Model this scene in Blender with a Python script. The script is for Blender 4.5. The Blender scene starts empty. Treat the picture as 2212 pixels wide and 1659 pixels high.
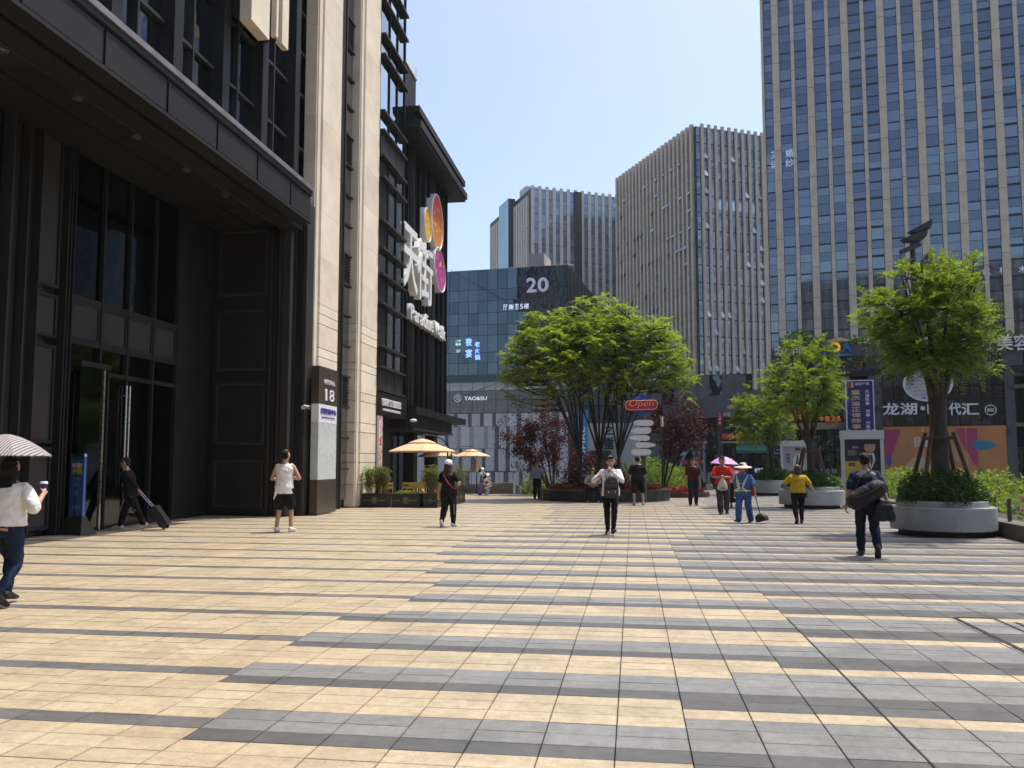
import bpy, math, random
import numpy as np
from mathutils import Vector, Matrix

random.seed(7)
RNG = np.random.default_rng(7)
SC = bpy.context.scene
COL = SC.collection
PI = math.pi

# ------------------------------------------------------------------ camera
CAM_H, F_PX, PITCH, YAW = 1.55, 1820.0, math.radians(4.7), math.radians(8.165)
SHIFT = 0.00989
cam_d = bpy.data.cameras.new('camera')
cam_d.sensor_width = 36.0
cam_d.lens = 36.0 * F_PX / 2212.0
cam_d.shift_y = SHIFT
cam_d.clip_start = 0.05
cam_d.clip_end = 6000.0
cam = bpy.data.objects.new('camera', cam_d)
cam.location = (0, 0, CAM_H)
cam.rotation_euler = (PI / 2 + PITCH, 0, YAW)
COL.objects.link(cam)
SC.camera = cam

# ------------------------------------------------------------------ sky and sun
SUN = Vector((0.47, 0.40, 1.7)).normalized()          # towards the sun
SUN_EL = math.asin(SUN.z)
SUN_AZ = math.atan2(SUN.x, SUN.y)
world = bpy.data.worlds.new('World')
SC.world = world
world.use_nodes = True
wn = world.node_tree
for n in list(wn.nodes):
    wn.nodes.remove(n)
w_out = wn.nodes.new('ShaderNodeOutputWorld')
w_bg = wn.nodes.new('ShaderNodeBackground')
w_sky = wn.nodes.new('ShaderNodeTexSky')
w_sky.sky_type = 'NISHITA'
w_sky.sun_disc = False
w_sky.sun_elevation = SUN_EL
w_sky.sun_rotation = SUN_AZ
w_sky.altitude = 250.0
w_sky.air_density = 1.0
w_sky.dust_density = 4.0
w_sky.ozone_density = 1.0
w_bg.inputs['Strength'].default_value = 0.15
wn.links.new(w_sky.outputs[0], w_bg.inputs[0])
wn.links.new(w_bg.outputs[0], w_out.inputs[0])

sun_d = bpy.data.lights.new('sun', 'SUN')
sun_d.energy = 2.8
sun_d.angle = math.radians(0.53)
sun_d.color = (1.0, 0.955, 0.88)
sun = bpy.data.objects.new('sun', sun_d)
sun.rotation_euler = (-SUN).to_track_quat('-Z', 'Y').to_euler()
sun.location = (20, 10, 60)
COL.objects.link(sun)

SC.view_settings.view_transform = 'Standard'
SC.view_settings.look = 'None'
SC.view_settings.exposure = 0.72
SC.view_settings.gamma = 1.0
SC.view_settings.use_curve_mapping = False
SC.render.engine = 'CYCLES'
SC.cycles.max_bounces = 6
SC.cycles.diffuse_bounces = 3
SC.cycles.glossy_bounces = 3
SC.cycles.transmission_bounces = 5
SC.cycles.transparent_max_bounces = 8
SC.cycles.caustics_reflective = False
SC.cycles.caustics_refractive = False
SC.cycles.use_denoising = True

# ------------------------------------------------------------------ geometry helpers
_F = Vector((-math.sin(YAW) * math.cos(PITCH), math.cos(YAW) * math.cos(PITCH), math.sin(PITCH)))
_R = Vector((math.cos(YAW), math.sin(YAW), 0))
_U = _R.cross(_F)

def at(u, v, d):
    """A point of the place: bearing and height read off the photograph (2212 px wide), at d metres' depth."""
    return Vector((0, 0, CAM_H)) + (_F + _R * ((u - 1106) / F_PX) - _U * ((v - 829.5 - SHIFT * 2212) / F_PX)) * d

def link(o, parent=None):
    COL.objects.link(o)
    if parent is not None:
        o.parent = parent
    return o

class MB:
    """Collects faces and builds ONE mesh object."""
    def __init__(s):
        s.v = []; s.f = []; s.m = []
    def face(s, pts, mi=0):
        b = len(s.v); s.v.extend([tuple(p) for p in pts]); s.f.append(tuple(range(b, b + len(pts)))); s.m.append(mi)
    def box(s, x0, x1, y0, y1, z0, z1, mi=0):
        b = len(s.v)
        s.v.extend([(x0, y0, z0), (x1, y0, z0), (x1, y1, z0), (x0, y1, z0), (x0, y0, z1), (x1, y0, z1), (x1, y1, z1), (x0, y1, z1)])
        for q in ((0, 3, 2, 1), (4, 5, 6, 7), (0, 1, 5, 4), (1, 2, 6, 5), (2, 3, 7, 6), (3, 0, 4, 7)):
            s.f.append(tuple(b + i for i in q)); s.m.append(mi)
        return s
    def prism(s, poly, z0, z1, mi=0):
        """poly in x, y (counter-clockwise), extruded in z."""
        b = len(s.v); n = len(poly)
        s.v.extend([(p[0], p[1], z0) for p in poly] + [(p[0], p[1], z1) for p in poly])
        s.f.append(tuple(b + i for i in reversed(range(n)))); s.m.append(mi)
        s.f.append(tuple(b + n + i for i in range(n))); s.m.append(mi)
        for i in range(n):
            j = (i + 1) % n
            s.f.append((b + i, b + j, b + n + j, b + n + i)); s.m.append(mi)
        return s
    def slab(s, poly, y0, y1, mi=0):
        """poly in x, z, extruded in y (front at y0)."""
        b = len(s.v); n = len(poly)
        s.v.extend([(p[0], y0, p[1]) for p in poly] + [(p[0], y1, p[1]) for p in poly])
        s.f.append(tuple(b + i for i in range(n))); s.m.append(mi)
        s.f.append(tuple(b + n + i for i in reversed(range(n)))); s.m.append(mi)
        for i in range(n):
            j = (i + 1) % n
            s.f.append((b + j, b + i, b + n + i, b + n + j)); s.m.append(mi)
        return s
    def rings(s, rings, mi=0, cap=True, close=True):
        b = len(s.v); n = len(rings[0])
        for r in rings:
            s.v.extend([tuple(p) for p in r])
        for k in range(len(rings) - 1):
            for i in range(n if close else n - 1):
                j = (i + 1) % n
                s.f.append((b + k * n + i, b + k * n + j, b + (k + 1) * n + j, b + (k + 1) * n + i)); s.m.append(mi)
        if cap:
            s.f.append(tuple(b + i for i in reversed(range(n)))); s.m.append(mi)
            e = b + (len(rings) - 1) * n
            s.f.append(tuple(e + i for i in range(n))); s.m.append(mi)
        return s
    def tube(s, pts, radii, n=8, mi=0, flat=1.0):
        pts = [Vector(p) for p in pts]
        if not hasattr(radii, '__len__'):
            radii = [radii] * len(pts)
        rings = []
        up = None
        for i, p in enumerate(pts):
            a = pts[max(i - 1, 0)]; c = pts[min(i + 1, len(pts) - 1)]
            t = (c - a).normalized()
            if up is None:
                up = Vector((0, 0, 1)) if abs(t.z) < 0.9 else Vector((1, 0, 0))
            x = t.cross(up)
            if x.length < 1e-4:
                x = t.orthogonal()
            x.normalize(); y = x.cross(t).normalized(); up = y
            rings.append([p + (x * math.cos(k * 2 * PI / n) + y * math.sin(k * 2 * PI / n) * flat) * radii[i] for k in range(n)])
        return s.rings([list(reversed(r)) for r in rings], mi)
    def lathe(s, prof, n=32, cx=0, cy=0, mi=0, cap=True):
        """prof: (r, z) from bottom to top."""
        return s.rings([[(cx + r * math.cos(k * 2 * PI / n), cy + r * math.sin(k * 2 * PI / n), z) for k in range(n)] for r, z in prof], mi, cap)
    def ball(s, c, rx, ry=None, rz=None, n=14, m=9, mi=0):
        ry = ry or rx; rz = rz or rx
        prof = []
        for k in range(m):
            a = -PI / 2 + PI * (k + 0.5) / m
            prof.append([(c[0] + rx * math.cos(a) * math.cos(i * 2 * PI / n), c[1] + ry * math.cos(a) * math.sin(i * 2 * PI / n), c[2] + rz * math.sin(a)) for i in range(n)])
        return s.rings(prof, mi)
    def mesh(s, name, mats, smooth=False):
        me = bpy.data.meshes.new(name)
        me.from_pydata(s.v, [], s.f)
        if mats is not None:
            for m in (mats if isinstance(mats, (list, tuple)) else [mats]):
                me.materials.append(m)
            if any(s.m):
                me.polygons.foreach_set('material_index', s.m)
        if smooth:
            me.polygons.foreach_set('use_smooth', [True] * len(me.polygons))
        me.update()
        return me
    def build(s, name, mats, parent=None, smooth=False, loc=None, rz=0):
        o = bpy.data.objects.new(name, s.mesh(name, mats, smooth))
        if loc is not None:
            o.location = loc
        if rz:
            o.rotation_euler = (0, 0, rz)
        return link(o, parent)

def box(name, mat, x0, x1, y0, y1, z0, z1, parent=None):
    return MB().box(x0, x1, y0, y1, z0, z1).build(name, mat, parent)

def np_mesh(name, verts, faces, mats, mat_idx=None, smooth=False):
    """verts (N,3), faces (M,4) arrays."""
    me = bpy.data.meshes.new(name)
    verts = np.asarray(verts, dtype=np.float32); faces = np.asarray(faces, dtype=np.int32)
    k = faces.shape[1]
    me.vertices.add(len(verts)); me.vertices.foreach_set('co', verts.ravel())
    me.loops.add(faces.size); me.loops.foreach_set('vertex_index', faces.ravel())
    me.polygons.add(len(faces))
    me.polygons.foreach_set('loop_start', np.arange(0, faces.size, k, dtype=np.int32))
    me.polygons.foreach_set('loop_total', np.full(len(faces), k, dtype=np.int32))
    for m in (mats if isinstance(mats, (list, tuple)) else [mats]):
        me.materials.append(m)
    if mat_idx is not None:
        me.polygons.foreach_set('material_index', np.asarray(mat_idx, dtype=np.int32))
    me.polygons.foreach_set('use_smooth', np.full(len(faces), bool(smooth)))
    me.update(calc_edges=True)
    return me

def tag(o, label, cat, group=None, kind=None):
    o['label'] = label; o['category'] = cat
    if group: o['group'] = group
    if kind: o['kind'] = kind
    return o

def empty(name, loc=(0, 0, 0), rz=0, label=None, cat=None, group=None):
    o = bpy.data.objects.new(name, None)
    o.empty_display_size = 0.2
    o.location = loc; o.rotation_euler = (0, 0, rz)
    link(o)
    if label: tag(o, label, cat, group)
    return o

def copy_tree(o, parent=None, loc=None, rz=None):
    c = o.copy(); COL.objects.link(c)
    c.parent = parent
    if loc is not None: c.location = loc
    if rz is not None: c.rotation_euler = (0, 0, rz)
    for ch in list(o.children):
        copy_tree(ch, c)
    return c

def text_mesh(body, w=None, h=None, depth=0.02, bold=0.0, shear=0.0):
    """Lettering standing in x, z (front towards -y), left-bottom at the origin, fitted to w by h."""
    cu = bpy.data.curves.new('lettering', 'FONT')
    cu.body = body; cu.size = 1.0; cu.extrude = 0.05; cu.offset = bold; cu.resolution_u = 3; cu.shear = shear
    cu.space_line = 1.0
    to = bpy.data.objects.new('lettering_tmp', cu)
    me = bpy.data.meshes.new_from_object(to)
    bpy.data.objects.remove(to); bpy.data.curves.remove(cu)
    n = len(me.vertices)
    co = np.zeros(n * 3, dtype=np.float32); me.vertices.foreach_get('co', co); co = co.reshape(-1, 3)
    mn = co.min(0); mx = co.max(0)
    sx = (w / (mx[0] - mn[0])) if w else None
    sy = (h / (mx[1] - mn[1])) if h else sx
    if sx is None: sx = sy
    out = np.empty_like(co)
    out[:, 0] = (co[:, 0] - mn[0]) * sx
    out[:, 2] = (co[:, 1] - mn[1]) * sy
    out[:, 1] = -(co[:, 2] + 0.05) / 0.10 * depth
    me.vertices.foreach_set('co', out.ravel()); me.update()
    return me

def text(body, mat, parent, x, y, z, w=None, h=None, depth=0.02, bold=0.0, name='lettering', face='-y', shear=0.0):
    """face '-y': reads along +x; face '+x': reads along +y (on a wall that looks towards +x)."""
    me = text_mesh(body, w, h, depth, bold, shear)
    me.materials.clear(); me.materials.append(mat)
    o = bpy.data.objects.new(name, me)
    o.location = (x, y, z)
    if face == '+x':
        o.rotation_euler = (0, 0, PI / 2)
    return link(o, parent)

# ------------------------------------------------------------------ materials
MATS = {}
def _nt(name):
    m = bpy.data.materials.new(name); m.use_nodes = True
    t = m.node_tree
    for n in list(t.nodes): t.nodes.remove(n)
    out = t.nodes.new('ShaderNodeOutputMaterial')
    p = t.nodes.new('ShaderNodeBsdfPrincipled')
    t.links.new(p.outputs[0], out.inputs[0])
    MATS[name] = m
    return m, t, p, out

def _mixrgb(t, a, b, fac_socket, blend='MIX', fac=1.0):
    n = t.nodes.new('ShaderNodeMix'); n.data_type = 'RGBA'; n.blend_type = blend
    for sock, val in ((n.inputs[6], a), (n.inputs[7], b)):
        if hasattr(val, 'is_linked') or hasattr(val, 'links'):
            t.links.new(val, sock)
        else:
            sock.default_value = (*val, 1.0)
    if fac_socket is not None: t.links.new(fac_socket, n.inputs[0])
    else: n.inputs[0].default_value = fac
    return n.outputs[2]

def _noise(t, scale, detail=4, rough=0.55, coord='Object', sx=1, sy=1, sz=1):
    tc = t.nodes.new('ShaderNodeTexCoord'); mp = t.nodes.new('ShaderNodeMapping')
    mp.inputs['Scale'].default_value = (sx, sy, sz)
    nz = t.nodes.new('ShaderNodeTexNoise')
    nz.inputs['Scale'].default_value = scale; nz.inputs['Detail'].default_value = detail; nz.inputs['Roughness'].default_value = rough
    if coord == 'World':
        g = t.nodes.new('ShaderNodeNewGeometry'); t.links.new(g.outputs['Position'], mp.inputs[0])
    else:
        t.links.new(tc.outputs[coord], mp.inputs[0])
    t.links.new(mp.outputs[0], nz.inputs['Vector'])
    return nz.outputs['Fac']

def _ramp(t, fac, lo, hi, a=0.0, b=1.0):
    r = t.nodes.new('ShaderNodeMapRange')
    r.inputs['From Min'].default_value = lo; r.inputs['From Max'].default_value = hi
    r.inputs['To Min'].default_value = a; r.inputs['To Max'].default_value = b
    t.links.new(fac, r.inputs['Value'])
    return r.outputs[0]

def mat(name, col, rough=0.6, metal=0.0, var=0.25, scale=6.0, bump=0.0, bscale=60.0, spec=0.4, coord='Object', sx=1, sy=1, sz=1, coat=0.0):
    """A surface of one colour with grain: value noise of strength var, optional fine relief."""
    if name in MATS: return MATS[name]
    m, t, p, out = _nt(name)
    f = _noise(t, scale, 6, 0.6, coord, sx, sy, sz)
    f = _ramp(t, f, 0.3, 0.7)
    lo = tuple(c * (1 - var) for c in col); hi = tuple(min(1, c * (1 + var)) for c in col)
    t.links.new(_mixrgb(t, lo, hi, f), p.inputs['Base Color'])
    p.inputs['Roughness'].default_value = rough
    rr = _ramp(t, f, 0, 1, max(0.02, rough - 0.08), min(1, rough + 0.08)); t.links.new(rr, p.inputs['Roughness'])
    p.inputs['Metallic'].default_value = metal
    p.inputs['Specular IOR Level'].default_value = spec
    p.inputs['Coat Weight'].default_value = coat
    if bump > 0:
        b = t.nodes.new('ShaderNodeBump'); b.inputs['Strength'].default_value = bump; b.inputs['Distance'].default_value = 0.02
        t.links.new(_noise(t, bscale, 4, 0.6, coord), b.inputs['Height']); t.links.new(b.outputs[0], p.inputs['Normal'])
    return m

def glow(name, col, strength):
    if name in MATS: return MATS[name]
    m, t, p, out = _nt(name)
    p.inputs['Base Color'].default_value = (*col, 1); p.inputs['Emission Color'].default_value = (*col, 1)
    p.inputs['Emission Strength'].default_value = strength
    return m

def _rand(t):
    """a random value per object and per loose piece"""
    oi = t.nodes.new('ShaderNodeObjectInfo'); g = t.nodes.new('ShaderNodeNewGeometry')
    a = t.nodes.new('ShaderNodeMath'); a.operation = 'ADD'
    t.links.new(oi.outputs['Random'], a.inputs[0]); t.links.new(g.outputs['Random Per Island'], a.inputs[1])
    f = t.nodes.new('ShaderNodeMath'); f.operation = 'FRACT'; t.links.new(a.outputs[0], f.inputs[0])
    return f.outputs[0]

def glass_mat(name, dark, light, rough=0.04, wave=0.12, wscale=0.6, lo=0.55, hi=1.0):
    """Coated facade glass: reflects with the tint of its coating, no two panes quite alike, slightly wavy."""
    if name in MATS: return MATS[name]
    m, t, p, out = _nt(name)
    r = _ramp(t, _rand(t), lo, hi)
    t.links.new(_mixrgb(t, dark, light, r), p.inputs['Base Color'])
    p.inputs['Metallic'].default_value = 1.0
    p.inputs['Roughness'].default_value = rough
    if wave > 0:
        b = t.nodes.new('ShaderNodeBump'); b.inputs['Strength'].default_value = wave; b.inputs['Distance'].default_value = 0.1
        t.links.new(_noise(t, wscale, 2, 0.5, 'World'), b.inputs['Height']); t.links.new(b.outputs[0], p.inputs['Normal'])
    return m

def leaf_mat(name, c1, c2, trans=0.45, tcol=None):
    if name in MATS: return MATS[name]
    m, t, p, out = _nt(name)
    r = _rand(t)
    c = _mixrgb(t, c1, c2, r)
    t.links.new(c, p.inputs['Base Color'])
    p.inputs['Roughness'].default_value = 0.5; p.inputs['Specular IOR Level'].default_value = 0.25
    tr = t.nodes.new('ShaderNodeBsdfTranslucent')
    k = tcol or (1.6, 1.7, 0.7)
    t.links.new(_mixrgb(t, c, k, None, 'MULTIPLY', 1.0), tr.inputs[0])
    mx = t.nodes.new('ShaderNodeMixShader'); mx.inputs[0].default_value = trans
    t.links.new(p.outputs[0], mx.inputs[1]); t.links.new(tr.outputs[0], mx.inputs[2]); t.links.new(mx.outputs[0], out.inputs[0])
    return m

def clear_glass(name, tint=(0.9, 0.97, 0.95)):
    if name in MATS: return MATS[name]
    m, t, p, out = _nt(name)
    t.nodes.remove(p)
    tr = t.nodes.new('ShaderNodeBsdfTransparent'); tr.inputs[0].default_value = (*tint, 1)
    gl = t.nodes.new('ShaderNodeBsdfGlossy'); gl.inputs['Roughness'].default_value = 0.02
    lw = t.nodes.new('ShaderNodeLayerWeight'); lw.inputs['Blend'].default_value = 0.25
    pw = t.nodes.new('ShaderNodeMath'); pw.operation = 'POWER'; pw.inputs[1].default_value = 4.0; t.links.new(lw.outputs['Facing'], pw.inputs[0])
    fr = t.nodes.new('ShaderNodeMath'); fr.operation = 'MULTIPLY_ADD'; fr.inputs[1].default_value = 0.45; fr.inputs[2].default_value = 0.035; t.links.new(pw.outputs[0], fr.inputs[0])
    mx = t.nodes.new('ShaderNodeMixShader')
    t.links.new(fr.outputs[0], mx.inputs[0]); t.links.new(tr.outputs[0], mx.inputs[1]); t.links.new(gl.outputs[0], mx.inputs[2]); t.links.new(mx.outputs[0], out.inputs[0])
    return m
# ================================================================== the setting: ground and plaza
def slab_mat(name, col, var, stain):
    m, t, p, out = _nt(name)
    g = t.nodes.new('ShaderNodeNewGeometry')
    sp = t.nodes.new('ShaderNodeSeparateXYZ'); t.links.new(g.outputs['Position'], sp.inputs[0])
    def cell(sock, size, off):
        a = t.nodes.new('ShaderNodeMath'); a.operation = 'SUBTRACT'; t.links.new(sock, a.inputs[0]); a.inputs[1].default_value = off
        d = t.nodes.new('ShaderNodeMath'); d.operation = 'DIVIDE'; t.links.new(a.outputs[0], d.inputs[0]); d.inputs[1].default_value = size
        f = t.nodes.new('ShaderNodeMath'); f.operation = 'FLOOR'; t.links.new(d.outputs[0], f.inputs[0]); return f.outputs[0]
    cb = t.nodes.new('ShaderNodeCombineXYZ')
    t.links.new(cell(sp.outputs[0], SW, SX0), cb.inputs[0]); t.links.new(cell(sp.outputs[1], SD, SY0), cb.inputs[1])
    wn_ = t.nodes.new('ShaderNodeTexWhiteNoise'); wn_.noise_dimensions = '2D'; t.links.new(cb.outputs[0], wn_.inputs['Vector'])
    lo = tuple(c * (1 - var) for c in col); hi = tuple(c * (1 + var) for c in col)
    c = _mixrgb(t, lo, hi, wn_.outputs['Value'])
    # grain of the granite, blotches of wear, long scuffs
    gr = _ramp(t, _noise(t, 70, 5, 0.8, 'World'), 0.25, 0.75, 0.66, 1.28)
    cc = t.nodes.new('ShaderNodeCombineColor'); [t.links.new(gr, cc.inputs[i]) for i in range(3)]
    c = _mixrgb(t, c, cc.outputs[0], None, 'MULTIPLY', 1.0)
    bl = _ramp(t, _noise(t, 1.7, 8, 0.72, 'World'), 0.44, 0.72, 0.0, stain)
    c = _mixrgb(t, c, tuple(x * 0.45 for x in col), bl)
    st = _ramp(t, _noise(t, 5.0, 4, 0.6, 'World', 0.25, 1.6, 1), 0.55, 0.8, 0.0, stain * 0.7)
    c = _mixrgb(t, c, tuple(min(1, x * 1.25) for x in col), st)
    sp2 = _ramp(t, _noise(t, 19, 2, 0.5, 'World'), 0.705, 0.73, 0.0, 0.55)
    c = _mixrgb(t, c, tuple(x * 0.35 for x in col), sp2)
    fl = _ramp(t, _noise(t, 9.0, 6, 0.75, 'World', 1.0, 0.45, 1), 0.52, 0.70, 0.0, stain * 0.8)
    c = _mixrgb(t, c, tuple(x * 0.62 for x in col), fl)
    mo = _ramp(t, _noise(t, 13, 5, 0.7, 'World'), 0.32, 0.68, 0.80, 1.14)
    mc = t.nodes.new('ShaderNodeCombineColor'); [t.links.new(mo, mc.inputs[i]) for i in range(3)]
    c = _mixrgb(t, c, mc.outputs[0], None, 'MULTIPLY', 1.0)
    def edge(sock, size, off):
        a = t.nodes.new('ShaderNodeMath'); a.operation = 'SUBTRACT'; t.links.new(sock, a.inputs[0]); a.inputs[1].default_value = off
        b_ = t.nodes.new('ShaderNodeMath'); b_.operation = 'PINGPONG'; b_.inputs[1].default_value = size / 2; t.links.new(a.outputs[0], b_.inputs[0]); return b_.outputs[0]
    mn = t.nodes.new('ShaderNodeMath'); mn.operation = 'MINIMUM'; t.links.new(edge(sp.outputs[0], SW, SX0), mn.inputs[0]); t.links.new(edge(sp.outputs[1], SD, SY0), mn.inputs[1])
    ng = t.nodes.new('ShaderNodeMath'); ng.operation = 'MULTIPLY'; t.links.new(_ramp(t, mn.outputs[0], 0.0, 0.018, 1.0, 0.0), ng.inputs[0]); t.links.new(_ramp(t, _noise(t, 4, 4, 0.7, 'World'), 0.35, 0.65, 0.05, 0.55), ng.inputs[1])
    c = _mixrgb(t, c, tuple(x * 0.38 for x in col), ng.outputs[0])
    rs = _ramp(t, _noise(t, 0.55, 3, 0.6, 'World'), 0.50, 0.72, 0.0, 0.14 if col[0] > 0.3 else 0.0)
    c = _mixrgb(t, c, (0.44, 0.27, 0.13), rs)
    t.links.new(c, p.inputs['Base Color'])
    p.inputs['Specular IOR Level'].default_value = 0.5
    t.links.new(_ramp(t, _noise(t, 3, 4, 0.6, 'World'), 0.3, 0.7, 0.38, 0.58), p.inputs['Roughness'])
    b = t.nodes.new('ShaderNodeBump'); b.inputs['Strength'].default_value = 0.25; b.inputs['Distance'].default_value = 0.004
    t.links.new(_noise(t, 220, 3, 0.6, 'World'), b.inputs['Height']); t.links.new(b.outputs[0], p.inputs['Normal'])
    return m

SW, SD, SX0, SY0 = 0.405, 0.2, -0.115, 5.785
M_SLAB = [slab_mat('granite_beige', (0.46, 0.372, 0.245), 0.07, 0.6), slab_mat('granite_grey', (0.205, 0.203, 0.192), 0.10, 0.45), slab_mat('granite_dark', (0.095, 0.092, 0.088), 0.12, 0.40), slab_mat('granite_mid', (0.135, 0.13, 0.125), 0.12, 0.40)]
M_JOINT = mat('joint_mortar', (0.075, 0.068, 0.06), 0.95, scale=30, coord='Object')

court = MB()
court.face([(-1500, -1500, -5.2), (1500, -1500, -5.2), (1500, 1500, -5.2), (-1500, 1500, -5.2)])
court = court.build('ground', mat('court_paving', (0.17, 0.165, 0.155), 0.85, scale=0.4, var=0.3, coord='Object'))
tag(court, 'grey ground of the city around and below the plaza', 'ground', kind='structure')

def rail_x(y):
    return 7.62 + 0.062 * (y - 18.0)

# plan of the raised plaza
PLAZA = [(-30, -60), (rail_x(-60) + 9, -60), (rail_x(0) + 0.6, 0), (rail_x(50.5) + 0.6, 50.5), (2.5, 50.5), (1.6, 47), (-3.2, 42.5), (-11.5, 42.5), (-11.5, 60), (-30, 60)]
pb = MB(); pb.prism(PLAZA, -5.19, -0.03)
plaza = pb.build('plaza', M_JOINT)
tag(plaza, 'paved plaza of beige and grey granite slabs in wavy bands', 'plaza', kind='structure')

BL = [(3.0, -2.0), (4.5, -2.37), (5.3, -2.62), (6.0, -2.82), (7.1, -2.97), (7.6, -2.97), (8.4, -2.75), (9.5, -2.42), (10.0, -2.37), (10.8, -2.5), (12, -2.85), (13.5, -3.15), (15, -3.32), (17, -3.35), (19, -3.0), (22, -2.3), (26, -2.4), (31, -3.2), (36, -2.6), (60, -2.6)]
BR = [(3.0, -0.2), (4.5, 0.1), (5.3, 0.28), (5.8, 0.44), (6.5, 0.74), (7.0, 0.96), (7.7, 1.33), (8.2, 1.52), (9.4, 1.58), (10, 1.66), (10.6, 1.46), (11.3, 1.18), (12.6, 0.8), (14, 0.6), (15.3, 0.5), (16.3, 0.6), (17.7, 0.97), (19, 1.37), (21.2, 2.24), (24, 2.9), (28, 2.4), (33, 2.6), (40, 3.4), (60, 3.4)]
ZONES = ((0, 0, 0, 0, 3, 0), (0, 0, 0, 1, 1, 2), (2, 0, 1, 1, 1, 2))
def colour_at(x, y):
    k = int(math.floor((SY0 - y) / SD)) % 6
    xl = np.interp(y, [a for a, b in BL], [b for a, b in BL]); xr = np.interp(y, [a for a, b in BR], [b for a, b in BR])
    zn = 0 if x < xl else (1 if x < xr else 2)
    if y < 3.4: zn = 0 if x < -2.2 else (1 if x < 0 else 2)
    return ZONES[zn][k]

def inside(x, y, poly):
    c = False; n = len(poly)
    for i in range(n):
        (x0, y0), (x1, y1) = poly[i], poly[i - 1]
        if (y0 > y) != (y1 > y) and x < (x1 - x0) * (y - y0) / (y1 - y0) + x0: c = not c
    return c

def slab_boxes(cells):
    """Slabs with a bevelled rim, joined."""
    V = []; Fc = []; Mi = []
    for (x0, x1, y0, y1, z, c) in cells:
        g = 0.003; b = len(V)
        x0 += g; x1 -= g; y0 += g; y1 -= g
        V += [(x0, y0, -0.028), (x1, y0, -0.028), (x1, y1, -0.028), (x0, y1, -0.028), (x0, y0, z), (x1, y0, z), (x1, y1, z), (x0, y1, z)]
        Fc += [(b + 4, b + 5, b + 6, b + 7), (b, b + 1, b + 5, b + 4), (b + 1, b + 2, b + 6, b + 5), (b + 2, b + 3, b + 7, b + 6), (b + 3, b, b + 4, b + 7)]
        Mi += [c] * 5
    return V, Fc, Mi

SLAB_MESH = []
for c in range(4):
    sm = MB(); g = 0.003
    sm.rings([[(-SW / 2 + g, -SD / 2 + g, -0.028), (SW / 2 - g, -SD / 2 + g, -0.028), (SW / 2 - g, SD / 2 - g, -0.028), (-SW / 2 + g, SD / 2 - g, -0.028)],
              [(-SW / 2 + g, -SD / 2 + g, -0.002), (SW / 2 - g, -SD / 2 + g, -0.002), (SW / 2 - g, SD / 2 - g, -0.002), (-SW / 2 + g, SD / 2 - g, -0.002)],
              [(-SW / 2 + g + .002, -SD / 2 + g + .002, 0), (SW / 2 - g - .002, -SD / 2 + g + .002, 0), (SW / 2 - g - .002, SD / 2 - g - .002, 0), (-SW / 2 + g + .002, SD / 2 - g - .002, 0)]])
    SLAB_MESH.append(sm.mesh('paving_slab', M_SLAB[c]))
near = []; far = []
i0 = int(math.floor((-22 - SX0) / SW)); i1 = int(math.ceil((10.8 - SX0) / SW))
for j in range(int(math.floor((-1.5 - SY0) / SD)), int(math.ceil((50.4 - SY0) / SD))):
    y = SY0 + (j + 0.5) * SD
    for i in range(i0, i1):
        x = SX0 + (i + 0.5) * SW
        if y < 2 and abs(x) > 6: continue
        if not all(inside(x + a * SW / 2, y + b_ * SD / 2, PLAZA) for a in (-1, 1) for b_ in (-1, 1)): continue
        if x < -13 and y > 12: continue
        c = colour_at(x, y)
        lat = x * math.cos(YAW) + y * math.sin(YAW); dep = -x * math.sin(YAW) + y * math.cos(YAW)
        key = dep if (dep > 3.9 and abs(lat) < dep * 0.60) else 1e3
        near.append((key, x, y, c))
near.sort()
cells = []
for n_, (key, x, y, c) in enumerate(near):
    dz = random.uniform(-0.0015, 0.0015)
    if n_ < 300:
        o = bpy.data.objects.new('paving_slab', SLAB_MESH[c]); o.location = (x, y, dz); link(o, plaza)
    else:
        cells.append((x - SW / 2, x + SW / 2, y - SD / 2, y + SD / 2, dz, c))
V_, F_, I_ = slab_boxes(cells)
o = bpy.data.objects.new('far_paving', np_mesh('far_paving', V_, F_, M_SLAB, I_)); o['kind'] = 'stuff'; link(o, plaza)
for (x0, x1, y0, y1) in ((3.155, 3.205, 6.6, 9.2), (3.2, 3.58, 9.2, 9.225), (3.545, 3.57, 8.3, 9.2), (3.66, 3.70, 8.2, 9.0), (1.50, 1.513, 4.0, 8.9)):
    box('drain_slot', mat('rubber_joint', (0.012, 0.012, 0.012), 0.8), x0, x1, y0, y1, -0.01, 0.004, plaza)

# ================================================================== the dark office building with stone piers (left)
M_MET = mat('bronze_cladding', (0.016, 0.0145, 0.0135), 0.5, 0.0, var=0.25, scale=1.2, spec=0.22)
M_MET2 = mat('bronze_cladding_grey', (0.034, 0.031, 0.028), 0.5, 0.0, var=0.2, scale=1.0, spec=0.22)
M_MET3 = mat('dark_sheet', (0.009, 0.008, 0.0075), 0.5, var=0.3, scale=2.0)
M_FASC = mat('fascia_grey', (0.016, 0.0155, 0.0155), 0.6, var=0.15, scale=1.0, spec=0.2)
M_SILL = mat('light_metal_sill', (0.20, 0.195, 0.19), 0.4, 0.3, var=0.2, scale=4)
M_STONE = mat('limestone', (0.68, 0.58, 0.45), 0.8, var=0.12, scale=1.1, bump=0.15, bscale=120)
M_STONE2 = mat('limestone_pale', (0.74, 0.64, 0.50), 0.8, var=0.10, scale=1.3, bump=0.15, bscale=120)
M_GL_A = glass_mat('office_glass', (0.22, 0.27, 0.32), (0.55, 0.62, 0.67), 0.04, wave=0.10, wscale=0.8, lo=0.0, hi=1.0)
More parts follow.
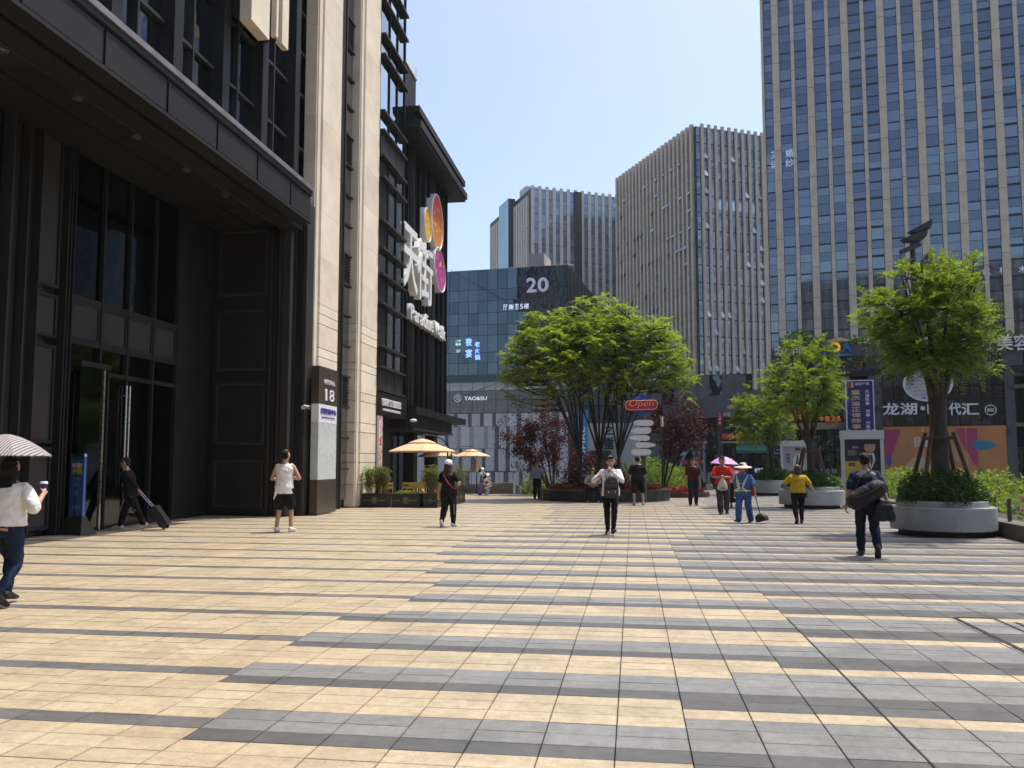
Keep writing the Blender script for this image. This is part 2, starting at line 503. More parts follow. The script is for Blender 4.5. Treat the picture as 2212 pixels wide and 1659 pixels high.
M_GL_DK = glass_mat('entrance_glass', (0.035, 0.04, 0.045), (0.07, 0.08, 0.085), 0.05, wave=0.06, wscale=0.8, lo=0, hi=1)
M_STEEL = mat('brushed_steel', (0.55, 0.54, 0.52), 0.3, 1.0, var=0.1, scale=20)

A = empty('office_building', (-12.5, 24, 0), 0, 'dark metal office block with tall beige stone piers and a recessed entrance', 'building')
def pa(name, m, mb, kid_of=A, smooth=False):
    o = mb.build(name, m, None, smooth)
    o.parent = kid_of
    off = Vector((-12.5, 24, 0)) if kid_of is A else Vector((0, 0, 0))
    o.matrix_parent_inverse = Matrix.Translation(-off)
    return o
def bA(name, m, x0, x1, y0, y1, z0, z1):
    return pa(name, m, MB().box(x0, x1, y0, y1, z0, z1))

TOP = 27.0
# body of the block (behind everything)
bA('body', M_MET3, -28, -13.2, -12, 34.6, 0.02, TOP)
bA('upper_body', M_MET3, -13.2, -10.35, -12, 34.4, 8.95, TOP)
bA('pier_body', M_MET3, -13.2, -10.1, 23.9, 34.4, 0.02, 8.95)
# ---- canopy fascia over the entrance
bA('fascia', M_MET, -9.60, -9.20, -4, 22.80, 8.49, 9.27)
ys = [13.16 + 2.05 * k for k in range(-6, 6)]
for k in range(len(ys) - 1):
    y0, y1 = ys[k] + 0.045, min(ys[k + 1] - 0.045, 22.78)
    if y1 - y0 > 0.3: bA('fascia_panel', M_FASC, -9.20, -9.165, y0, y1, 8.57, 9.22)
bA('fascia_drip', M_FASC, -9.20, -9.13, -4, 22.81, 8.45, 8.53)
bA('cornice', M_MET, -9.60, -9.12, -4, 22.82, 9.273, 9.40)
bA('cornice_lower', M_MET3, -9.60, -9.15, -4, 22.815, 9.25, 9.2725)
bA('window_sill', M_SILL, -10.3, -9.08, -4, 22.86, 9.403, 9.53)
bA('sill_upstand', M_MET3, -10.33, -9.98, -4, 23.9, 9.533, 9.803)
# ---- soffit: three steps of panels with grooves
bA('soffit', M_MET3, -12.9, -9.61, -4, 23.75, 8.70, 8.93)
bA('soffit_beam', M_MET, -10.28, -9.76, -4, 23.7, 8.52, 8.698)
bA('soffit_trim', M_MET2, -10.33, -10.285, -4, 23.7, 8.50, 8.696)
for k in range(17):
    x = -11.35 - k * 0.085
    bA('soffit_slat', M_MET, x - 0.03, x + 0.03, -4, 23.6, 8.63, 8.698)
for y in (10.6, 12.63, 14.61, 16.6, 18.69, 20.7):
    d = MB(); d.lathe([(0.075, 8.655), (0.095, 8.655), (0.095, 8.699), (0.075, 8.699)], 20, -10.70, y, cap=False)
    d = pa('downlight', M_STEEL, d)
    b_ = MB(); b_.lathe([(0.02, 8.66), (0.06, 8.67), (0.072, 8.697)], 16, -10.70, y)
    pb_ = b_.build('reflector', M_SILL); pb_.parent = d
# ---- recessed entrance wall (looks towards +x)
WX = -12.45
bA('entrance_wall', M_MET3, -13.19, WX - 0.14, -4, 23.7, 0.03, 8.7)
def panel_x(name, m, x, y0, y1, z0, z1, fr=0.07, rec=0.05):
    """framed panel on a wall that looks towards +x"""
    mb = MB()
    mb.box(x - 0.1, x, y0, y1, z0, z0 + fr).box(x - 0.1, x, y0, y1, z1 - fr, z1).box(x - 0.1, x, y0, y0 + fr, z0 + fr, z1 - fr).box(x - 0.1, x, y1 - fr, y1, z0 + fr, z1 - fr)
    f = pa('panel_frame', M_MET, mb)
    i = MB(); i.box(x - 0.1, x - rec, y0 + fr + .002, y1 - fr - .002, z0 + fr + .002, z1 - fr - .002)
    i = i.build(name, m); i.parent = f
bays = [17.02, 18.18, 19.26, 20.40, 21.54]
for k in range(4):
    y0, y1 = bays[k] + 0.035, bays[k + 1] - 0.035
    bA('window_pane', M_GL_DK, WX - 0.12, WX - 0.06, y0, y1, 5.36, 8.70)
    panel_x('panel', M_MET2, WX, y0, y1, 4.36, 5.22, 0.06, 0.03)
    bA('transom_pane', M_GL_DK, WX - 0.12, WX - 0.07, y0, y1, 3.72, 4.24)
    if k != 1: bA('side_light', M_GL_DK, WX - 0.12, WX - 0.07, y0, y1, 0.10, 3.62)
    bA('threshold', M_MET, WX - 0.11, WX - 0.02, y0, y1, 0.03, 0.097)
for yb in bays:
    bA('mullion', M_MET, WX - 0.13, WX + 0.03, yb - 0.032, yb + 0.032, 0.03, 8.71)
for z0, z1 in ((3.62, 3.72), (4.24, 4.355), (5.225, 5.355)):
    bA('transom', M_MET, WX - 0.13, WX + 0.015, 17.05, 21.5, z0, z1)
# door leaf standing open, with steel edge, and its tall pull handles
door = MB(); door.box(-12.40, -12.36, 18.22, 19.18, 0.08, 3.60)
door = pa('door', M_GL_DK, door)
for yy in (18.22, 19.10):
    s_ = MB().box(-12.41, -12.33, yy, yy + 0.07, 0.06, 3.61).build('door_stile', M_STEEL if yy < 18.5 else M_MET); s_.parent = door
for dy in (0.0, 0.14):
    h_ = MB().tube([(-12.27, 19.02 + dy, 1.0), (-12.27, 19.02 + dy, 3.45)], 0.022, 8).tube([(-12.38, 19.02 + dy, 1.3), (-12.27, 19.02 + dy, 1.3)], 0.012, 6).tube([(-12.38, 19.02 + dy, 3.2), (-12.27, 19.02 + dy, 3.2)], 0.012, 6).build('handle', M_STEEL)
    h_.parent = door
# vestibule door post in front
for yy, m in ((17.9, M_STEEL), (18.05, M_MET)):
    bA('vestibule_post', m, -12.2, -12.12, yy, yy + 0.06, 0.03, 3.72)
bA('vestibule_head', M_MET, -12.44, -12.1, 17.05, 18.13, 3.723, 3.84)
bA('vestibule_pane', M_GL_DK, -12.175, -12.15, 17.1, 17.88, 0.1, 3.70)
# broad pilaster with framed panels, then the ribbed pier towards the camera
for z0, z1 in ((0.15, 1.9), (1.98, 4.1), (4.26, 5.20), (5.36, 8.66)):
    panel_x('pilaster_panel', M_MET2, WX + 0.05, 15.86, 16.60, z0, z1, 0.07, 0.04)
for yy in (14.95, 15.42, 15.80, 16.68, 16.78, 16.90):
    bA('rib', M_MET2 if yy < 16.5 else M_FASC, WX - 0.1, WX + 0.16, yy, yy + 0.035, 0.03, 8.69)
for k in range(3):
    bA('rib_infill', M_MET, WX - 0.1, WX - 0.02, 14.99 + 0.46 * k * 0.9, 15.36 + 0.46 * k * 0.9, 0.03, 8.68)
for k in range(4):
    y0 = 14.9 - 1.25 * (k + 1)
    bA('window_pane', M_GL_A, WX - 0.12, WX - 0.06, y0 + 0.05, y0 + 1.2, 5.36, 8.70)
    panel_x('panel', M_MET2, WX, y0 + 0.03, y0 + 1.22, 4.36, 5.22, 0.06, 0.03)
    bA('window_pane', M_GL_A, WX - 0.12, WX - 0.06, y0 + 0.05, y0 + 1.2, 0.2, 4.24)
    bA('mullion', M_MET, WX - 0.13, WX + 0.04, y0 - 0.03, y0 + 0.03, 0.03, 8.71)
# ---- end wall of the recess (looks towards the camera) with sunk panels
EY = 23.62
bA('end_wall', M_MET3, -12.58, -9.98, EY + 0.12, 23.88, 0.03, 8.69)
def panel_y(x0, x1, z0, z1):
    fr = 0.07
    mb = MB().box(x0, x1, EY, EY + .118, z0, z0 + fr).box(x0, x1, EY, EY + .118, z1 - fr, z1).box(x0, x0 + fr, EY, EY + .118, z0 + fr, z1 - fr).box(x1 - fr, x1, EY, EY + .118, z0 + fr, z1 - fr)
    f = pa('panel_frame', M_MET2, mb)
    i = MB().box(x0 + fr + .002, x1 - fr - .002, EY + 0.05, EY + 0.117, z0 + fr + .002, z1 - fr - .002).build('panel', M_MET); i.parent = f
for z0, z1 in ((0.25, 1.65), (2.10, 3.95), (4.32, 6.15), (6.58, 8.60)):
    panel_y(-12.36, -10.80, z0, z1)
for k, xx in enumerate((-10.70, -10.55, -10.40)):
    bA('jamb_rib', M_MET2 if k != 1 else M_MET, xx, xx + 0.09, EY - 0.02 - 0.04 * k, EY + 0.118, 0.03, 8.5)
bA('jamb_pilaster', M_MET2, -10.27, -10.03, 23.5, EY + 0.118, 0.03, 8.5)
# ---- dark pilaster strip beside pier one
bA('pilaster', M_MET2, -10.02, -9.70, 23.95, 24.50, 0.03, 9.49)
bA('pilaster_groove', M_MET3, -10.05, -9.78, 23.90, 23.948, 0.03, 9.49)

# ---- the stone piers, block by block
def stone_pier(y0, y1, xf, xb):
    """courses of limestone: a chamfer strip on the near corner, wide joints up to 6.6 m, fine joints above"""
    zs = [0.03, 0.80, 1.58, 1.91, 2.66, 3.00, 3.77, 4.08, 4.86, 5.14, 5.90, 6.22, 6.53]
    z = 6.53
    while z < TOP - 1.6:
        z += 1.48; zs.append(z)
    p = pa('stone_pier', M_STONE, MB().box(xb, xf - 0.06, y0 + 0.06, y1 - 0.05, 0.03, TOP - 0.3))
    for k in range(len(zs) - 1):
        g = 0.012 if zs[k] < 6.5 else 0.003
        z0, z1 = zs[k] + g, zs[k + 1] - g
        mb = MB()
        mb.prism([(xb, y0), (xf - 0.10, y0), (xf - 0.10, y0 + 0.10), (xf - 0.085, y0 + 0.12), (xf - 0.085, y0 + 0.30), (xf, y0 + 0.33), (xf, y1), (xb, y1)], z0, z1)
        c = mb.build('stone_block', M_STONE2 if k % 3 else M_STONE); c.parent = p
        if zs[k] >= 6.5:
            pass
    return p
stone_pier(24.50, 26.48, -9.62, -10.10)
stone_pier(28.66, 30.80, -9.62, -10.08)
# ---- dark glazed slot between the piers
bA('slot_post', M_MET, -9.98, -9.78, 26.52, 27.25, 0.03, TOP - 0.4)
bA('slot_post', M_MET2, -9.95, -9.74, 27.28, 27.36, 0.03, TOP - 0.4)
for k in range(24):
    z0 = 0.3 + k * 1.08
    if k % 4 == 3:
        sl = pa('louvre', M_MET3, MB().box(-10.06, -10.0, 27.40, 28.62, z0, z0 + 1.0))
        for q in range(9):
            s_ = MB().box(-10.0, -9.95, 27.40, 28.62, z0 + 0.03 + q * 0.11, z0 + 0.07 + q * 0.11).build('louvre_blade', M_MET); s_.parent = sl
    else:
        bA('slot_pane', M_GL_A, -10.03, -9.99, 27.40, 28.62, z0, z0 + 1.02)
    bA('slot_bar', M_MET2, -10.04, -9.90, 27.37, 28.64, z0 + 1.022, z0 + 1.078)
# ---- windows above the entrance: projecting mullion piers and paired panes
pier_y = [23.16 + 0.3 - 2.22 * k for k in range(11)]
zb = [9.81, 11.28, 13.0, 14.35, 15.65, 17.35, 18.7, 20.0, 21.7, 23.05, 24.4, 26.6]
for k, yp in enumerate(pier_y):
    bA('mullion_pier', M_MET, -10.34, -9.92, yp - 0.15, yp + 0.20, 9.805, TOP - 0.2)
    if k == 0: continue
    ya, yb = yp + 0.22, pier_y[k - 1] - 0.17
    ym = (ya + yb) / 2 - 0.1
    if yb < 6: continue
    bA('window_bar', M_MET2, -10.33, -10.12, ym - 0.03, ym + 0.03, 9.806, TOP - 0.25)
    for q in range(len(zb) - 1):
        for (p0, p1) in ((ya, ym - 0.032), (ym + 0.032, yb)):
            bA('window_pane', M_GL_A, -10.30, -10.25, p0, p1, zb[q] + 0.045, zb[q + 1] - 0.045)
        bA('window_transom', M_MET2, -10.32, -10.14, ya, yb, zb[q + 1] - 0.04, zb[q + 1] + 0.04)
# narrow window between last pier and the first stone pier
for q in range(len(zb) - 1):
    bA('window_pane', M_GL_A, -10.30, -10.25, 23.70, 24.46, zb[q] + 0.045, zb[q + 1] - 0.045)
    bA('window_transom', M_MET2, -10.32, -10.1, 23.68, 24.48, zb[q + 1] - 0.04, zb[q + 1] + 0.04)
# beige stone fins that start above the third floor
for (x0, x1, y0, y1, z0) in ((-9.66, -9.35, 19.15, 20.20, 12.65), (-9.50, -9.35, 20.62, 20.74, 12.98), (-9.50, -9.33, 20.95, 21.37, 12.95), (-9.66, -9.35, 14.7, 15.75, 12.65)):
    bA('stone_fin', M_STONE2, x0, x1, y0, y1, z0, TOP - 0.4)
    bA('fin_bracket', M_MET3, -9.95, x0 - 0.003, y0 + 0.05, y1 - 0.05, z0 + 0.25, TOP - 0.5)
# ---- glazed bay beyond the second pier: projecting dark bands
bz = [4.34, 5.24, 6.04, 7.70, 8.84, 9.85, 10.95, 12.68, 13.51, 14.51, 15.29, 17.58, 18.41, 19.80, 20.88, 22.5, 24.0, 25.4]
bA('bay_body', M_MET3, -10.05, -9.74, 30.81, 34.25, 4.3, TOP - 0.6)
for k, z in enumerate(bz):
    bA('bay_band', M_MET2, -9.74, -9.42, 30.82, 34.22, z - 0.045, z + 0.045)
    if k + 1 < len(bz):
        z1 = bz[k + 1]
        kinds = {0: 'ppp', 1: 'lgg', 2: 'lgg', 3: 'lgg', 4: 'ggg', 5: 'lgg', 6: 'lgg', 7: 'lgg', 8: 'ppp', 9: 'ggg'}.get(k, 'ggg')
        for q in range(3):
            y0 = 30.86 + q * 1.13; y1 = y0 + 1.06
            if kinds[q] == 'g':
                bA('bay_pane', M_GL_A, -9.68, -9.62, y0, y1, z + 0.05, z1 - 0.05)
            elif kinds[q] == 'p':
                bA('bay_panel', M_MET2, -9.72, -9.58, y0, y1, z + 0.05, z1 - 0.05)
            else:
                lv = pa('bay_louvre', M_MET3, MB().box(-9.73, -9.69, y0, y1, z + 0.05, z1 - 0.05))
                n_ = int((z1 - z - 0.1) / 0.075)
                for r in range(n_):
                    s_ = MB().box(-9.69, -9.62, y0, y1, z + 0.06 + r * 0.075, z + 0.105 + r * 0.075).build('louvre_blade', M_MET2); s_.parent = lv
            bA('bay_mullion', M_MET, -9.73, -9.57, y1 + 0.004, y1 + 0.066, z + 0.05, z1 - 0.05)
bA('bay_corner_post', M_MET3, -9.95, -9.60, 34.26, 34.40, 4.3, TOP - 0.6)

# ================================================================== mall wing with vertical black fins and a deep eave
M_FIN = mat('black_fin', (0.020, 0.019, 0.018), 0.35, 0.2, var=0.3, scale=3)
M_FIN2 = mat('grey_fin', (0.075, 0.075, 0.075), 0.4, 0.2, var=0.3, scale=3)
W = empty('mall_wing', (-9.9, 39, 0), 0, 'black mall wing clad in vertical fins under a deep dark eave', 'building')
def pw(name, m, mb):
    o = mb.build(name, m); o.parent = W; o.matrix_parent_inverse = Matrix.Translation(-Vector((-9.9, 39, 0))); return o
def bW(name, m, x0, x1, y0, y1, z0, z1): return pw(name, m, MB().box(x0, x1, y0, y1, z0, z1))
bW('body', M_MET3, -28, -10.32, 34.62, 44.0, 3.9, 16.9)
k = 0; y = 34.72
while y < 43.8:
    d_ = 0.14 if k % 3 else 0.26
    bW('fin', M_FIN2 if k % 4 == 2 else M_FIN, -10.32, -10.32 + 0.28 + d_, y, y + 0.06, 3.95, 15.93)
    if k % 2 == 0:
        bW('glass_strip', M_GL_A, -10.31, -10.27, y + 0.07, y + 0.30, 4.0, 15.9)
    y += 0.31 + (0.06 if k % 3 == 0 else 0); k += 1
for z in (5.6, 7.4, 9.2, 11.0, 12.8, 14.6):
    bW('fin_rail', M_MET, -10.31, -10.22, 34.7, 43.9, z, z + 0.06)
bW('corner_post', M_FIN, -10.33, -9.88, 43.82, 44.02, 3.95, 15.94)
bW('eave_soffit', M_MET, -27, -9.02, 34.50, 44.75, 15.95, 16.10)
bW('eave_fascia', M_MET2, -27, -8.93, 34.48, 44.84, 16.103, 16.42)
bW('eave_step', M_MET3, -27, -9.25, 34.52, 44.4, 16.423, 16.75)
bW('eave_top', M_MET2, -27, -9.0, 34.50, 44.6, 16.753, 17.05)
bW('roof_block', M_MET, -27, -9.75, 34.6, 36.65, 17.053, 19.2)
bW('roof_block_trim', M_STONE, -27, -9.7, 34.58, 36.7, 19.203, 19.3)
bW('lightning_rod', M_STEEL, -9.75, -9.73, 36.6, 36.62, 19.3, 19.75)
# lower canopy and shop level
bW('canopy', M_MET, -10.9, -9.0, 34.45, 45.0, 3.62, 3.93)
bW('canopy_edge', M_MET3, -10.9, -9.25, 34.46, 42.6, 3.05, 3.617)
for k in range(9):
    bW('canopy_slat', M_MET2, -10.8 + k * 0.2, -10.74 + k * 0.2, 34.5, 42.5, 2.97, 3.047)
bW('shop_column', M_MET3, -10.6, -10.1, 38.2, 38.9, 0.03, 3.62)
bW('shop_column', M_MET3, -10.6, -10.1, 42.3, 43.0, 0.03, 3.62)
bW('shop_back', M_MET3, -14, -11.6, 30.9, 44.0, 0.03, 3.9)
for k in range(8):
    y0 = 31.0 + k * 1.6
    bW('shop_window', M_GL_DK, -11.58, -11.53, y0 + 0.03, y0 + 1.57, 0.15, 2.9)
    bW('shop_mullion', M_MET, -11.58, -11.48, y0 - 0.03, y0 + 0.03, 0.05, 3.6)
# ================================================================== far buildings
def face_xy(o, u, v):
    """local x, z where the bearing (u, v) of the photograph meets the front (local y = 0) of building o"""
    d = _F + _R * ((u - 1106) / F_PX) - _U * ((v - 829.5 - SHIFT * 2212) / F_PX)
    c, s = math.cos(o.rotation_euler.z), math.sin(o.rotation_euler.z)
    n = Vector((-s, c, 0)); p0 = Vector(o.location); C = Vector((0, 0, CAM_H))
    t = (p0 - C).dot(n) / d.dot(n); p = C + d * t - p0
    return p.x * c + p.y * s, p.z
def base_at(u, d, z=-5.2):
    p = at(u, 1001, d); return (p.x, p.y, z)

class Face:
    """A facade of a building in its local frame: s along, d outwards, z up."""
    def __init__(f, parent, side='front', L=0):
        f.p = parent; f.side = side; f.L = L; f.cache = {}
    def co(f, s, d):
        return (s, -d) if f.side == 'front' else ((-d, s) if f.side == 'left' else (f.L + d, s))
    def box(f, name, m, s0, s1, d0, d1, z0, z1, wob=0.0, tilt=0.0, kid=None):
        """one part; alike parts share their mesh"""
        w, t, h = round(s1 - s0, 4), round(d1 - d0, 4), round(z1 - z0, 4)
        key = (name, m.name, w, t, h)
        if key not in f.cache:
            mb = MB()
            if f.side == 'front': mb.box(-w / 2, w / 2, -t / 2, t / 2, -h / 2, h / 2)
            else: mb.box(-t / 2, t / 2, -w / 2, w / 2, -h / 2, h / 2)
            f.cache[key] = mb.mesh(name, m)
        o = bpy.data.objects.new(name, f.cache[key])
        x, y = f.co((s0 + s1) / 2, (d0 + d1) / 2)
        o.location = (x, y, (z0 + z1) / 2)
        rx = random.uniform(-wob, wob); rz = random.uniform(-wob, wob)
        if f.side == 'front': o.rotation_euler = (rx + tilt, 0, rz)
        else: o.rotation_euler = (0, rx + (tilt if f.side == 'left' else -tilt), rz)
        return link(o, kid or f.p)
    def bulk(f, mb, s0, s1, d0, d1, z0, z1, mi=0):
        x0, y0 = f.co(s0, d0); x1, y1 = f.co(s1, d1)
        mb.box(min(x0, x1), max(x0, x1), min(y0, y1), max(y0, y1), z0, z1, mi)

M_PIER = mat('tower_stone', (0.54, 0.45, 0.345), 0.85, var=0.14, scale=0.8, bump=0.1, bscale=30)
M_PIERJ = mat('tower_stone_joint', (0.13, 0.11, 0.09), 0.9)
M_FRAME = mat('tower_frame', (0.022, 0.022, 0.026), 0.5, var=0.2)
M_GL_E = glass_mat('tower_glass', (0.125, 0.148, 0.185), (0.21, 0.24, 0.265), 0.05, wave=0.12, wscale=0.25, lo=0.35, hi=1.0)
M_GL_D = glass_mat('tower_glass_far', (0.11, 0.135, 0.17), (0.21, 0.245, 0.28), 0.05, wave=0.05, wscale=0.2, lo=0.45, hi=1.0)
M_GL_C = glass_mat('tower_glass_blue', (0.16, 0.23, 0.33), (0.30, 0.38, 0.47), 0.12, wave=0.05, wscale=0.2, lo=0.2, hi=1.0)
M_GL_C.node_tree.nodes['Principled BSDF'].inputs['Metallic'].default_value = 0.35
M_GL_B = glass_mat('mall_glass', (0.062, 0.088, 0.112), (0.105, 0.138, 0.168), 0.03, wave=0.30, wscale=0.35, lo=0.0, hi=1.0)

def finned_face(F, L, z0, z1, bays, floor, zbar, panes, pier_d, gl, limit, joints=3.6, ac=()):
    """bays: list of (s_start, pier width, pane width). Piers and panes as parts; past the limit panes joined."""
    many = MB(); n = 0
    todo = []
    jt = MB()
    for b, (s, wp, wg) in enumerate(bays):
        if wp:
            F.box('stone_pier', M_PIER, s, s + wp, -0.02, pier_d, z0, z1 + (0.5 if b else 0.5))
            z = z0 + 1.0 + (b % 2) * 1.1
            while z < z1:
                F.bulk(jt, s - 0.003, s + wp + 0.003, 0.0, pier_d + 0.004, z, z + 0.05); z += joints
        if wg:
            s0, s1 = s + wp + 0.05, s + wp + wg - 0.05
            k = int(math.floor((z0 - zbar) / floor))
            while zbar + k * floor < z1:
                zb_ = zbar + k * floor; zz = zb_ + 0.12
                for q, h in enumerate(panes):
                    a0, a1 = zz + 0.025, min(zz + h - 0.025, z1)
                    if b in ac and q == 1: a0 += 0.22
                    if a0 > z0 + 0.3 and a1 - a0 > 0.2: todo.append((s0, s1, a0, a1))
                    zz += h
                k += 1
    # the largest in the picture first: those near the corner and low down are hidden, so sort by distance to the facade's middle
    todo.sort(key=lambda p: abs(p[2] - (z0 + (z1 - z0) * 0.62)))
    for i, (s0, s1, a0, a1) in enumerate(todo):
        if i < limit: F.box('window_pane', gl, s0, s1, 0.0, 0.04, a0, a1, wob=0.006)
        else: F.bulk(many, s0, s1, 0.0, 0.04, a0, a1)
    if many.v:
        o = many.build('far_panes', gl, F.p); o['kind'] = 'stuff'
    if jt.v:
        o = jt.build('stone_joints', M_PIERJ, F.p); o['kind'] = 'stuff'

# ---- tower on the right
E_ = empty('office_tower', base_at(1672, 90), math.radians(-11.9), 'tall tower of beige stone piers and blue glass rising off the frame at right', 'tower')
FE = Face(E_)
EL, EH = 40.0, 68.0
box('body', M_FRAME, 0.02, EL, 0.0, 22, 0, EH, E_)
box('side_pier', M_PIER, -0.28, 0.0, -0.25, 1.2, 0, EH + 0.5, E_)
bays = [(0.02, 0.0, 0.86)]; s = 0.88
while s < EL - 3:
    bays += [(s, 0.72, 1.23), (s + 1.95, 0.38, 1.23)]; s += 3.56
zbar = 46.5 + 5.2
finned_face(FE, EL, 9, EH, bays, 3.1, zbar % 3.1, (1.22, 0.92, 0.84), 0.28, M_GL_E, 300, 3.3, ac=(5, 6, 12, 13))
# dark vent bars over some floors
for b in (5, 12):
    s_, wp, wg = bays[b]
    for k in range(4, 20):
        z = (zbar % 3.1) + 3.1 * k
        FE.box('vent_bar', M_FRAME, s_ + wp + 0.05, s_ + wp + wg - 0.05, 0.0, 0.09, z + 1.36, z + 1.56)
M_WSIGN = glow('window_lettering', (0.62, 0.74, 0.92), 0.12)
for ch, u, v in (('艾', 1665, 344), ('诺', 1665, 366), ('婚', 1697, 341), ('纱', 1697, 362)):
    x, z = face_xy(E_, u, v)
    text(ch, M_WSIGN, E_, x, -0.10, z, h=0.85, depth=0.03, bold=0.01)
for ch, u, v in (('枢', 2122, 596), ('栖', 2159, 592), ('木', 2200, 590)):
    x, z = face_xy(E_, u, v)
    text(ch, M_WSIGN, E_, x, -0.10, z, h=0.7, depth=0.03)

# ---- tower in the middle
D_ = empty('office_tower', base_at(1515, 140), math.radians(27.2), 'middle tower with a dense row of stone fins and many tilted open windows', 'tower')
DH = 59.3 + 5.2; DL = 26.0; DW = 31.0
box('body', M_FRAME, 0.02, DL, 0.02, DW, 0, DH, D_)
FD = Face(D_); FDL = Face(D_, 'left')
bays = [(0.05, 0.0, 0.9)]; s = 0.95
while s < DL - 1: bays.append((s, 0.52, 0.83)); s += 1.35
finned_face(FD, DL, 6, DH, bays, 3.05, 0.6, (1.2, 0.95, 0.75), 0.34, M_GL_D, 300, 4.0)
bays2 = [(0.05, 0.0, 0.5)]; s = 0.55
while s < DW - 0.6: bays2.append((s, 0.58, 0.86)); s += 1.44
finned_face(FDL, DW, 6, DH, bays2, 3.05, 0.6, (1.2, 0.95, 0.75), 0.55, M_GL_D, 0, 4.0)
M_OPEN = glass_mat('open_window_glass', (0.18, 0.22, 0.26), (0.40, 0.45, 0.48), 0.05, wave=0, lo=0, hi=1)
rr = random.Random(3)
for _ in range(95):
    b = rr.randrange(1, len(bays2)); k = rr.randrange(4, 20)
    s_, wp, wg = bays2[b]; z = 0.6 + 3.05 * k + 0.75
    FDL.box('open_window', M_OPEN, s_ + wp + 0.08, s_ + wp + wg - 0.08, 0.50, 0.54, z - 0.42, z + 0.62, tilt=0.42)
for _ in range(30):
    b = rr.randrange(1, min(10, len(bays))); k = rr.randrange(4, 20)
    s_, wp, wg = bays[b]; z = 0.6 + 3.05 * k + 0.75
    FD.box('open_window', M_OPEN, s_ + wp + 0.07, s_ + wp + wg - 0.07, 0.20, 0.24, z - 0.42, z + 0.62, tilt=-0.32)
for b in range(1, 9):
    s_, wp, wg = bays[b]
    FD.box('sky_floor_pane', M_OPEN, s_ + wp + 0.06, s_ + wp + wg - 0.06, 0.05, 0.09, DH - 14.2, DH - 12.6)

# ---- tower far behind
C_ = empty('office_tower', base_at(1148, 175), math.radians(27.2), 'farthest tower, pale stone piers with blue glass strips behind the number sign building', 'tower')
CHt = 60.2 + 5.2; CL = 34.0; CW = 29.0
box('body', M_FRAME, 0.02, CL, 0.02, CW, 0, CHt, C_)
FC = Face(C_); FCL = Face(C_, 'left')
M_PIER_SAVE = M_PIER
M_PIER = mat('tower_stone_pale', (0.62, 0.56, 0.48), 0.85, var=0.12, scale=0.5)
bays = []; s = 0.0
while s < CL - 1: bays.append((s, 0.72, 0.93)); s += 1.65
finned_face(FC, CL, 20, CHt, bays, 3.3, 0.4, (1.6, 0.8, 0.78), 0.18, M_GL_C, 160, 4.0)
bays2 = []; s = 1.2
while s < CW - 1: bays2.append((s, 0.7, 0.9)); s += 1.6
finned_face(FCL, CW, 20, CHt - 2.0, bays2, 3.3, 0.4, (1.6, 0.8, 0.78), 0.5, M_GL_C, 0, 4.0)
box('dark_slot', M_FRAME, 9.9, 11.6, -0.42, 0.0, 0, CHt + 0.1, C_)
box('glass_stair', mat('green_glass', (0.22, 0.33, 0.36), 0.1, 0.9, var=0.15, scale=0.2), -1.6, 0.0, 10.2, 17.0, 0, CHt + 0.6, C_)
box('glass_stair_front', M_FRAME, -1.62, 0.0, 10.1, 10.195, 0, CHt + 0.5, C_)
box('plant_room', M_PIER, 1.0, 4.0, 6, 10, CHt, CHt + 2.4, C_)
M_PIER = M_PIER_SAVE

# ---- glass mall building with the big number
B_ = empty('glass_building', base_at(1228, 95), math.radians(-6.4), 'dark blue glass mall building with a large white number near its corner', 'building')
def bxz(u, v): return face_xy(B_, u, v)
ztop = bxz(1224, 571)[1]
z_mid = bxz(1100, 808)[1]; z_s0 = bxz(1020, 826)[1]; z_s1 = bxz(1020, 893)[1]
BL_ = -24.0
mbB = MB(); mbB.prism([(BL_, 0.06), (-0.05, 0.06), (-0.05, 40), (BL_, 40)], 0, ztop - 0.06)
mbB.build('body', M_FRAME, B_)
FB = Face(B_)
rows = []; z = ztop
pat = [2.43, 1.36, 1.42, 1.40]; k = 0
while z > z_mid + 0.5:
    h = pat[k] if k < 4 else (2.0 if k % 2 else 1.25); k += 1
    z2 = max(z - h, z_mid); rows.append((z2, z)); z = z2
x = 0.0; ncol = 0
while x > BL_ + 1:
    for (z0, z1) in rows:
        FB.box('glass_panel', M_GL_B, x - 1.19 + 0.025, x - 0.025, -0.05, 0.0, z0 + 0.025, z1 - 0.025, wob=0.010)
    x -= 1.19; ncol += 1
# storey with shop glazing below, light blinds in some panes
M_BLIND = mat('pale_blind_glass', (0.34, 0.35, 0.34), 0.25, var=0.15, scale=0.8, spec=0.6)
M_GREYGL = mat('grey_glass', (0.10, 0.105, 0.105), 0.12, var=0.25, scale=0.5, spec=0.8)
x = 0.0; k = 0; hs = z_s0 - z_s1
while x > BL_ + 1.5:
    for q, (f0, f1) in enumerate(((0.72, 1.0), (0.42, 0.72), (0.0, 0.42))):
        m = M_GREYGL
        if q == 0 and k not in (12, 13): m = M_BLIND
        FB.box('shop_pane', m, x - 1.42 + 0.03, x - 0.03, -0.05, 0.0, z_s1 + f0 * hs + 0.03, z_s1 + f1 * hs - 0.03, wob=0.004)
    x -= 1.42; k += 1
box('spandrel_band', mat('spandrel_blue', (0.05, 0.062, 0.075), 0.2, 0.3, var=0.15, scale=0.5), BL_, -0.02, -0.04, 0.055, z_s0, z_mid - 0.01, B_)
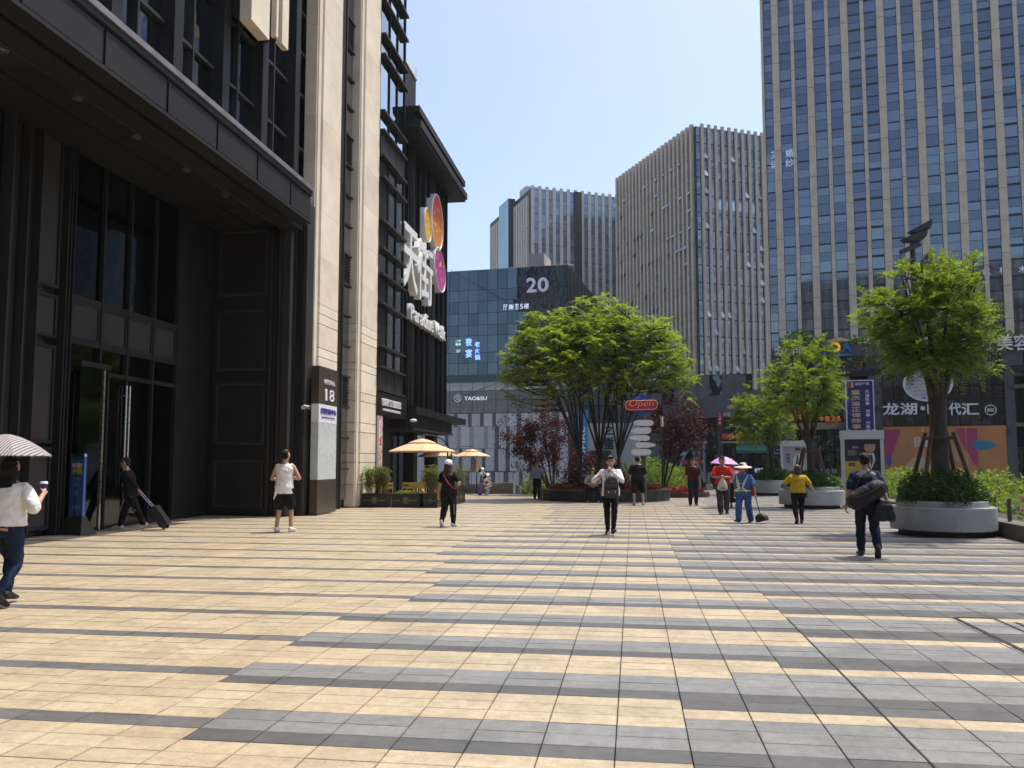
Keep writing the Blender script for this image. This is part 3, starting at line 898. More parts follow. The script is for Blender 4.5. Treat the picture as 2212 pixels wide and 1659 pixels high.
# striped stone base, piece by piece
SM = [mat('cladding_light', (0.42, 0.42, 0.415), 0.8, var=0.12, scale=1.5), mat('cladding_mid', (0.29, 0.295, 0.295), 0.8, var=0.12, scale=1.5), mat('cladding_dark', (0.095, 0.10, 0.108), 0.8, var=0.12, scale=1.5), mat('cladding_pale', (0.48, 0.48, 0.47), 0.8, var=0.12, scale=1.5)]
zz = [bxz(1020, v)[1] for v in (893.5, 921.6, 969, 1018, 1049)] + [0.1]
rr = random.Random(11)
for r in range(5):
    x = 0.0; prev = 0
    while x > BL_ + 0.5:
        dark = (prev % 2 == 1)
        w = rr.choice((0.42, 0.5)) if dark else rr.choice((0.85, 1.05, 1.3, 1.05))
        m = SM[rr.choice((1, 2, 2))] if dark else SM[rr.choice((0, 0, 3))]
        FB.box('cladding_strip', m, x - w + 0.01, x - 0.01, -0.06, rr.choice((0.0, 0.004, 0.008)), zz[r + 1] + 0.02, zz[r] - 0.02)
        x -= w; prev += 1
# side wall of raking dark fins
FBR = Face(B_, 'right', -0.05)
s = 0.0; k = 0
while s < 36:
    FBR.box('side_fin', M_FIN2 if k % 3 else M_FIN, s, s + 0.16, 0.0, 0.10 + 0.10 * (k % 2), 2, ztop - 0.02); s += 0.42; k += 1
box('side_glass', M_GL_B, -0.045, -0.02, 0, 36, 12, ztop - 0.1, B_)
# lettering
M_WHITE = mat('white_letter', (0.72, 0.72, 0.76), 0.5, var=0.04)
M_LWHITE = glow('lit_white_letter', (0.80, 0.85, 0.95), 0.28)
M_LBLUE = glow('lit_blue_letter', (0.16, 0.30, 1.0), 1.5)
M_LCYAN = glow('lit_cyan_letter', (0.45, 0.75, 0.8), 0.5)
def bsign(body, m, u0, u1, v0, v1, depth=0.12, bold=0.0, off=0.03, name='lettering', par=None):
    par = par or B_
    x0, z0 = face_xy(par, u0, v1); x1, z1 = face_xy(par, u1, v0)
    return text(body, m, par, x0, -off, z0, w=x1 - x0, h=z1 - z0, depth=depth, bold=bold, name=name)
def dz(x, y): return ((1500 + x / 4.148) * .632, (880 + y / 4.148) * .632)
def bs5(body, m, x0, x1, y0, y1, **k):
    u0, v0 = dz(x0, y0); u1, v1 = dz(x1, y1); return bsign(body, m, u0, u1, v0, v1, **k)
bs5('2', M_WHITE, 1250, 1390, 290, 505, depth=0.3, bold=0.02, name='number')
bs5('0', M_WHITE, 1408, 1560, 285, 498, depth=0.3, bold=0.02, name='number')
bs5('厅', M_LWHITE, 915, 975, 668, 745); bs5('搬', M_LWHITE, 995, 1065, 664, 742); bs5('至', M_LWHITE, 1082, 1135, 660, 738); bs5('5', M_LWHITE, 1155, 1195, 660, 732); bs5('楼', M_LWHITE, 1210, 1280, 652, 730)
bs5('夜', M_LBLUE, 382, 472, 1142, 1258, bold=0.008); bs5('宴', M_LBLUE, 384, 472, 1302, 1420, bold=0.008)
bs5('老', M_LBLUE, 512, 580, 1195, 1270, bold=0.008); bs5('火', M_LBLUE, 514, 580, 1288, 1362, bold=0.008); bs5('锅', M_LBLUE, 512, 586, 1378, 1455, bold=0.008)
bs5('二手', M_LCYAN, 240, 316, 1168, 1205); bs5('寄卖', M_LCYAN, 240, 316, 1215, 1252); bs5('5F', M_LWHITE, 250, 308, 1308, 1350)
def dz2(x, y): return ((1500 + x / 3.53) * .632, (1250 + y / 3.53) * .632)
u0, v0 = dz2(312, 370); u1, v1 = dz2(580, 420); bsign('TAO&SU', M_LWHITE, u0, u1, v0, v1)
u0, v0 = dz2(203, 425); u1, v1 = dz2(258, 362)
cx, cz = face_xy(B_, (u0 + u1) / 2, (v0 + v1) / 2); rad = 0.48
em = MB(); em.rings([[(cx + r * math.cos(a * PI / 12), y_, cz + r * math.sin(a * PI / 12)) for a in range(24)] for r, y_ in ((rad, -0.03), (rad, -0.12), (rad * 0.8, -0.12), (rad * 0.8, -0.07))], cap=False)
em.build('emblem', M_WHITE, B_); text('角', M_WHITE, B_, cx - 0.3, -0.06, cz - 0.3, w=0.6, h=0.62, depth=0.05, bold=0.02)
# cables of a festoon across the front, roof frames and stair head
for (ua, va, ub, vb) in ((975, 585, 1190, 705), (975, 867, 1150, 800)):
    xa, za = bxz(ua, va); xb, zb_ = bxz(ub, vb)
    MB().tube([(xa, -0.5, za), (xb, -0.5, zb_)], 0.03, 5).build('cable', M_FIN, B_)
M_RUST = mat('rusty_frame', (0.30, 0.20, 0.14), 0.8, var=0.3); M_SHADE = mat('roof_sheet', (0.62, 0.58, 0.52), 0.7, var=0.15)
for (xa, xb) in ((-7.9, -4.9), (-4.0, -0.9)):
    for k in range(7):
        t = k / 6; MB().tube([(xa + (xb - xa) * t, 4.0, ztop + 0.9), (xa + (xb - xa) * t, 9.0, ztop + 2.0)], 0.07, 5).build('roof_frame', M_RUST, B_)
    for k in range(4):
        MB().tube([(xa, 4 + 5 * k / 3, ztop + 0.93 + 1.1 * k / 3), (xb, 4 + 5 * k / 3, ztop + 0.93 + 1.1 * k / 3)], 0.06, 5).build('roof_frame', M_RUST, B_)
    for (px, py, pz) in ((xa, 4, 0.9), (xb, 4, 0.9), (xa, 9, 2.0), (xb, 9, 2.0)):
        MB().tube([(px, py, ztop - 0.1), (px, py, ztop + pz)], 0.08, 5).build('roof_post', M_RUST, B_)
    sh = MB(); sh.face([(xa, 4, ztop + 0.98), (xb, 4, ztop + 0.98), (xb, 9, ztop + 2.08), (xa, 9, ztop + 2.08)]); sh.face([(xa, 9, ztop + 2.06), (xb, 9, ztop + 2.06), (xb, 4, ztop + 0.96), (xa, 4, ztop + 0.96)])
    sh.build('roof_sheet', M_SHADE, B_)
box('stair_head', mat('render_grey', (0.30, 0.29, 0.28), 0.85), -5.2, -3.4, 3.0, 7, ztop - 0.1, ztop + 2.3, B_)

# ---- dark low building between the glass mall and the towers (behind the trees)
L_ = empty('link_building', base_at(1228, 104), math.radians(-8.2), 'low dark glazed block half hidden behind the central trees', 'building')
z0_, z1_ = 0, face_xy(L_, 1340, 815)[1]
box('body', M_MET3, 0.3, 22, 0.1, 10, 0, z1_, L_)
FL = Face(L_)
for i in range(15):
    for q in range(5):
        FL.box('glass_panel', M_GREYGL if (i * 3 + q) % 4 else M_GL_B, 0.4 + i * 1.4, 1.74 + i * 1.4, -0.08, 0.0, 0.2 + q * z1_ / 5.05, 0.2 + (q + 0.96) * z1_ / 5.05, wob=0.006)
ban = empty('vertical_banner', at(1259, 960, 84), math.radians(-8.2), 'tall blue vertical banner with white lettering behind the central trees', 'banner')
bw = 20 / F_PX * 84; bh = 147 / F_PX * 84
box('banner_board', mat('banner_blue', (0.02, 0.20, 0.36), 0.6, var=0.08), -bw / 2, bw / 2, 0, 0.3, -bh / 2, bh / 2, ban)
me = text_mesh('HHUHRL', bh * 0.72, bw * 0.42, 0.03, 0.01); me.materials.clear(); me.materials.append(M_WHITE)
o = bpy.data.objects.new('lettering', me); o.rotation_euler = (0, -PI / 2, 0); o.location = (bw * 0.25, -0.01, -bh * 0.46); link(o, ban)
wl = empty('court_wall', at(1300, 1010, 80), math.radians(-8.2), 'white panelled court wall with black brush characters behind the central trees', 'wall')
for k in range(5):
    box('wall_panel', mat('white_panel', (0.34, 0.34, 0.33), 0.7, var=0.06), -1.3 + k * 1.0, -0.32 + k * 1.0, 0, 0.15, -6.4, 4.2, wl)
box('dark_kiosk', M_MET3, -0.9, 0.9, -1.6, -0.1, -6.4, 1.6, wl)
text('之', M_FIN, wl, 0.2, -0.02, 3.1, w=1.0, h=0.95, depth=0.03, bold=0.02); text('重', M_FIN, wl, 0.2, -0.02, 1.75, w=1.0, h=1.1, depth=0.03, bold=0.02)

# ================================================================== podium of the right tower
M_DKST = mat('dark_granite', (0.055, 0.058, 0.064), 0.3, var=0.3, scale=1.2, spec=0.5)
M_DKGL = glass_mat('podium_glass', (0.05, 0.055, 0.065), (0.11, 0.12, 0.135), 0.04, wave=0.9, wscale=0.9, lo=0, hi=1)
M_SHOP = mat('shop_dark', (0.012, 0.013, 0.015), 0.4, var=0.3)
P_ = empty('shopping_podium', base_at(1690, 51.9), math.radians(-11.9), 'dark granite shop podium with white lettering under the right tower', 'building')
def pxz(u, v): return face_xy(P_, u, v)
ptop = pxz(1900, 742)[1]
PLEN = 24.0
FP = Face(P_)
box('body', M_SHOP, 0.0, PLEN, 1.5, 20, 0, ptop - 0.6, P_)
box('roof_slab', M_DKST, -0.2, PLEN, 0.3, 20.2, ptop - 0.597, ptop - 0.2, P_)
zband = pxz(1900, 800)[1]
x = 0.0; k = 0
while x < PLEN:
    FP.box('band_panel', M_DKGL if k % 5 else M_DKST, x + 0.02, x + 1.18, -0.3, 0.0, zband + 0.02, ptop - 0.75, wob=0.004)
    FP.box('parapet_panel', M_DKST, x + 0.02, x + 1.18, -0.28, 0.03, ptop - 0.72, ptop, wob=0.0)
    x += 1.2; k += 1
box('band_beam', M_MET3, -0.1, PLEN, 0.0, 1.49, zband - 0.3, zband, P_)
cols = [pxz(u, 900)[0] for u in (1700, 1830, 1893, 2183, 2235)]
for i, (c, w) in enumerate(zip(cols, (0.5, 0.5, 0.75, 0.5, 0.6))):
    box('column', M_DKST, c - w / 2, c + w / 2, -0.1, 0.9, 0, zband - 0.303, P_)
# wall of glazing over the hoarding
xa, xb = cols[2] + 0.4, cols[3] - 0.27
za, zb_ = pxz(2040, 919)[1], zband - 0.31
n = 11; hs = (zb_ - za) / 4
for i in range(n):
    w = (xb - xa) / n
    for q in range(4):
        FP.box('glass_panel', M_DKGL, xa + i * w + 0.03, xa + (i + 1) * w - 0.03, -0.10, -0.02, za + q * hs + 0.03, za + (q + 1) * hs - 0.03, wob=0.012)
box('glazing_back', M_FRAME, xa, xb, 0.12, 0.4, za, zb_, P_)
# shops left of the banner column: dark recess, fascia with lettering, lit strip
xs0, xs1 = cols[0] + 0.26, cols[1] - 0.26
for (v0, v1, m) in ((855, 884, M_DKST), (912, 926, mat('lit_ceiling_strip', (0.32, 0.29, 0.22), 0.7))):
    box('shop_fascia', m, xs0, xs1, 0.2 if m is M_DKST else 0.5, 1.2, pxz(1800, v1)[1], pxz(1800, v0)[1], P_)
for i in range(6):
    w = (xs1 - xs0) / 6
    FP.box('shop_window', M_DKGL, xs0 + i * w + 0.04, xs0 + (i + 1) * w - 0.04, -1.2, -1.1, 1.0, pxz(1800, 928)[1], wob=0.006)
xe = cols[3] + 0.26
box('shop_fascia', M_DKST, xe, xe + 4, 0.3, 1.4, pxz(2200, 812)[1], zband - 0.31, P_)
for (v0, v1) in ((828, 836), (912, 920)):
    box('light_strip', mat('lit_ceiling_strip', (0.32, 0.29, 0.22), 0.7), xe + 0.1, xe + 4, 0.5, 1.3, pxz(2200, v1)[1], pxz(2200, v0)[1], P_)
for i in range(3):
    for q in range(3):
        FP.box('shop_window', M_DKGL, xe + 0.1 + i * 1.2, xe + 1.22 + i * 1.2, -1.2, -1.1, 1.0 + q * 2.3, 3.2 + q * 2.3, wob=0.006)
# lettering on the podium
M_BODY = mat('letter_pale', (0.62, 0.66, 0.68), 0.5, var=0.04)
M_ORANGE = glow('lit_orange_letter', (0.75, 0.15, 0.03), 0.25)
M_RED = glow('lit_red_letter', (0.42, 0.03, 0.03), 0.12)
def ps(body, m, u0, u1, v0, v1, **k):
    k.setdefault('off', 0.06); return bsign(body, m, u0, u1, v0, v1, par=P_, **k)
for ch, a, b_ in (('龙', 65, 300), ('湖', 315, 548), ('·', 605, 650), ('时', 700, 910), ('代', 1000, 1170), ('汇', 1180, 1418)):
    u0 = (3000 + a / 4.148) * .632; u1 = (3000 + b_ / 4.148) * .632
    if ch == '·':
        x0, z0 = pxz(u0, 886); box('letter', M_BODY, x0, x0 + 0.22, -0.2, -0.06, z0, z0 + 0.2, P_)
    else: ps(ch, M_BODY, u0, u1, 870.5, 897.5, depth=0.15, bold=0.02, name='letter', off=0.13)
for ch, u0 in (('医', 2080), ('疗', 2116), ('美', 2153), ('容', 2190), ('丽', 1990), ('格', 2032)):
    ps(ch, M_BODY, u0, u0 + 33, 722, 758, depth=0.12, bold=0.012, name='letter', off=0.05)
ps('艾灸', M_BODY, 1672, 1700, 752, 768, bold=0.01); ps('中医', M_BODY, 1706, 1745, 750, 768, bold=0.01)
for ch, u0 in (('中', 1770), ('医', 1783), ('艾', 1795), ('灸', 1807)): ps(ch, M_ORANGE, u0, u0 + 10, 899, 910, depth=0.08, bold=0.012, off=-0.18)
for ch, u0 in (('又', 1709), ('令', 1722), ('新', 1734)): ps(ch, M_ORANGE, u0, u0 + 12, 886, 907, depth=0.08, bold=0.01, off=-0.18)
for ch, u0 in (('喜', 1768), ('食', 1782), ('馆', 1796)): ps(ch, M_WHITE, u0, u0 + 12.5, 1012, 1023, depth=0.08, bold=0.01, off=-1.05)
xc, zc = pxz(2139, 886); ring = MB(); ring.rings([[(xc + r * math.cos(a * PI / 16), y_, zc + r * math.sin(a * PI / 16)) for a in range(32)] for r, y_ in ((0.30, -0.11), (0.30, -0.17), (0.26, -0.17), (0.26, -0.11))], cap=False); ring.build('emblem_ring', M_WHITE, P_)
text('南区', M_WHITE, P_, xc - 0.19, -0.12, zc - 0.10, w=0.38, h=0.2, depth=0.04, bold=0.015)
# board with blue frame and D A
x0, z0 = pxz(1777, 771); x1, z1 = pxz(1838, 737)
mbf = MB(); w = 0.12
mbf.slab([(x0, z0), (x1, z0), (x1, z0 + w), (x0 + 0.14, z0 + w)], -0.2, -0.05).slab([(x0, z0), (x0 + 0.14, z0), (x0 + 0.42, z1), (x0 + 0.28, z1)], -0.21, -0.06)
mbf.build('sign_frame', mat('sign_blue', (0.02, 0.16, 0.50), 0.4), P_)
cap = MB(); cap.slab([(x0 + 0.3 + 1.3 * t, z1 + 0.02 + 0.22 * math.sin(PI * t)) for t in [k / 12 for k in range(13)]], -0.2, -0.05); cap.build('sign_cap', mat('sign_beige', (0.55, 0.42, 0.24), 0.5), P_)
text('D', glow('sign_orange', (0.9, 0.42, 0.05), 0.25), P_, x0 + 0.42, -0.08, z0 + 0.24, w=0.62, h=0.60, depth=0.12, bold=0.03); text('A', mat('sign_blue', (0.02, 0.16, 0.50)), P_, x0 + 1.1, -0.08, z0 + 0.24, w=0.55, h=0.6, depth=0.12, bold=0.03)
# mosaic oval sign
os_ = empty('oval_sign', tuple(P_.matrix_basis @ Vector((0, 0, 0))), P_.rotation_euler.z, 'pale oval mosaic sign with blue and green tiles above the lettering', 'sign')
def on_p(u, v): return pxz(u, v)
xc, zc = on_p(2003, 830); rx, rz = 1.28, 1.0
ov = MB(); ov.slab([(xc + rx * math.cos(a * PI / 18), zc + rz * math.sin(a * PI / 18)) for a in range(36)], -0.30, -0.14); ov.build('board', mat('oval_pale', (0.50, 0.50, 0.51), 0.6, var=0.05), os_)
rm = MB(); rm.rings([[(xc + rx * r * math.cos(a * PI / 18), y_, zc + rz * r * math.sin(a * PI / 18)) for a in range(36)] for r, y_ in ((1.03, -0.14), (1.03, -0.33), (0.97, -0.33), (0.97, -0.30))], cap=False); rm.build('rim', M_WHITE, os_)
rr = random.Random(5); tm = [mat('tile_grey', (0.36, 0.35, 0.36), 0.5), mat('tile_blue', (0.03, 0.15, 0.42), 0.5), mat('tile_green', (0.25, 0.42, 0.16), 0.5), mat('tile_stone', (0.42, 0.40, 0.38), 0.5)]
for i in range(11):
    for j in range(9):
        px, pz = xc + (-5 + i) * 0.215 + (j % 2) * 0.1, zc + (-4 + j) * 0.205
        if ((px - xc) / rx) ** 2 + ((pz - zc) / rz) ** 2 > 0.78: continue
        n_ = rr.choice((5, 6, 7)); r_ = 0.085; a0 = rr.random()
        t_ = MB(); t_.slab([(px + r_ * math.cos(a0 + a * 2 * PI / n_), pz + r_ * math.sin(a0 + a * 2 * PI / n_)) for a in range(n_)], -0.335, -0.3005)
        t_.build('tile', tm[rr.choice((0, 0, 0, 3, 3, 0, 1, 2))], os_)

# ---- towers behind the viewer, known from the reflections in the glass
for (bx, by, rz, Ln, Ht, lab) in ((-14, -48, PI, 0, 0, ''),):
    pass
def rear_tower(x, y, w, h, rz, lab):
    R_ = empty('office_tower', (x, y, -0.03), rz, lab, 'tower'); FR_ = Face(R_)
    box('body', M_FRAME, 0, w, 0.02, 14, 0, h, R_)
    by_ = []; s = 0.3
    while s < w - 2: by_.append((s, 0.7, 1.6)); s += 2.3
    finned_face(FR_, w, 0.5, h, by_, 3.2, 0.5, (1.5, 0.9, 0.68), 0.3, M_GL_E, 0, 3.6)
rear_tower(42, -45, 56, 50, PI, 'stone-finned tower behind the viewer mirrored in the right tower')
rear_tower(-48, -40, 18, 66, PI + 0.35, 'taller stone-finned tower behind the viewer mirrored in the glass mall')
# ---- painted hoarding under the glazing
hd = empty('hoarding', tuple(P_.location), P_.rotation_euler.z, 'orange painted hoarding with pink curtains under the white lettering', 'hoarding')
x0, z1h = pxz(1903, 920.5); x1, _ = pxz(2181, 920.5); z0h = 0.6
M_HO = mat('hoarding_orange', (0.42, 0.185, 0.07), 0.75, var=0.12, scale=1.5); M_HP = mat('hoarding_pink', (0.34, 0.05, 0.12), 0.75, var=0.1)
wp = (x1 - x0) / 3
for i in range(3):
    box('board', M_HO, x0 + i * wp + (0.025 if i else 0), x0 + (i + 1) * wp - 0.02, -0.06, 0.1, z0h, z1h - 0.05, hd)
    if i: box('joint_strip', mat('hoarding_joint', (0.55, 0.42, 0.30), 0.7), x0 + i * wp - 0.02, x0 + i * wp + 0.025, -0.075, 0.1, z0h, z1h - 0.06, hd)
def cur(xa, xb, flip):
    pts = [(xa, z1h - 0.2), (xa, z1h - 2.4)]
    for k in range(8):
        t = k / 7; pts.append((xa + (xb - xa) * t ** 0.85, z1h - 2.4 + 2.2 * t ** 1.25))
    if flip: pts = [(2 * xa + (xb - xa) - p[0], p[1]) for p in pts]
    if flip: pts = pts[::-1]
    m = MB(); m.slab(pts[::-1] if not flip else pts[::-1], -0.075, -0.0605); return m
cur(x0 + 0.1, x0 + 1.05, False).build('painted_curtain', M_HP, hd)
cur(x0 + 3.95, x0 + 5.05, True).build('painted_curtain', M_HP, hd)
for (fx, fz, w, h, c) in ((1.0, 1.6, 0.55, 0.35, (0.05, 0.22, 0.30)), (0.42, 2.35, 0.3, 0.75, (0.03, 0.10, 0.26)), (6.0, 3.3, 1.25, 0.65, (0.04, 0.18, 0.30)), (5.9, 1.55, 0.55, 0.7, (0.04, 0.17, 0.10)), (4.55, 0.95, 0.6, 0.4, (0.06, 0.24, 0.28)), (5.3, 0.95, 0.55, 0.35, (0.36, 0.06, 0.06)), (1.35, 1.05, 0.8, 0.35, (0.04, 0.19, 0.13)), (2.2, 1.9, 1.3, 1.5, (0.42, 0.34, 0.24)), (4.75, 2.6, 0.8, 0.7, (0.40, 0.25, 0.11)), (3.7, 1.3, 0.5, 0.5, (0.05, 0.18, 0.12))):
    xx, zz_ = x0 + fx * (x1 - x0) / 7.6, z1h - 4.25 + fz * 4.25 / 4.6
    n_ = 9; rr = random.Random(int(fx * 100)); mb = MB()
    mb.slab([(xx + w / 2 * (0.8 + 0.35 * rr.random()) * math.cos(a * 2 * PI / n_), zz_ + h / 2 * (0.8 + 0.35 * rr.random()) * math.sin(a * 2 * PI / n_)) for a in range(n_)], -0.078, -0.0605)
    mb.build('painted_shape', mat('paint_%d' % int(fx * 100), c, 0.75, var=0.08), hd)
text('时代', mat('faded_white', (0.45, 0.40, 0.36), 0.7), hd, x0 + 1.75, -0.062, z1h - 1.35, w=1.7, h=0.75, depth=0.012, bold=0.03)

# ---- blue and gold banner on the podium column, and its twin on the farther one
M_NAVY = mat('banner_navy', (0.022, 0.018, 0.135), 0.6, var=0.06, scale=1); M_GOLD = mat('gold_letter', (0.50, 0.40, 0.20), 0.5, var=0.08); M_BEDGE = mat('banner_edge', (0.55, 0.55, 0.62), 0.5)
def law_banner(u0, u1, v0, v1, d, label):
    p0 = at(u0, v1, d); p1 = at(u1, v0, d); w = (u1 - u0) / F_PX * d * 1.0; h = (v1 - v0) / F_PX * d
    b = empty('vertical_banner', p0, math.radians(-9), label, 'banner', 'law office banners')
    box('banner_board', M_NAVY, 0, w, 0, 0.12, 0, h, b)
    for (xa, xb, za, zb_) in ((-0.03, 0.03, -0.03, h + 0.03), (w - 0.03, w + 0.03, -0.03, h + 0.03)):
        box('edge_strip', M_BEDGE, xa, xb, -0.03, 0.123, za, zb_, b)
    box('edge_strip', M_BEDGE, 0.03, w - 0.03, -0.03, 0.123, h - 0.03, h + 0.03, b)
    box('edge_strip', M_BEDGE, 0.03, w - 0.03, -0.03, 0.123, -0.03, 0.03, b)
    k = h / 15.2
    for i, ch in enumerate('重庆渝正律师事务所'):
        text(ch, M_GOLD, b, w * 0.18, -0.002, h - k * (2.75 + i * 1.12), w=w * 0.34, h=k * 0.92, depth=0.015, bold=0.02, name='letter')
    for i, ch in enumerate('承接民事、刑事、行政等各类案件'):
        if ch == '、': continue
        text(ch, M_WHITE, b, w * 0.70, -0.002, h - k * (2.55 + i * 0.76), w=w * 0.15, h=k * 0.62, depth=0.015, bold=0.015, name='letter')
    box('logo_mark', mat('logo_red', (0.42, 0.03, 0.04), 0.6), w * 0.07, w * 0.18, -0.012, -0.001, h - k * 1.35, h - k * 0.3, b)
    box('logo_mark', M_GOLD, w * 0.20, w * 0.28, -0.012, -0.001, h - k * 1.35, h - k * 0.3, b)
    text('渝正律师', M_WHITE, b, w * 0.34, -0.002, h - k * 0.95, w=w * 0.52, h=k * 0.55, depth=0.012, bold=0.01)
    text('18号', M_WHITE, b, w * 0.1, -0.002, k * 0.9, w=w * 0.4, h=k * 0.6, depth=0.012, bold=0.02)
    # the post that carries it
    box('post', M_DKST, w + 0.06, w + 0.06 + w * 0.18, 0.05, 0.4, -p0.z - 5.2 if d > 51 else -p0.z, h + 0.2, b)
    return b
law_banner(1832, 1887, 822, 990, 47, 'larger navy banner with gold characters above the lit portrait panel')
law_banner(1673, 1707, 885, 979, 66, 'smaller navy banner with gold characters behind the second planter tree')

# ---- free-standing light boxes with portraits
M_LBF = mat('lightbox_frame', (0.50, 0.54, 0.54), 0.4, 0.2, var=0.06)
def lightbox(u, d, w, z1, label, kind):
    p = at(u, 1001, d)
    b = empty('light_box', (p.x, p.y, 0), math.radians(-9), label, 'light box')
    box('frame_side', M_LBF, -w / 2, -w / 2 + 0.12, 0, 0.3, 0.02, z1 - 0.32, b); box('frame_side', M_LBF, w / 2 - 0.12, w / 2, 0, 0.3, 0.02, z1 - 0.32, b)
    box('frame_top', M_LBF, -w / 2 - 0.02, w / 2 + 0.02, -0.02, 0.32, z1 - 0.318, z1, b)
    box('frame_foot', M_LBF, -w / 2 + 0.122, w / 2 - 0.122, 0.01, 0.29, 0.02, 0.45, b)
    for s in (-1, 1): box('clip', M_STEEL, s * w * 0.3 - 0.06, s * w * 0.3 + 0.06, 0.05, 0.2, z1 + 0.001, z1 + 0.04, b)
    x0, x1 = -w / 2 + 0.123, w / 2 - 0.123; za, zb_ = 0.453, z1 - 0.321; W_, H_ = x1 - x0, zb_ - za
    M1 = mat('print_dark', (0.025, 0.02, 0.032), 0.4, var=0.1) if kind == 'dark' else mat('print_pale', (0.33, 0.31, 0.37), 0.4, var=0.06)
    box('poster', M1, x0, x1, 0.05, 0.2, za, zb_, b)
    def el(name, m, cx, cz, rx, rz, y, n=20, a0=0, a1=2 * PI):
        mb = MB(); mb.slab([(x0 + cx * W_ + rx * W_ * math.cos(a0 + (a1 - a0) * k / n), za + cz * H_ + rz * H_ * math.sin(a0 + (a1 - a0) * k / n)) for k in range(n + (1 if a1 - a0 < 6 else 0))], y - 0.004, y); return mb.build(name, m, b)
    def pol(name, m, pts, y):
        mb = MB(); mb.slab([(x0 + a * W_, za + c * H_) for a, c in pts], y - 0.004, y); return mb.build(name, m, b)
    SK = mat('print_skin', (0.42, 0.27, 0.20), 0.4, var=0.1); HR = mat('print_hair', (0.02, 0.017, 0.018), 0.4)
    if kind == 'dark':
        pol('print', mat('print_yellow', (0.55, 0.36, 0.06), 0.4), [(0, 0), (1, 0), (1, 0.40), (0.8, 0.50), (0.35, 0.60), (0, 0.60)], 0.049)
        pol('print', mat('print_suit', (0.016, 0.016, 0.02), 0.4), [(0.45, 0.54), (0.75, 0.45), (1, 0.37), (1, 0.72), (0.9, 0.76), (0.6, 0.75)], 0.044)
        pol('print', mat('print_shirt', (0.55, 0.55, 0.56), 0.4), [(0.60, 0.57), (0.74, 0.46), (0.86, 0.62), (0.82, 0.75), (0.62, 0.74)], 0.039)
        pol('print', HR, [(0.70, 0.72), (0.74, 0.50), (0.79, 0.62), (0.77, 0.72)], 0.034)
        el('print', SK, 0.71, 0.80, 0.045 * 2.6, 0.045, 0.0345); el('print', SK, 0.71, 0.86, 0.16, 0.105, 0.0295)
        el('print', HR, 0.71, 0.905, 0.165, 0.07, 0.0245, 16, 0.1, PI - 0.1)
        for s in (-1, 1): el('print', HR, 0.71 + s * 0.062, 0.872, 0.028, 0.006, 0.0245)
        el('print', mat('print_lip', (0.30, 0.12, 0.10), 0.4), 0.71, 0.812, 0.04, 0.006, 0.0245)
        text('眼', HR, b, x0 + W_ * 0.10, 0.044, za + H_ * 0.50, w=W_ * 0.2, h=H_ * 0.075, depth=0.004, bold=0.02); text('师', HR, b, x0 + W_ * 0.52, 0.0345, za + H_ * 0.50, w=W_ * 0.17, h=H_ * 0.075, depth=0.004, bold=0.02)
        text('鑫', HR, b, x0 + W_ * 0.8, 0.044, za + H_ * 0.41, w=W_ * 0.12, h=H_ * 0.045, depth=0.004, bold=0.02)
        text('李林', M_WHITE, b, x0 + W_ * 0.22, 0.046, za + H_ * 0.835, w=W_ * 0.16, h=H_ * 0.04, depth=0.003)
        for k in range(5): box('print', M_LBF, x0 + W_ * 0.08, x0 + W_ * (0.30 + 0.05 * (k % 2)), 0.046, 0.0495, za + H_ * (0.80 - 0.022 * k), za + H_ * (0.805 - 0.022 * k), b)
    else:
        pol('print', mat('print_shirt', (0.55, 0.55, 0.58), 0.4), [(0.42, 0.0), (0.98, 0.0), (0.98, 0.66), (0.80, 0.80), (0.58, 0.80), (0.46, 0.68)], 0.049)
        pol('print', HR, [(0.56, 0.50), (0.60, 0.44), (0.66, 0.55), (0.68, 0.78), (0.63, 0.78)], 0.044)
        el('print', SK, 0.66, 0.87, 0.12, 0.065, 0.044); el('print', HR, 0.66, 0.90, 0.135, 0.06, 0.039, 16, 0.0, PI)
        for s in (-1, 1): el('print', HR, 0.66 + s * 0.045, 0.875, 0.026, 0.006, 0.039)
        for i, ch in enumerate('根管调'): text(ch, mat('print_ink', (0.03, 0.04, 0.09), 0.4), b, x0 + W_ * 0.12, 0.047, za + H_ * (0.74 - 0.10 * i), w=W_ * 0.2, h=H_ * 0.08, depth=0.004, bold=0.01)
    # glass front
    return b
lightbox(1864, 30, 1.42, 2.73, 'larger light box with a suited portrait over yellow, beside the glass railing', 'dark')
lightbox(1716, 46.5, 1.42, 2.8, 'smaller pale light box with a portrait in white, behind the second planter', 'pale')

# ---- low shop building, left of the podium
Q_ = empty('shop_building', base_at(1455, 80), math.radians(-11.9), 'low dark shop building with red lettering and a green awning', 'building')
def qxz(u, v): return face_xy(Q_, u, v)
xr, zr = qxz(1692, 833); xl, zl = qxz(1455, 868)
par = MB(); par.slab([(xl, qxz(1455, 905)[1]), (xr, qxz(1692, 896)[1]), (xr, zr), (xl, zl)], -0.2, 0.4); par.build('parapet', mat('grey_cladding', (0.075, 0.085, 0.095), 0.4, var=0.2, scale=0.6), Q_)
box('body', M_SHOP, xl, xr, 1.2, 12, 0, min(zl, zr) - 0.4, Q_)
FQ = Face(Q_)
for k in range(14):
    w = (xr - xl) / 14
    if k % 3 == 0: box('column', M_DKST, xl + k * w - 0.22, xl + k * w + 0.22, -0.05, 0.6, 0, qxz(1500, 905)[1], Q_)
    else:
        for q in range(3): FQ.box('shop_window', M_DKGL, xl + k * w + 0.05, xl + (k + 1) * w - 0.05, -1.0, -0.9, 0.3 + q * 2.6, 2.8 + q * 2.6, wob=0.008)
def qs(body, m, u0, u1, v0, v1, **k): k.setdefault('off', 0.10); return bsign(body, m, u0, u1, v0, v1, par=Q_, **k)
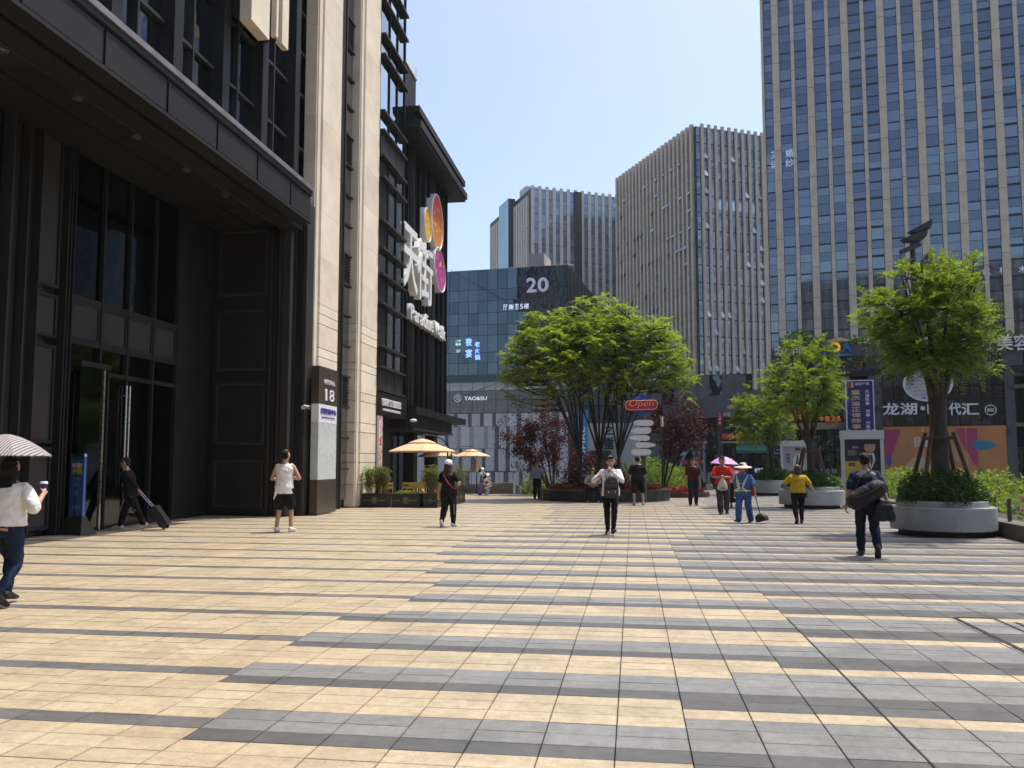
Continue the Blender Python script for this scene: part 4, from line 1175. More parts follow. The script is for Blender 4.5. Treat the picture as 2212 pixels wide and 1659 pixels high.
x0, z0 = qxz(1556, 953); x1, z1 = qxz(1640, 932); box('sign_board', M_SHOP, x0, x1, -0.08, 0.5, z0, z1, Q_)
for ch, u0 in (('神', 1559), ('态', 1574), ('虾', 1589), ('王', 1604)): qs(ch, M_RED, u0, u0 + 12.5, 934.5, 950, depth=0.08, bold=0.02, name='letter')
x0, z0 = qxz(1549.5, 920); x1, z1 = qxz(1562, 892); box('hanging_sign', mat('sign_red', (0.30, 0.015, 0.02), 0.5), x0, x1, -0.35, -0.1, z0, z1, Q_)
for i, ch in enumerate('二楼食'): qs(ch, M_WHITE, 1553, 1558.5, 894 + i * 8.5, 900 + i * 8.5, off=0.36, depth=0.03)
x0, z0 = qxz(1562, 899.5); x1, z1 = qxz(1578, 891); box('shop_board', mat('board_cream', (0.45, 0.43, 0.36), 0.6), x0, x1, -0.2, -0.06, z0, z1, Q_)
x0, z0 = qxz(1586, 979); x1, z1 = qxz(1658, 957)
aw = MB(); aw.rings([[(x0, -1.0, z0), (x1, -1.0, z0)], [(x0, -0.98, z0 + 0.25), (x1, -0.98, z0 + 0.25)], [(x0, -0.1, z1), (x1, -0.1, z1)], [(x0, -0.05, z1), (x1, -0.05, z1)], [(x0, -0.95, z0), (x1, -0.95, z0)]], cap=False, close=False)
aw.build('awning', mat('awning_green', (0.02, 0.13, 0.105), 0.7), Q_)
box('light_strip', mat('lit_ceiling_strip', (0.32, 0.29, 0.22), 0.7), qxz(1558, 956)[0], qxz(1660, 956)[0], -0.3, 0.1, qxz(1600, 957)[1], qxz(1600, 953.5)[1], Q_)
box('sign_board', M_SHOP, qxz(1630, 1012)[0], qxz(1656, 1012)[0], -2.0, -1.9, qxz(1640, 1024)[1], qxz(1640, 1009)[1], Q_)
for ch, u0 in (('桃', 1634), ('花', 1640.3), ('里', 1646.6)): qs(ch, M_LWHITE, u0, u0 + 5.6, 1011, 1021, off=2.01, depth=0.04, bold=0.01)
x0, z0 = qxz(1470, 1006); x1, z1 = qxz(1525, 991); box('sign_board', mat('sign_dim_red', (0.06, 0.006, 0.01), 0.5), x0, x1, -0.5, -0.3, z0, z1, Q_)
for ch, u0 in (('大', 1478), ('虾', 1496), ('粉', 1513)): qs(ch, M_RED, u0, u0 + 10, 993, 1004, off=0.51, depth=0.05, bold=0.01)
# steel portal with a direction arrow
for (ua, va, ub, vb) in ((1468, 1040, 1500, 958), (1500, 958, 1532, 1040), (1508, 1040, 1524, 966), (1470, 958, 1535, 958), (1530, 958, 1531, 1040)):
    xa, za = qxz(ua, va); xb, zb_ = qxz(ub, vb); MB().tube([(xa, -3, za), (xb, -3, zb_)], 0.13, 6).build('steel_strut', mat('grey_steel', (0.23, 0.24, 0.26), 0.5, 0.3), Q_)
qs('南', M_BODY, 1462, 1476, 957, 974, off=3.3, depth=0.1, bold=0.02)
xa, za = qxz(1481, 985); xb, zb_ = qxz(1504, 957); xm = xb; ar = MB()
hh = (zb_ - za) / 2; ww = (xb - xa)
ar.slab([(xa, za), (xa + ww * 0.4, za), (xb, za + hh), (xa + ww * 0.6, zb_), (xa + ww * 0.25, zb_), (xa + ww * 0.62, za + hh)], -3.45, -3.3); ar.build('arrow', mat('arrow_pale', (0.42, 0.50, 0.60), 0.5), Q_)

# ================================================================== things on the plaza
# ---- mall sign on the fin wall: two characters, three petals, the latin line
ms = empty('mall_sign', (-9.4, 37, 7.6), 0, 'white three-dimensional mall lettering with three coloured petals on black fins', 'sign')
def onsign(name, m, mb, smooth=False):
    o = mb.build(name, m, None, smooth); o.parent = ms; o.matrix_parent_inverse = Matrix.Translation(-Vector((-9.4, 37, 7.6))); return o
M_SIGNW = mat('sign_white', (0.74, 0.74, 0.72), 0.5, var=0.04)
SS = 1.045
def wall_text(ch, m, y0, y1, z0, z1, x=-9.86, depth=0.25, bold=0.02, par=ms, off=(-9.4, 37, 7.6), name='letter'):
    y0, y1, z0, z1 = y0 * SS, y1 * SS, 1.55 + (z0 - 1.55) * SS, 1.55 + (z1 - 1.55) * SS
    me = text_mesh(ch, y1 - y0, z1 - z0, depth, bold); me.materials.clear(); me.materials.append(m)
    o = bpy.data.objects.new(name, me); o.location = (x, y0, z0); o.rotation_euler = (0, 0, PI / 2); link(o, par); o.matrix_parent_inverse = Matrix.Translation(-Vector(off)); return o
wall_text('天', M_SIGNW, 32.62, 34.95, 8.72, 11.42, depth=0.34, bold=0.012)
wall_text('街', M_SIGNW, 34.85, 37.70, 8.70, 11.42, depth=0.34, bold=0.008)
latin = 'Paradise Walk'
adv = dict(P=.56, a=.5, r=.36, d=.56, i=.25, s=.42, e=.52, W=.86, l=.25, k=.5); adv[' '] = .18
tot = sum(adv[c] for c in latin); yy = 34.1; sc_ = 6.7 / tot
for c in latin:
    if c != ' ':
        low = 7.62; hi = 8.28 if c in 'PdlkWi' else 8.10
        wall_text(c, M_SIGNW, yy + 0.02, yy + adv[c] * sc_ - 0.05, low, hi, depth=0.26, bold=0.012)
    yy += adv[c] * sc_
def petal_mat(name, c0, c1):
    m, t, p, out = _nt(name)
    tc = t.nodes.new('ShaderNodeTexCoord'); sp = t.nodes.new('ShaderNodeSeparateXYZ'); t.links.new(tc.outputs['Generated'], sp.inputs[0])
    t.links.new(_mixrgb(t, c1, c0, _ramp(t, sp.outputs[2], 0.1, 0.9)), p.inputs['Base Color']); p.inputs['Roughness'].default_value = 0.35
    return m
def petal(cy, cz, ry, rz, tiltv, m, dots, seed):
    cy, cz, ry, rz = cy * SS, 1.55 + (cz - 1.55) * SS, ry * SS, rz * SS
    def pt(a, r, x):
        yq, zq = ry * r * math.cos(a), rz * r * math.sin(a); return (x, cy + yq * math.cos(tiltv) - zq * math.sin(tiltv), cz + yq * math.sin(tiltv) + zq * math.cos(tiltv))
    n = 40
    rim = MB(); rim.rings([[pt(a * 2 * PI / n, r, x) for a in range(n)] for r, x in ((1, -9.95), (1, -9.60), (0.955, -9.58), (0.94, -9.62))], cap=False)
    onsign('petal_rim', M_SIGNW, rim)
    f = MB(); f.rings([[pt(a * 2 * PI / n, 0.945, x) for a in range(n)] for x in (-9.8, -9.625)]); onsign('petal', m, f)
    rr = random.Random(seed)
    for k in range(dots):
        a, r = rr.random() * 6.28, 0.2 + 0.55 * rr.random(); c = pt(a, r, -9.62)
        w, h = rr.choice(((0.05, 0.10), (0.04, 0.07), (0.07, 0.14)))
        d_ = MB(); d_.rings([[(x, c[1] + w * math.cos(q * PI / 5), c[2] + h * math.sin(q * PI / 5)) for q in range(10)] for x in (-9.624, -9.605)])
        onsign('petal_dot', mat('petal_yellow', (0.85, 0.62, 0.05), 0.4) if k % 2 else mat('petal_pink', (0.85, 0.45, 0.30), 0.4), d_)
petal(38.85, 13.1, 1.22, 1.38, 0.10, petal_mat('petal_red', (0.62, 0.045, 0.03), (0.72, 0.27, 0.03)), 14, 1)
petal(36.95, 12.45, 0.66, 0.80, 0.35, petal_mat('petal_orange', (0.78, 0.34, 0.02), (0.80, 0.50, 0.02)), 7, 2)
petal(39.45, 10.92, 1.28, 0.98, -0.45, petal_mat('petal_magenta', (0.40, 0.03, 0.22), (0.50, 0.06, 0.30)), 11, 3)
for k in range(5):
    onsign('bracket', M_FIN, MB().box(-10.1, -9.8, 35.6 + k * 1.3, 35.7 + k * 1.3, 7.9, 13.4 if k > 2 else 9.2))

# ---- tall totem with the building number
tm_ = empty('totem_sign', (-9.5, 25.1, 0), 0, 'tall brown totem with white number eighteen against the first stone pier', 'sign')
def totb(name, m, x0, x1, y0, y1, z0, z1):
    return box(name, m, x0 + 9.5, x1 + 9.5, y0 - 25.1, y1 - 25.1, z0, z1, tm_)
M_BRN = mat('totem_brown', (0.085, 0.068, 0.055), 0.35, 0.3, var=0.1, scale=2)
totb('base_panel', M_BRN, -9.60, -9.36, 24.24, 25.84, 0.03, 1.058); totb('head_panel', M_BRN, -9.60, -9.36, 24.24, 25.84, 3.352, 4.50)
totb('white_panel', mat('totem_panel', (0.50, 0.54, 0.53), 0.3, var=0.04), -9.60, -9.365, 24.26, 25.82, 1.06, 2.79)
totb('name_panel', mat('totem_name', (0.74, 0.74, 0.76), 0.3, var=0.03), -9.60, -9.362, 24.26, 25.82, 2.795, 3.35)
def tot_text(s, m, y0, y1, z0, z1, x, **k):
    me = text_mesh(s, y1 - y0, z1 - z0, 0.02, k.get('bold', 0.0)); me.materials.clear(); me.materials.append(m)
    o = bpy.data.objects.new(k.get('name', 'lettering'), me); o.location = (x + 9.5, y0 - 25.1, z0); o.rotation_euler = (0, 0, PI / 2); return link(o, tm_)
tot_text('1', M_WHITE, 24.76, 24.90, 3.48, 3.84, -9.362, name='number'); tot_text('8', M_WHITE, 25.12, 25.52, 3.48, 3.84, -9.362, name='number')
tot_text('时代中心', M_WHITE, 24.66, 25.58, 3.98, 4.14, -9.362); tot_text('三', M_BRN, 24.98, 25.2, 4.22, 4.32, -9.364)
M_PUR = mat('name_purple', (0.07, 0.05, 0.28), 0.5)
tot_text('龙湖租售中心', M_PUR, 24.38, 25.74, 3.06, 3.24, -9.364, bold=0.03); tot_text('Longfor Sales & Lease Service Center', M_PUR, 24.5, 25.62, 2.93, 2.98, -9.364)
cm = empty('security_camera', (-9.9, 23.95, 3.2), 0, 'small white security camera beside the totem', 'camera')
MB().tube([(0.2, 0, 0.05), (0.42, -0.12, 0.0)], [0.05, 0.05], 10).build('housing', M_WHITE, cm); MB().tube([(0.42, -0.12, 0.0), (0.45, -0.137, -0.007)], [0.038, 0.038], 10).build('lens', M_FIN, cm); MB().box(0.12, 0.21, -0.03, 0.03, -0.04, 0.06).build('bracket', M_WHITE, cm)

# ---- burger shop: black fascia, food poster, yellow menu board, spot lamp
bs = empty('shop_fascia_sign', (-9.6, 32.4, 3.4), 0, 'black fascia sign with white hand-drawn lettering over the burger shop', 'sign')
def bbox(name, m, x0, x1, y0, y1, z0, z1, par=bs, off=(-9.6, 32.4, 3.4)):
    return box(name, m, x0 - off[0], x1 - off[0], y0 - off[1], y1 - off[1], z0 - off[2], z1 - off[2], par)
bbox('board', M_FIN, -10.05, -9.44, 30.84, 34.5, 3.40, 4.25)
def bt(s, y0, y1, z0, z1, bold, name='letter'):
    me = text_mesh(s, y1 - y0, z1 - z0, 0.05, bold); me.materials.clear(); me.materials.append(glow('fascia_letter', (0.55, 0.56, 0.58), 0.10))
    o = bpy.data.objects.new(name, me); o.location = (-9.44 + 9.6, y0 - 32.4, z0 - 3.4); o.rotation_euler = (0, 0, PI / 2); link(o, bs)
yy = 30.95
for ch in "LIGHT'S BURGER":
    w_ = {'I': .12, "'": .1, ' ': .16}.get(ch, .20)
    if ch != ' ': bt(ch, yy, yy + w_ - 0.03, 3.76 if ch != "'" else 3.92, 4.03, 0.0)
    yy += w_
bt('BURGER FRIES SHAKE BEER COFFEE', 31.05, 33.42, 3.56, 3.65, 0.0, 'lettering')
fp = empty('food_poster', (-9.5, 30.8, 1.3), 0, 'tall food poster of fries and fruit on the corner of the second pier', 'poster')
box('board', mat('poster_white', (0.66, 0.64, 0.66), 0.5, var=0.04), -0.1, 0.0, 0.04, 0.46, 0.08, 2.06, fp)
rr = random.Random(8)
for (zc, col, n_) in ((1.88, (0.70, 0.10, 0.28), 4), (1.55, (0.55, 0.20, 0.04), 9), (1.30, (0.13, 0.32, 0.04), 4), (1.1, (0.62, 0.05, 0.10), 12), (0.85, (0.70, 0.10, 0.14), 6), (0.6, (0.72, 0.33, 0.05), 12), (0.35, (0.60, 0.22, 0.10), 6), (0.15, (0.55, 0.15, 0.06), 5)):
    for k in range(n_):
        cy_, cz_ = 0.25 + rr.uniform(-0.15, 0.15), zc + rr.uniform(-0.15, 0.13); r_ = rr.uniform(0.025, 0.06)
        d_ = MB(); d_.rings([[(x, cy_ + r_ * math.cos(q * PI / 4), cz_ + r_ * rr.uniform(1, 1.5) * math.sin(q * PI / 4)) for q in range(8)] for x in (0.0, 0.003 + 0.001 * k)]); d_.build('print', mat('print_food_%d' % int(zc * 100), col, 0.5, var=0.2, scale=20), fp)
mbd = empty('menu_board', (-10.9, 34.6, 0.03), 0, 'narrow yellow menu board hanging at the burger shop door', 'sign')
box('board', mat('menu_yellow', (0.62, 0.40, 0.07), 0.5, var=0.15, scale=8), 0, 0.5, 0, 0.05, 1.55, 2.75, mbd); box('hanger', M_FIN, 0.22, 0.28, 0.01, 0.04, 2.75, 3.6, mbd)
wd = empty('door_frame', (-9.9, 31.25, 0.03), 0, 'black door frame of the burger shop behind the planters', 'door frame')
for (x0, x1, y0, y1, z0, z1) in ((-0.3, 0.3, 0, 0.5, 0, 3.3), (-0.9, -0.8, 0.5, 0.6, 0, 3.3), (-0.9, -0.8, 2.0, 2.1, 0, 3.3), (-0.9, -0.8, 0.6, 2.0, 2.6, 2.7)):
    box('post', M_FIN, x0, x1, y0, y1, z0, z1, wd)
pn = box('pane', M_GL_DK, -0.86, -0.84, 0.6, 2.0, 0.05, 2.6, wd)
for k, c in enumerate(((0.5, 0.55, 0.2), (0.5, 0.5, 0.5), (0.3, 0.06, 0.08))):
    box('notice', mat('notice_%d' % k, c, 0.6, var=0.2, scale=10), -0.83, -0.82, 0.75 + 0.35 * k, 1.0 + 0.35 * k, 0.5, 1.5, wd)
lp = empty('spot_lamp', (-9.44, 34.0, 3.3), 0, 'white spot lamp on a bracket under the black fascia', 'lamp')
MB().tube([(0, 0, 0.1), (0.35, 0, 0.05)], 0.02, 6).build('arm', M_FIN, lp); h_ = MB(); h_.ball((0.42, 0, 0.02), 0.16, 0.09, 0.07); h_.build('head', M_WHITE, lp, True)

# ---- information stand in the shade by the door
st = empty('information_stand', (-12.12, 17.12, 0.0), math.radians(-18), 'blue information stand on a dark wedge base in the shaded entrance', 'sign')
wb = MB(); wb.rings([[(-0.42, -0.20, 0.005), (0.42, -0.20, 0.005), (0.42, 0.20, 0.005), (-0.42, 0.20, 0.005)], [(-0.24, -0.05, 0.40), (0.24, -0.05, 0.40), (0.24, 0.05, 0.40), (-0.24, 0.05, 0.40)]]); wb.build('base', M_MET2, st)
M_IB = petal_mat('stand_blue', (0.02, 0.10, 0.30), (0.06, 0.12, 0.42))
box('board', M_IB, -0.22, 0.22, -0.03, 0.03, 0.40, 1.70, st); box('cap', M_STEEL, -0.22, 0.22, -0.031, 0.031, 1.70, 1.76, st)
text('线上线下', M_WHITE, st, -0.17, -0.031, 1.47, w=0.34, h=0.09, depth=0.006, bold=0.02); text('齐来狂欢', mat('stand_lime', (0.35, 0.45, 0.05), 0.5), st, -0.14, -0.031, 1.36, w=0.28, h=0.08, depth=0.006, bold=0.02)
bd = MB(); bd.slab([(-0.19, 1.31), (0.19, 1.31), (0.17, 1.35), (0.12, 1.52), (0.0, 1.60), (-0.12, 1.54), (-0.18, 1.36)], -0.0305, -0.0301); bd.build('print', mat('stand_gold', (0.40, 0.27, 0.10), 0.5), st)
for k, (w, z) in enumerate(((0.16, 1.22), (0.22, 1.18), (0.14, 1.10), (0.2, 1.06), (0.1, 0.94), (0.2, 0.90), (0.12, 0.86), (0.26, 0.60), (0.3, 0.56))):
    box('print', mat('stand_pale', (0.35, 0.42, 0.52), 0.5), -w / 2, w / 2, -0.0335, -0.0302, z, z + 0.014, st)
# ================================================================== plants
def fronds(origins, dirs, ups, length, pairs, leaf_l, leaf_w, droop, rng, ang=1.05, taper=True):
    """Compound leaves: two rows of leaflets along a drooping stalk. origins, dirs, ups (N,3); length (N,). Returns verts, faces."""
    N = len(origins); a = dirs / np.linalg.norm(dirs, axis=1, keepdims=True)
    s = np.cross(a, ups); s /= np.linalg.norm(s, axis=1, keepdims=True) + 1e-9
    n = np.cross(s, a)
    V = []
    for k in range(pairs):
        t = (k + 0.7) / pairs
        p = origins + a * (length * t)[:, None] - np.array([0, 0, 1.0]) * (droop * length * t * t)[:, None]
        sc = (0.55 + 0.45 * math.sin(PI * min(1, t * 1.1 + 0.05))) if taper else 1.0
        for sd in (-1, 1):
            jit = rng.normal(0, 0.18, (N, 3))
            d = a * math.cos(ang) + s * sd * math.sin(ang) + n * 0.10 + jit
            d /= np.linalg.norm(d, axis=1, keepdims=True)
            w = np.cross(d, n + rng.normal(0, 0.35, (N, 3))); w /= np.linalg.norm(w, axis=1, keepdims=True) + 1e-9
            L = (leaf_l * sc * rng.uniform(0.8, 1.2, N))[:, None]; Wd = (leaf_w * sc * rng.uniform(0.8, 1.2, N))[:, None]
            V.append(np.stack([p, p + d * L * 0.45 + w * Wd, p + d * L, p + d * L * 0.45 - w * Wd], axis=1))
    V = np.concatenate(V, axis=0)                       # (N*pairs*2, 4, 3)
    verts = V.reshape(-1, 3); faces = np.arange(len(verts), dtype=np.int32).reshape(-1, 4)
    return verts, faces

def leaves(points, size, rng, up=0.4, aspect=0.5):
    """Single leaves: folded diamonds turned every way, a little upwards."""
    N = len(points)
    d = rng.normal(0, 1, (N, 3)); d[:, 2] = d[:, 2] * 0.6 + up; d /= np.linalg.norm(d, axis=1, keepdims=True)
    w = np.cross(d, rng.normal(0, 1, (N, 3))); w /= np.linalg.norm(w, axis=1, keepdims=True) + 1e-9
    L = (size * rng.uniform(0.7, 1.3, N))[:, None]; W = L * aspect * 0.5
    V = np.stack([points, points + d * L * 0.5 + w * W, points + d * L, points + d * L * 0.5 - w * W], axis=1)
    verts = V.reshape(-1, 3); return verts, np.arange(len(verts), dtype=np.int32).reshape(-1, 4)

def bezier(p0, p1, p2, n=7):
    return [p0 * (1 - t) ** 2 + p1 * 2 * t * (1 - t) + p2 * t * t for t in [k / (n - 1) for k in range(n)]]

M_BARK = mat('bark', (0.055, 0.045, 0.035), 0.9, var=0.4, scale=12, bump=0.5, bscale=30, sz=0.3)
M_BARK2 = mat('bark_dark', (0.035, 0.028, 0.024), 0.9, var=0.4, scale=12, bump=0.4, bscale=30)
M_LEAF_B = leaf_mat('leaf_bright', (0.12, 0.185, 0.03), (0.27, 0.33, 0.065), 0.55, (1.45, 1.45, 0.6))
M_LEAF_M = leaf_mat('leaf_mid', (0.085, 0.145, 0.025), (0.21, 0.27, 0.05), 0.52, (1.5, 1.5, 0.6))
M_LEAF_D = leaf_mat('leaf_dark', (0.025, 0.065, 0.012), (0.06, 0.12, 0.02), 0.25, (1.4, 1.6, 0.6))
M_LEAF_R = leaf_mat('leaf_red', (0.026, 0.010, 0.011), (0.075, 0.020, 0.019), 0.30, (1.6, 0.9, 0.8))
M_LEAF_BB = leaf_mat('leaf_bamboo', (0.09, 0.13, 0.03), (0.20, 0.19, 0.07), 0.35, (1.2, 1.2, 0.7))
M_LEAF_O = leaf_mat('leaf_orange', (0.12, 0.025, 0.012), (0.22, 0.07, 0.02), 0.3, (1.3, 1.0, 0.8))

def broad_tree(name, base, label, cat, fork_z, trunk_r, crown_c, crown_r, n_limb, n_tip, fr_per, fr_len, pairs, ll, lw, leafm, seed, group=None, shell=0.55, flat_bottom=-0.6, bark=None, droop=0.35, up=0.35, splay=0.5):
    """trunk, limbs that spread to the crown, twigs to each tip, a spray of compound leaves on every tip"""
    rng = np.random.default_rng(seed); rr = random.Random(seed)
    root = empty(name, base, 0, label, cat, group)
    cc = Vector(crown_c); cr = Vector(crown_r)
    tr = MB()
    tr.tube([(0, 0, 0.0), (0.01, 0, fork_z * 0.3), (0.0, 0.02, fork_z * 0.7), (0, 0.01, fork_z)], [trunk_r * 1.25, trunk_r, trunk_r * 0.93, trunk_r * 0.98], 12)
    limbs = []
    for k in range(n_limb):
        a = 2 * PI * (k + rr.uniform(-0.25, 0.25)) / n_limb; ring = rr.uniform(0.35, 0.75)
        e = Vector((cc.x + cr.x * ring * math.cos(a), cc.y + cr.y * ring * math.sin(a), cc.z + cr.z * rr.uniform(0.25, 0.75)))
        s = Vector((trunk_r * 0.5 * math.cos(a), trunk_r * 0.5 * math.sin(a), fork_z - rr.uniform(0.0, 0.25)))
        m = Vector((s.x * (1 - splay) + e.x * splay * 0.9, s.y * (1 - splay) + e.y * splay * 0.9, s.z + (e.z - s.z) * 0.5))
        pts = bezier(s, m, e, 8); limbs.append(pts)
        tr.tube(pts, [trunk_r * (0.40 - 0.33 * i / 7) for i in range(8)], 7)
    tr.build('trunk', bark or M_BARK, root, True)
    tips = []
    tries = 0
    while len(tips) < n_tip and tries < 20000:
        tries += 1
        v = Vector((rr.gauss(0, 1), rr.gauss(0, 1), rr.gauss(0, 1))).normalized()
        r = shell + (1 - shell) * rr.random() ** 0.7
        r *= 0.86 + 0.22 * math.sin(3.1 * math.atan2(v.y, v.x) + seed) * math.cos(2.3 * v.z + seed)
        p = Vector((cc.x + v.x * cr.x * r, cc.y + v.y * cr.y * r, cc.z + v.z * cr.z * r))
        if v.z * r < flat_bottom: continue
        q = p - cc
        if math.sin(q.x * 3.1 + seed) * math.sin(q.y * 2.7 + 2 * seed) + math.sin(q.z * 3.4 + 0.7 * seed) * 0.8 < -0.95: continue
        tips.append(p)
    tw = MB(); O = []; Dv = []; Up = []
    for p in tips:
        best = min(((p - q).length + (0.0 if q.z < p.z + 0.1 else 0.8), li, qi) for li, pts in enumerate(limbs) for qi, q in enumerate(pts) if qi >= 3)
        q = limbs[best[1]][best[2]]
        m = (p + q) / 2 + Vector((0, 0, -0.06 * (p - q).length))
        tw.tube([q, m, p], [0.018 + 0.01 * trunk_r, 0.012, 0.005], 4)
        out = Vector(((p.x - cc.x) / cr.x, (p.y - cc.y) / cr.y, (p.z - cc.z) / cr.z + 0.1)).normalized()
        for f in range(fr_per):
            d = (out * 0.8 + Vector((rr.gauss(0, 0.75), rr.gauss(0, 0.75), rr.gauss(0, 0.4) + up))).normalized()
            back = rr.random() * 0.5
            o_ = p * (1 - back) + m * back
            O.append(o_); Dv.append(d); Up.append(Vector((rr.gauss(0, 0.3), rr.gauss(0, 0.3), 1)))
    tw.build('twigs', bark or M_BARK, root)['kind'] = 'stuff'
    O = np.array([tuple(o) for o in O]); Dv = np.array([tuple(o) for o in Dv]); Up = np.array([tuple(o) for o in Up])
    L = fr_len * rng.uniform(0.7, 1.25, len(O))
    v, f = fronds(O, Dv, Up, L, pairs, ll, lw, droop, rng)
    cn = bpy.data.objects.new('crown', np_mesh('crown', v, f, leafm)); cn['kind'] = 'stuff'; link(cn, root)
    return root

def vase_tree(name, base, label, group, stems, leafm, seed, fr_len, pairs, ll, lw, dom_c, dom_r, n_tip, fr_per):
    """many thin stems that fan out from a low fork to a domed roof of leaves"""
    rng = np.random.default_rng(seed); rr = random.Random(seed)
    root = empty(name, base, 0, label, 'tree', group)
    tr = MB(); paths = []
    fz, rad, lean = stems['fork'], stems['r'], Vector(stems.get('lean', (0, 0, 0)))
    f = Vector((lean.x, lean.y, fz))
    tr.tube([(0, 0, 0), (lean.x * 0.3, lean.y * 0.3, fz * 0.5), f], [rad * 1.25, rad, rad * 0.95], 10)
    C = Vector(dom_c) - Vector(base); R_ = Vector(dom_r)
    for k in range(stems['n']):
        a = 2 * PI * (k + rr.uniform(-0.3, 0.3)) / stems['n']; rg = rr.uniform(0.45, 0.95)
        e = Vector((C.x + R_.x * rg * math.cos(a), C.y + R_.y * rg * math.sin(a), 0))
        e.z = C.z + R_.z * (math.sqrt(max(0.05, 1 - rg * rg)) * 0.75)
        m = f + (e - f) * 0.5 + Vector((-(e.x - f.x) * 0.12, -(e.y - f.y) * 0.12, 0.12 * (e - f).length))
        pts = bezier(f, m, e, 9); paths.append(pts)
        tr.tube(pts, [rad * (0.58 - 0.50 * i / 8) for i in range(9)], 6)
    tr.build('trunk', M_BARK2, root, True)
    tw = MB(); O = []; Dv = []; Up = []
    for k in range(n_tip):
        while True:
            v = Vector((rr.gauss(0, 1), rr.gauss(0, 1), rr.gauss(0, 1))).normalized()
            if v.z > -0.25 or (v.z > -0.62 and rr.random() < 0.45): break
        r = (0.50 + 0.50 * rr.random() ** 0.6) * (0.93 + 0.13 * math.sin(3.3 * math.atan2(v.y, v.x) + seed) * math.cos(3.1 * v.z + seed))
        p = Vector((C.x + R_.x * v.x * r, C.y + R_.y * v.y * r, C.z + R_.z * v.z * r))
        best = min(((p - q).length + (0.0 if q.z < p.z else 1.0), pi_, qi) for pi_, pts in enumerate(paths) for qi, q in enumerate(pts) if qi >= 3)
        q = paths[best[1]][best[2]]; m = (p + q) / 2 - Vector((0, 0, 0.08 * (p - q).length))
        tw.tube([q, m, p], [0.024, 0.015, 0.006], 4)
        a0 = rr.random() * 6
        for f_ in range(fr_per):
            b_ = a0 + f_ * 2 * PI / fr_per + rr.uniform(-0.3, 0.3)
            d = Vector((math.cos(b_), math.sin(b_), rr.uniform(-0.45, 0.85)))
            O.append(p); Dv.append(d); Up.append(Vector((0, 0, 1)))
    tw.build('twigs', M_BARK2, root)['kind'] = 'stuff'
    O = np.array([tuple(o) for o in O]); Dv = np.array([tuple(o) for o in Dv]); Up = np.array([tuple(o) for o in Up])
    v, fc = fronds(O, Dv, Up, fr_len * rng.uniform(0.7, 1.2, len(O)), pairs, ll, lw, 0.30, rng)
    cn = bpy.data.objects.new('crown', np_mesh('crown', v, fc, leafm)); cn['kind'] = 'stuff'; link(cn, root)
    return root

def shrub(name, base, label, cat, r, h, n, size, leafm, seed, group=None, stems=0, z0=0.0, aspect=0.5, dome=True, up=0.4, extra=None):
    """a dome of single leaves on short stems"""
    rng = np.random.default_rng(seed); rr = random.Random(seed)
    root = empty(name, base, 0, label, cat, group)
    v = rng.normal(0, 1, (n, 3)); v /= np.linalg.norm(v, axis=1, keepdims=True); v[:, 2] = np.abs(v[:, 2])
    rad = 0.45 + 0.55 * rng.random(n) ** 0.5
    bump = 1 + 0.12 * np.sin(5 * np.arctan2(v[:, 1], v[:, 0]) + seed) * np.cos(4 * v[:, 2])
    rx, ry = (r if hasattr(r, '__len__') else (r, r))
    pts = v * (rad * bump)[:, None] * np.array([rx, ry, h]) + np.array([0, 0, z0])
    vv, ff = leaves(pts, size, rng, up, aspect)
    o = bpy.data.objects.new('foliage', np_mesh('foliage', vv, ff, leafm)); o['kind'] = 'stuff'; link(o, root)
    st = MB()
    for k in range(stems or 8):
        a = rr.random() * 6.28; e = rr.uniform(0.3, 0.8)
        st.tube([(0.1 * rx * math.cos(a), 0.1 * ry * math.sin(a), 0), (rx * e * 0.6 * math.cos(a), ry * e * 0.6 * math.sin(a), z0 + h * 0.45), (rx * e * math.cos(a), ry * e * math.sin(a), z0 + h * 0.8)], [0.02, 0.014, 0.006], 5)
    st.build('stems', M_BARK2, root)['kind'] = 'stuff'
    if extra:
        m, cnt, sz = extra
        idx = rng.choice(np.nonzero(rad > 0.85)[0], cnt)
        vv, ff = leaves(pts[idx] * 1.03, sz, rng, 0.8, 0.9)
        o = bpy.data.objects.new('flowers', np_mesh('flowers', vv, ff, m)); o['kind'] = 'stuff'; link(o, root)
    return root

# ---- round concrete planters, each with its clipped shrub and a staked tree
M_CONC = mat('concrete', (0.34, 0.345, 0.335), 0.85, var=0.16, scale=3.0, bump=0.2, bscale=60)
M_CONC2 = mat('concrete_plinth', (0.06, 0.06, 0.058), 0.9, var=0.2, scale=5)
M_SOIL = mat('soil', (0.03, 0.022, 0.016), 0.95)
def planter(u, d, r, label):
    p = at(u, 1001, d); b = empty('round_planter', (p.x, p.y, 0), 0, label, 'planter', 'round concrete planters')
    k = MB(); k.lathe([(r * 0.84, 0.005), (r * 0.84, 0.13)], 40); k.build('plinth', M_CONC2, b)
    k = MB(); k.lathe([(r * 0.80, 0.125), (r * 0.99, 0.125), (r, 0.14), (r, 0.60), (r * 0.99, 0.615), (r * 0.86, 0.617)], 56, cap=True); k.build('seat_ring', M_CONC, b)
    k = MB(); k.lathe([(r * 0.86, 0.60), (r * 0.86, 0.735), (r * 0.85, 0.745), (r * 0.79, 0.745), (r * 0.79, 0.66)], 56, cap=False); k.build('inner_ring', M_CONC, b)
    k = MB(); k.lathe([(0.02, 0.69), (r * 0.80, 0.69)], 30); k.build('soil', M_SOIL, b)
    return p
M_STAKE = mat('stake_wood', (0.07, 0.05, 0.036), 0.9, var=0.35, scale=8)
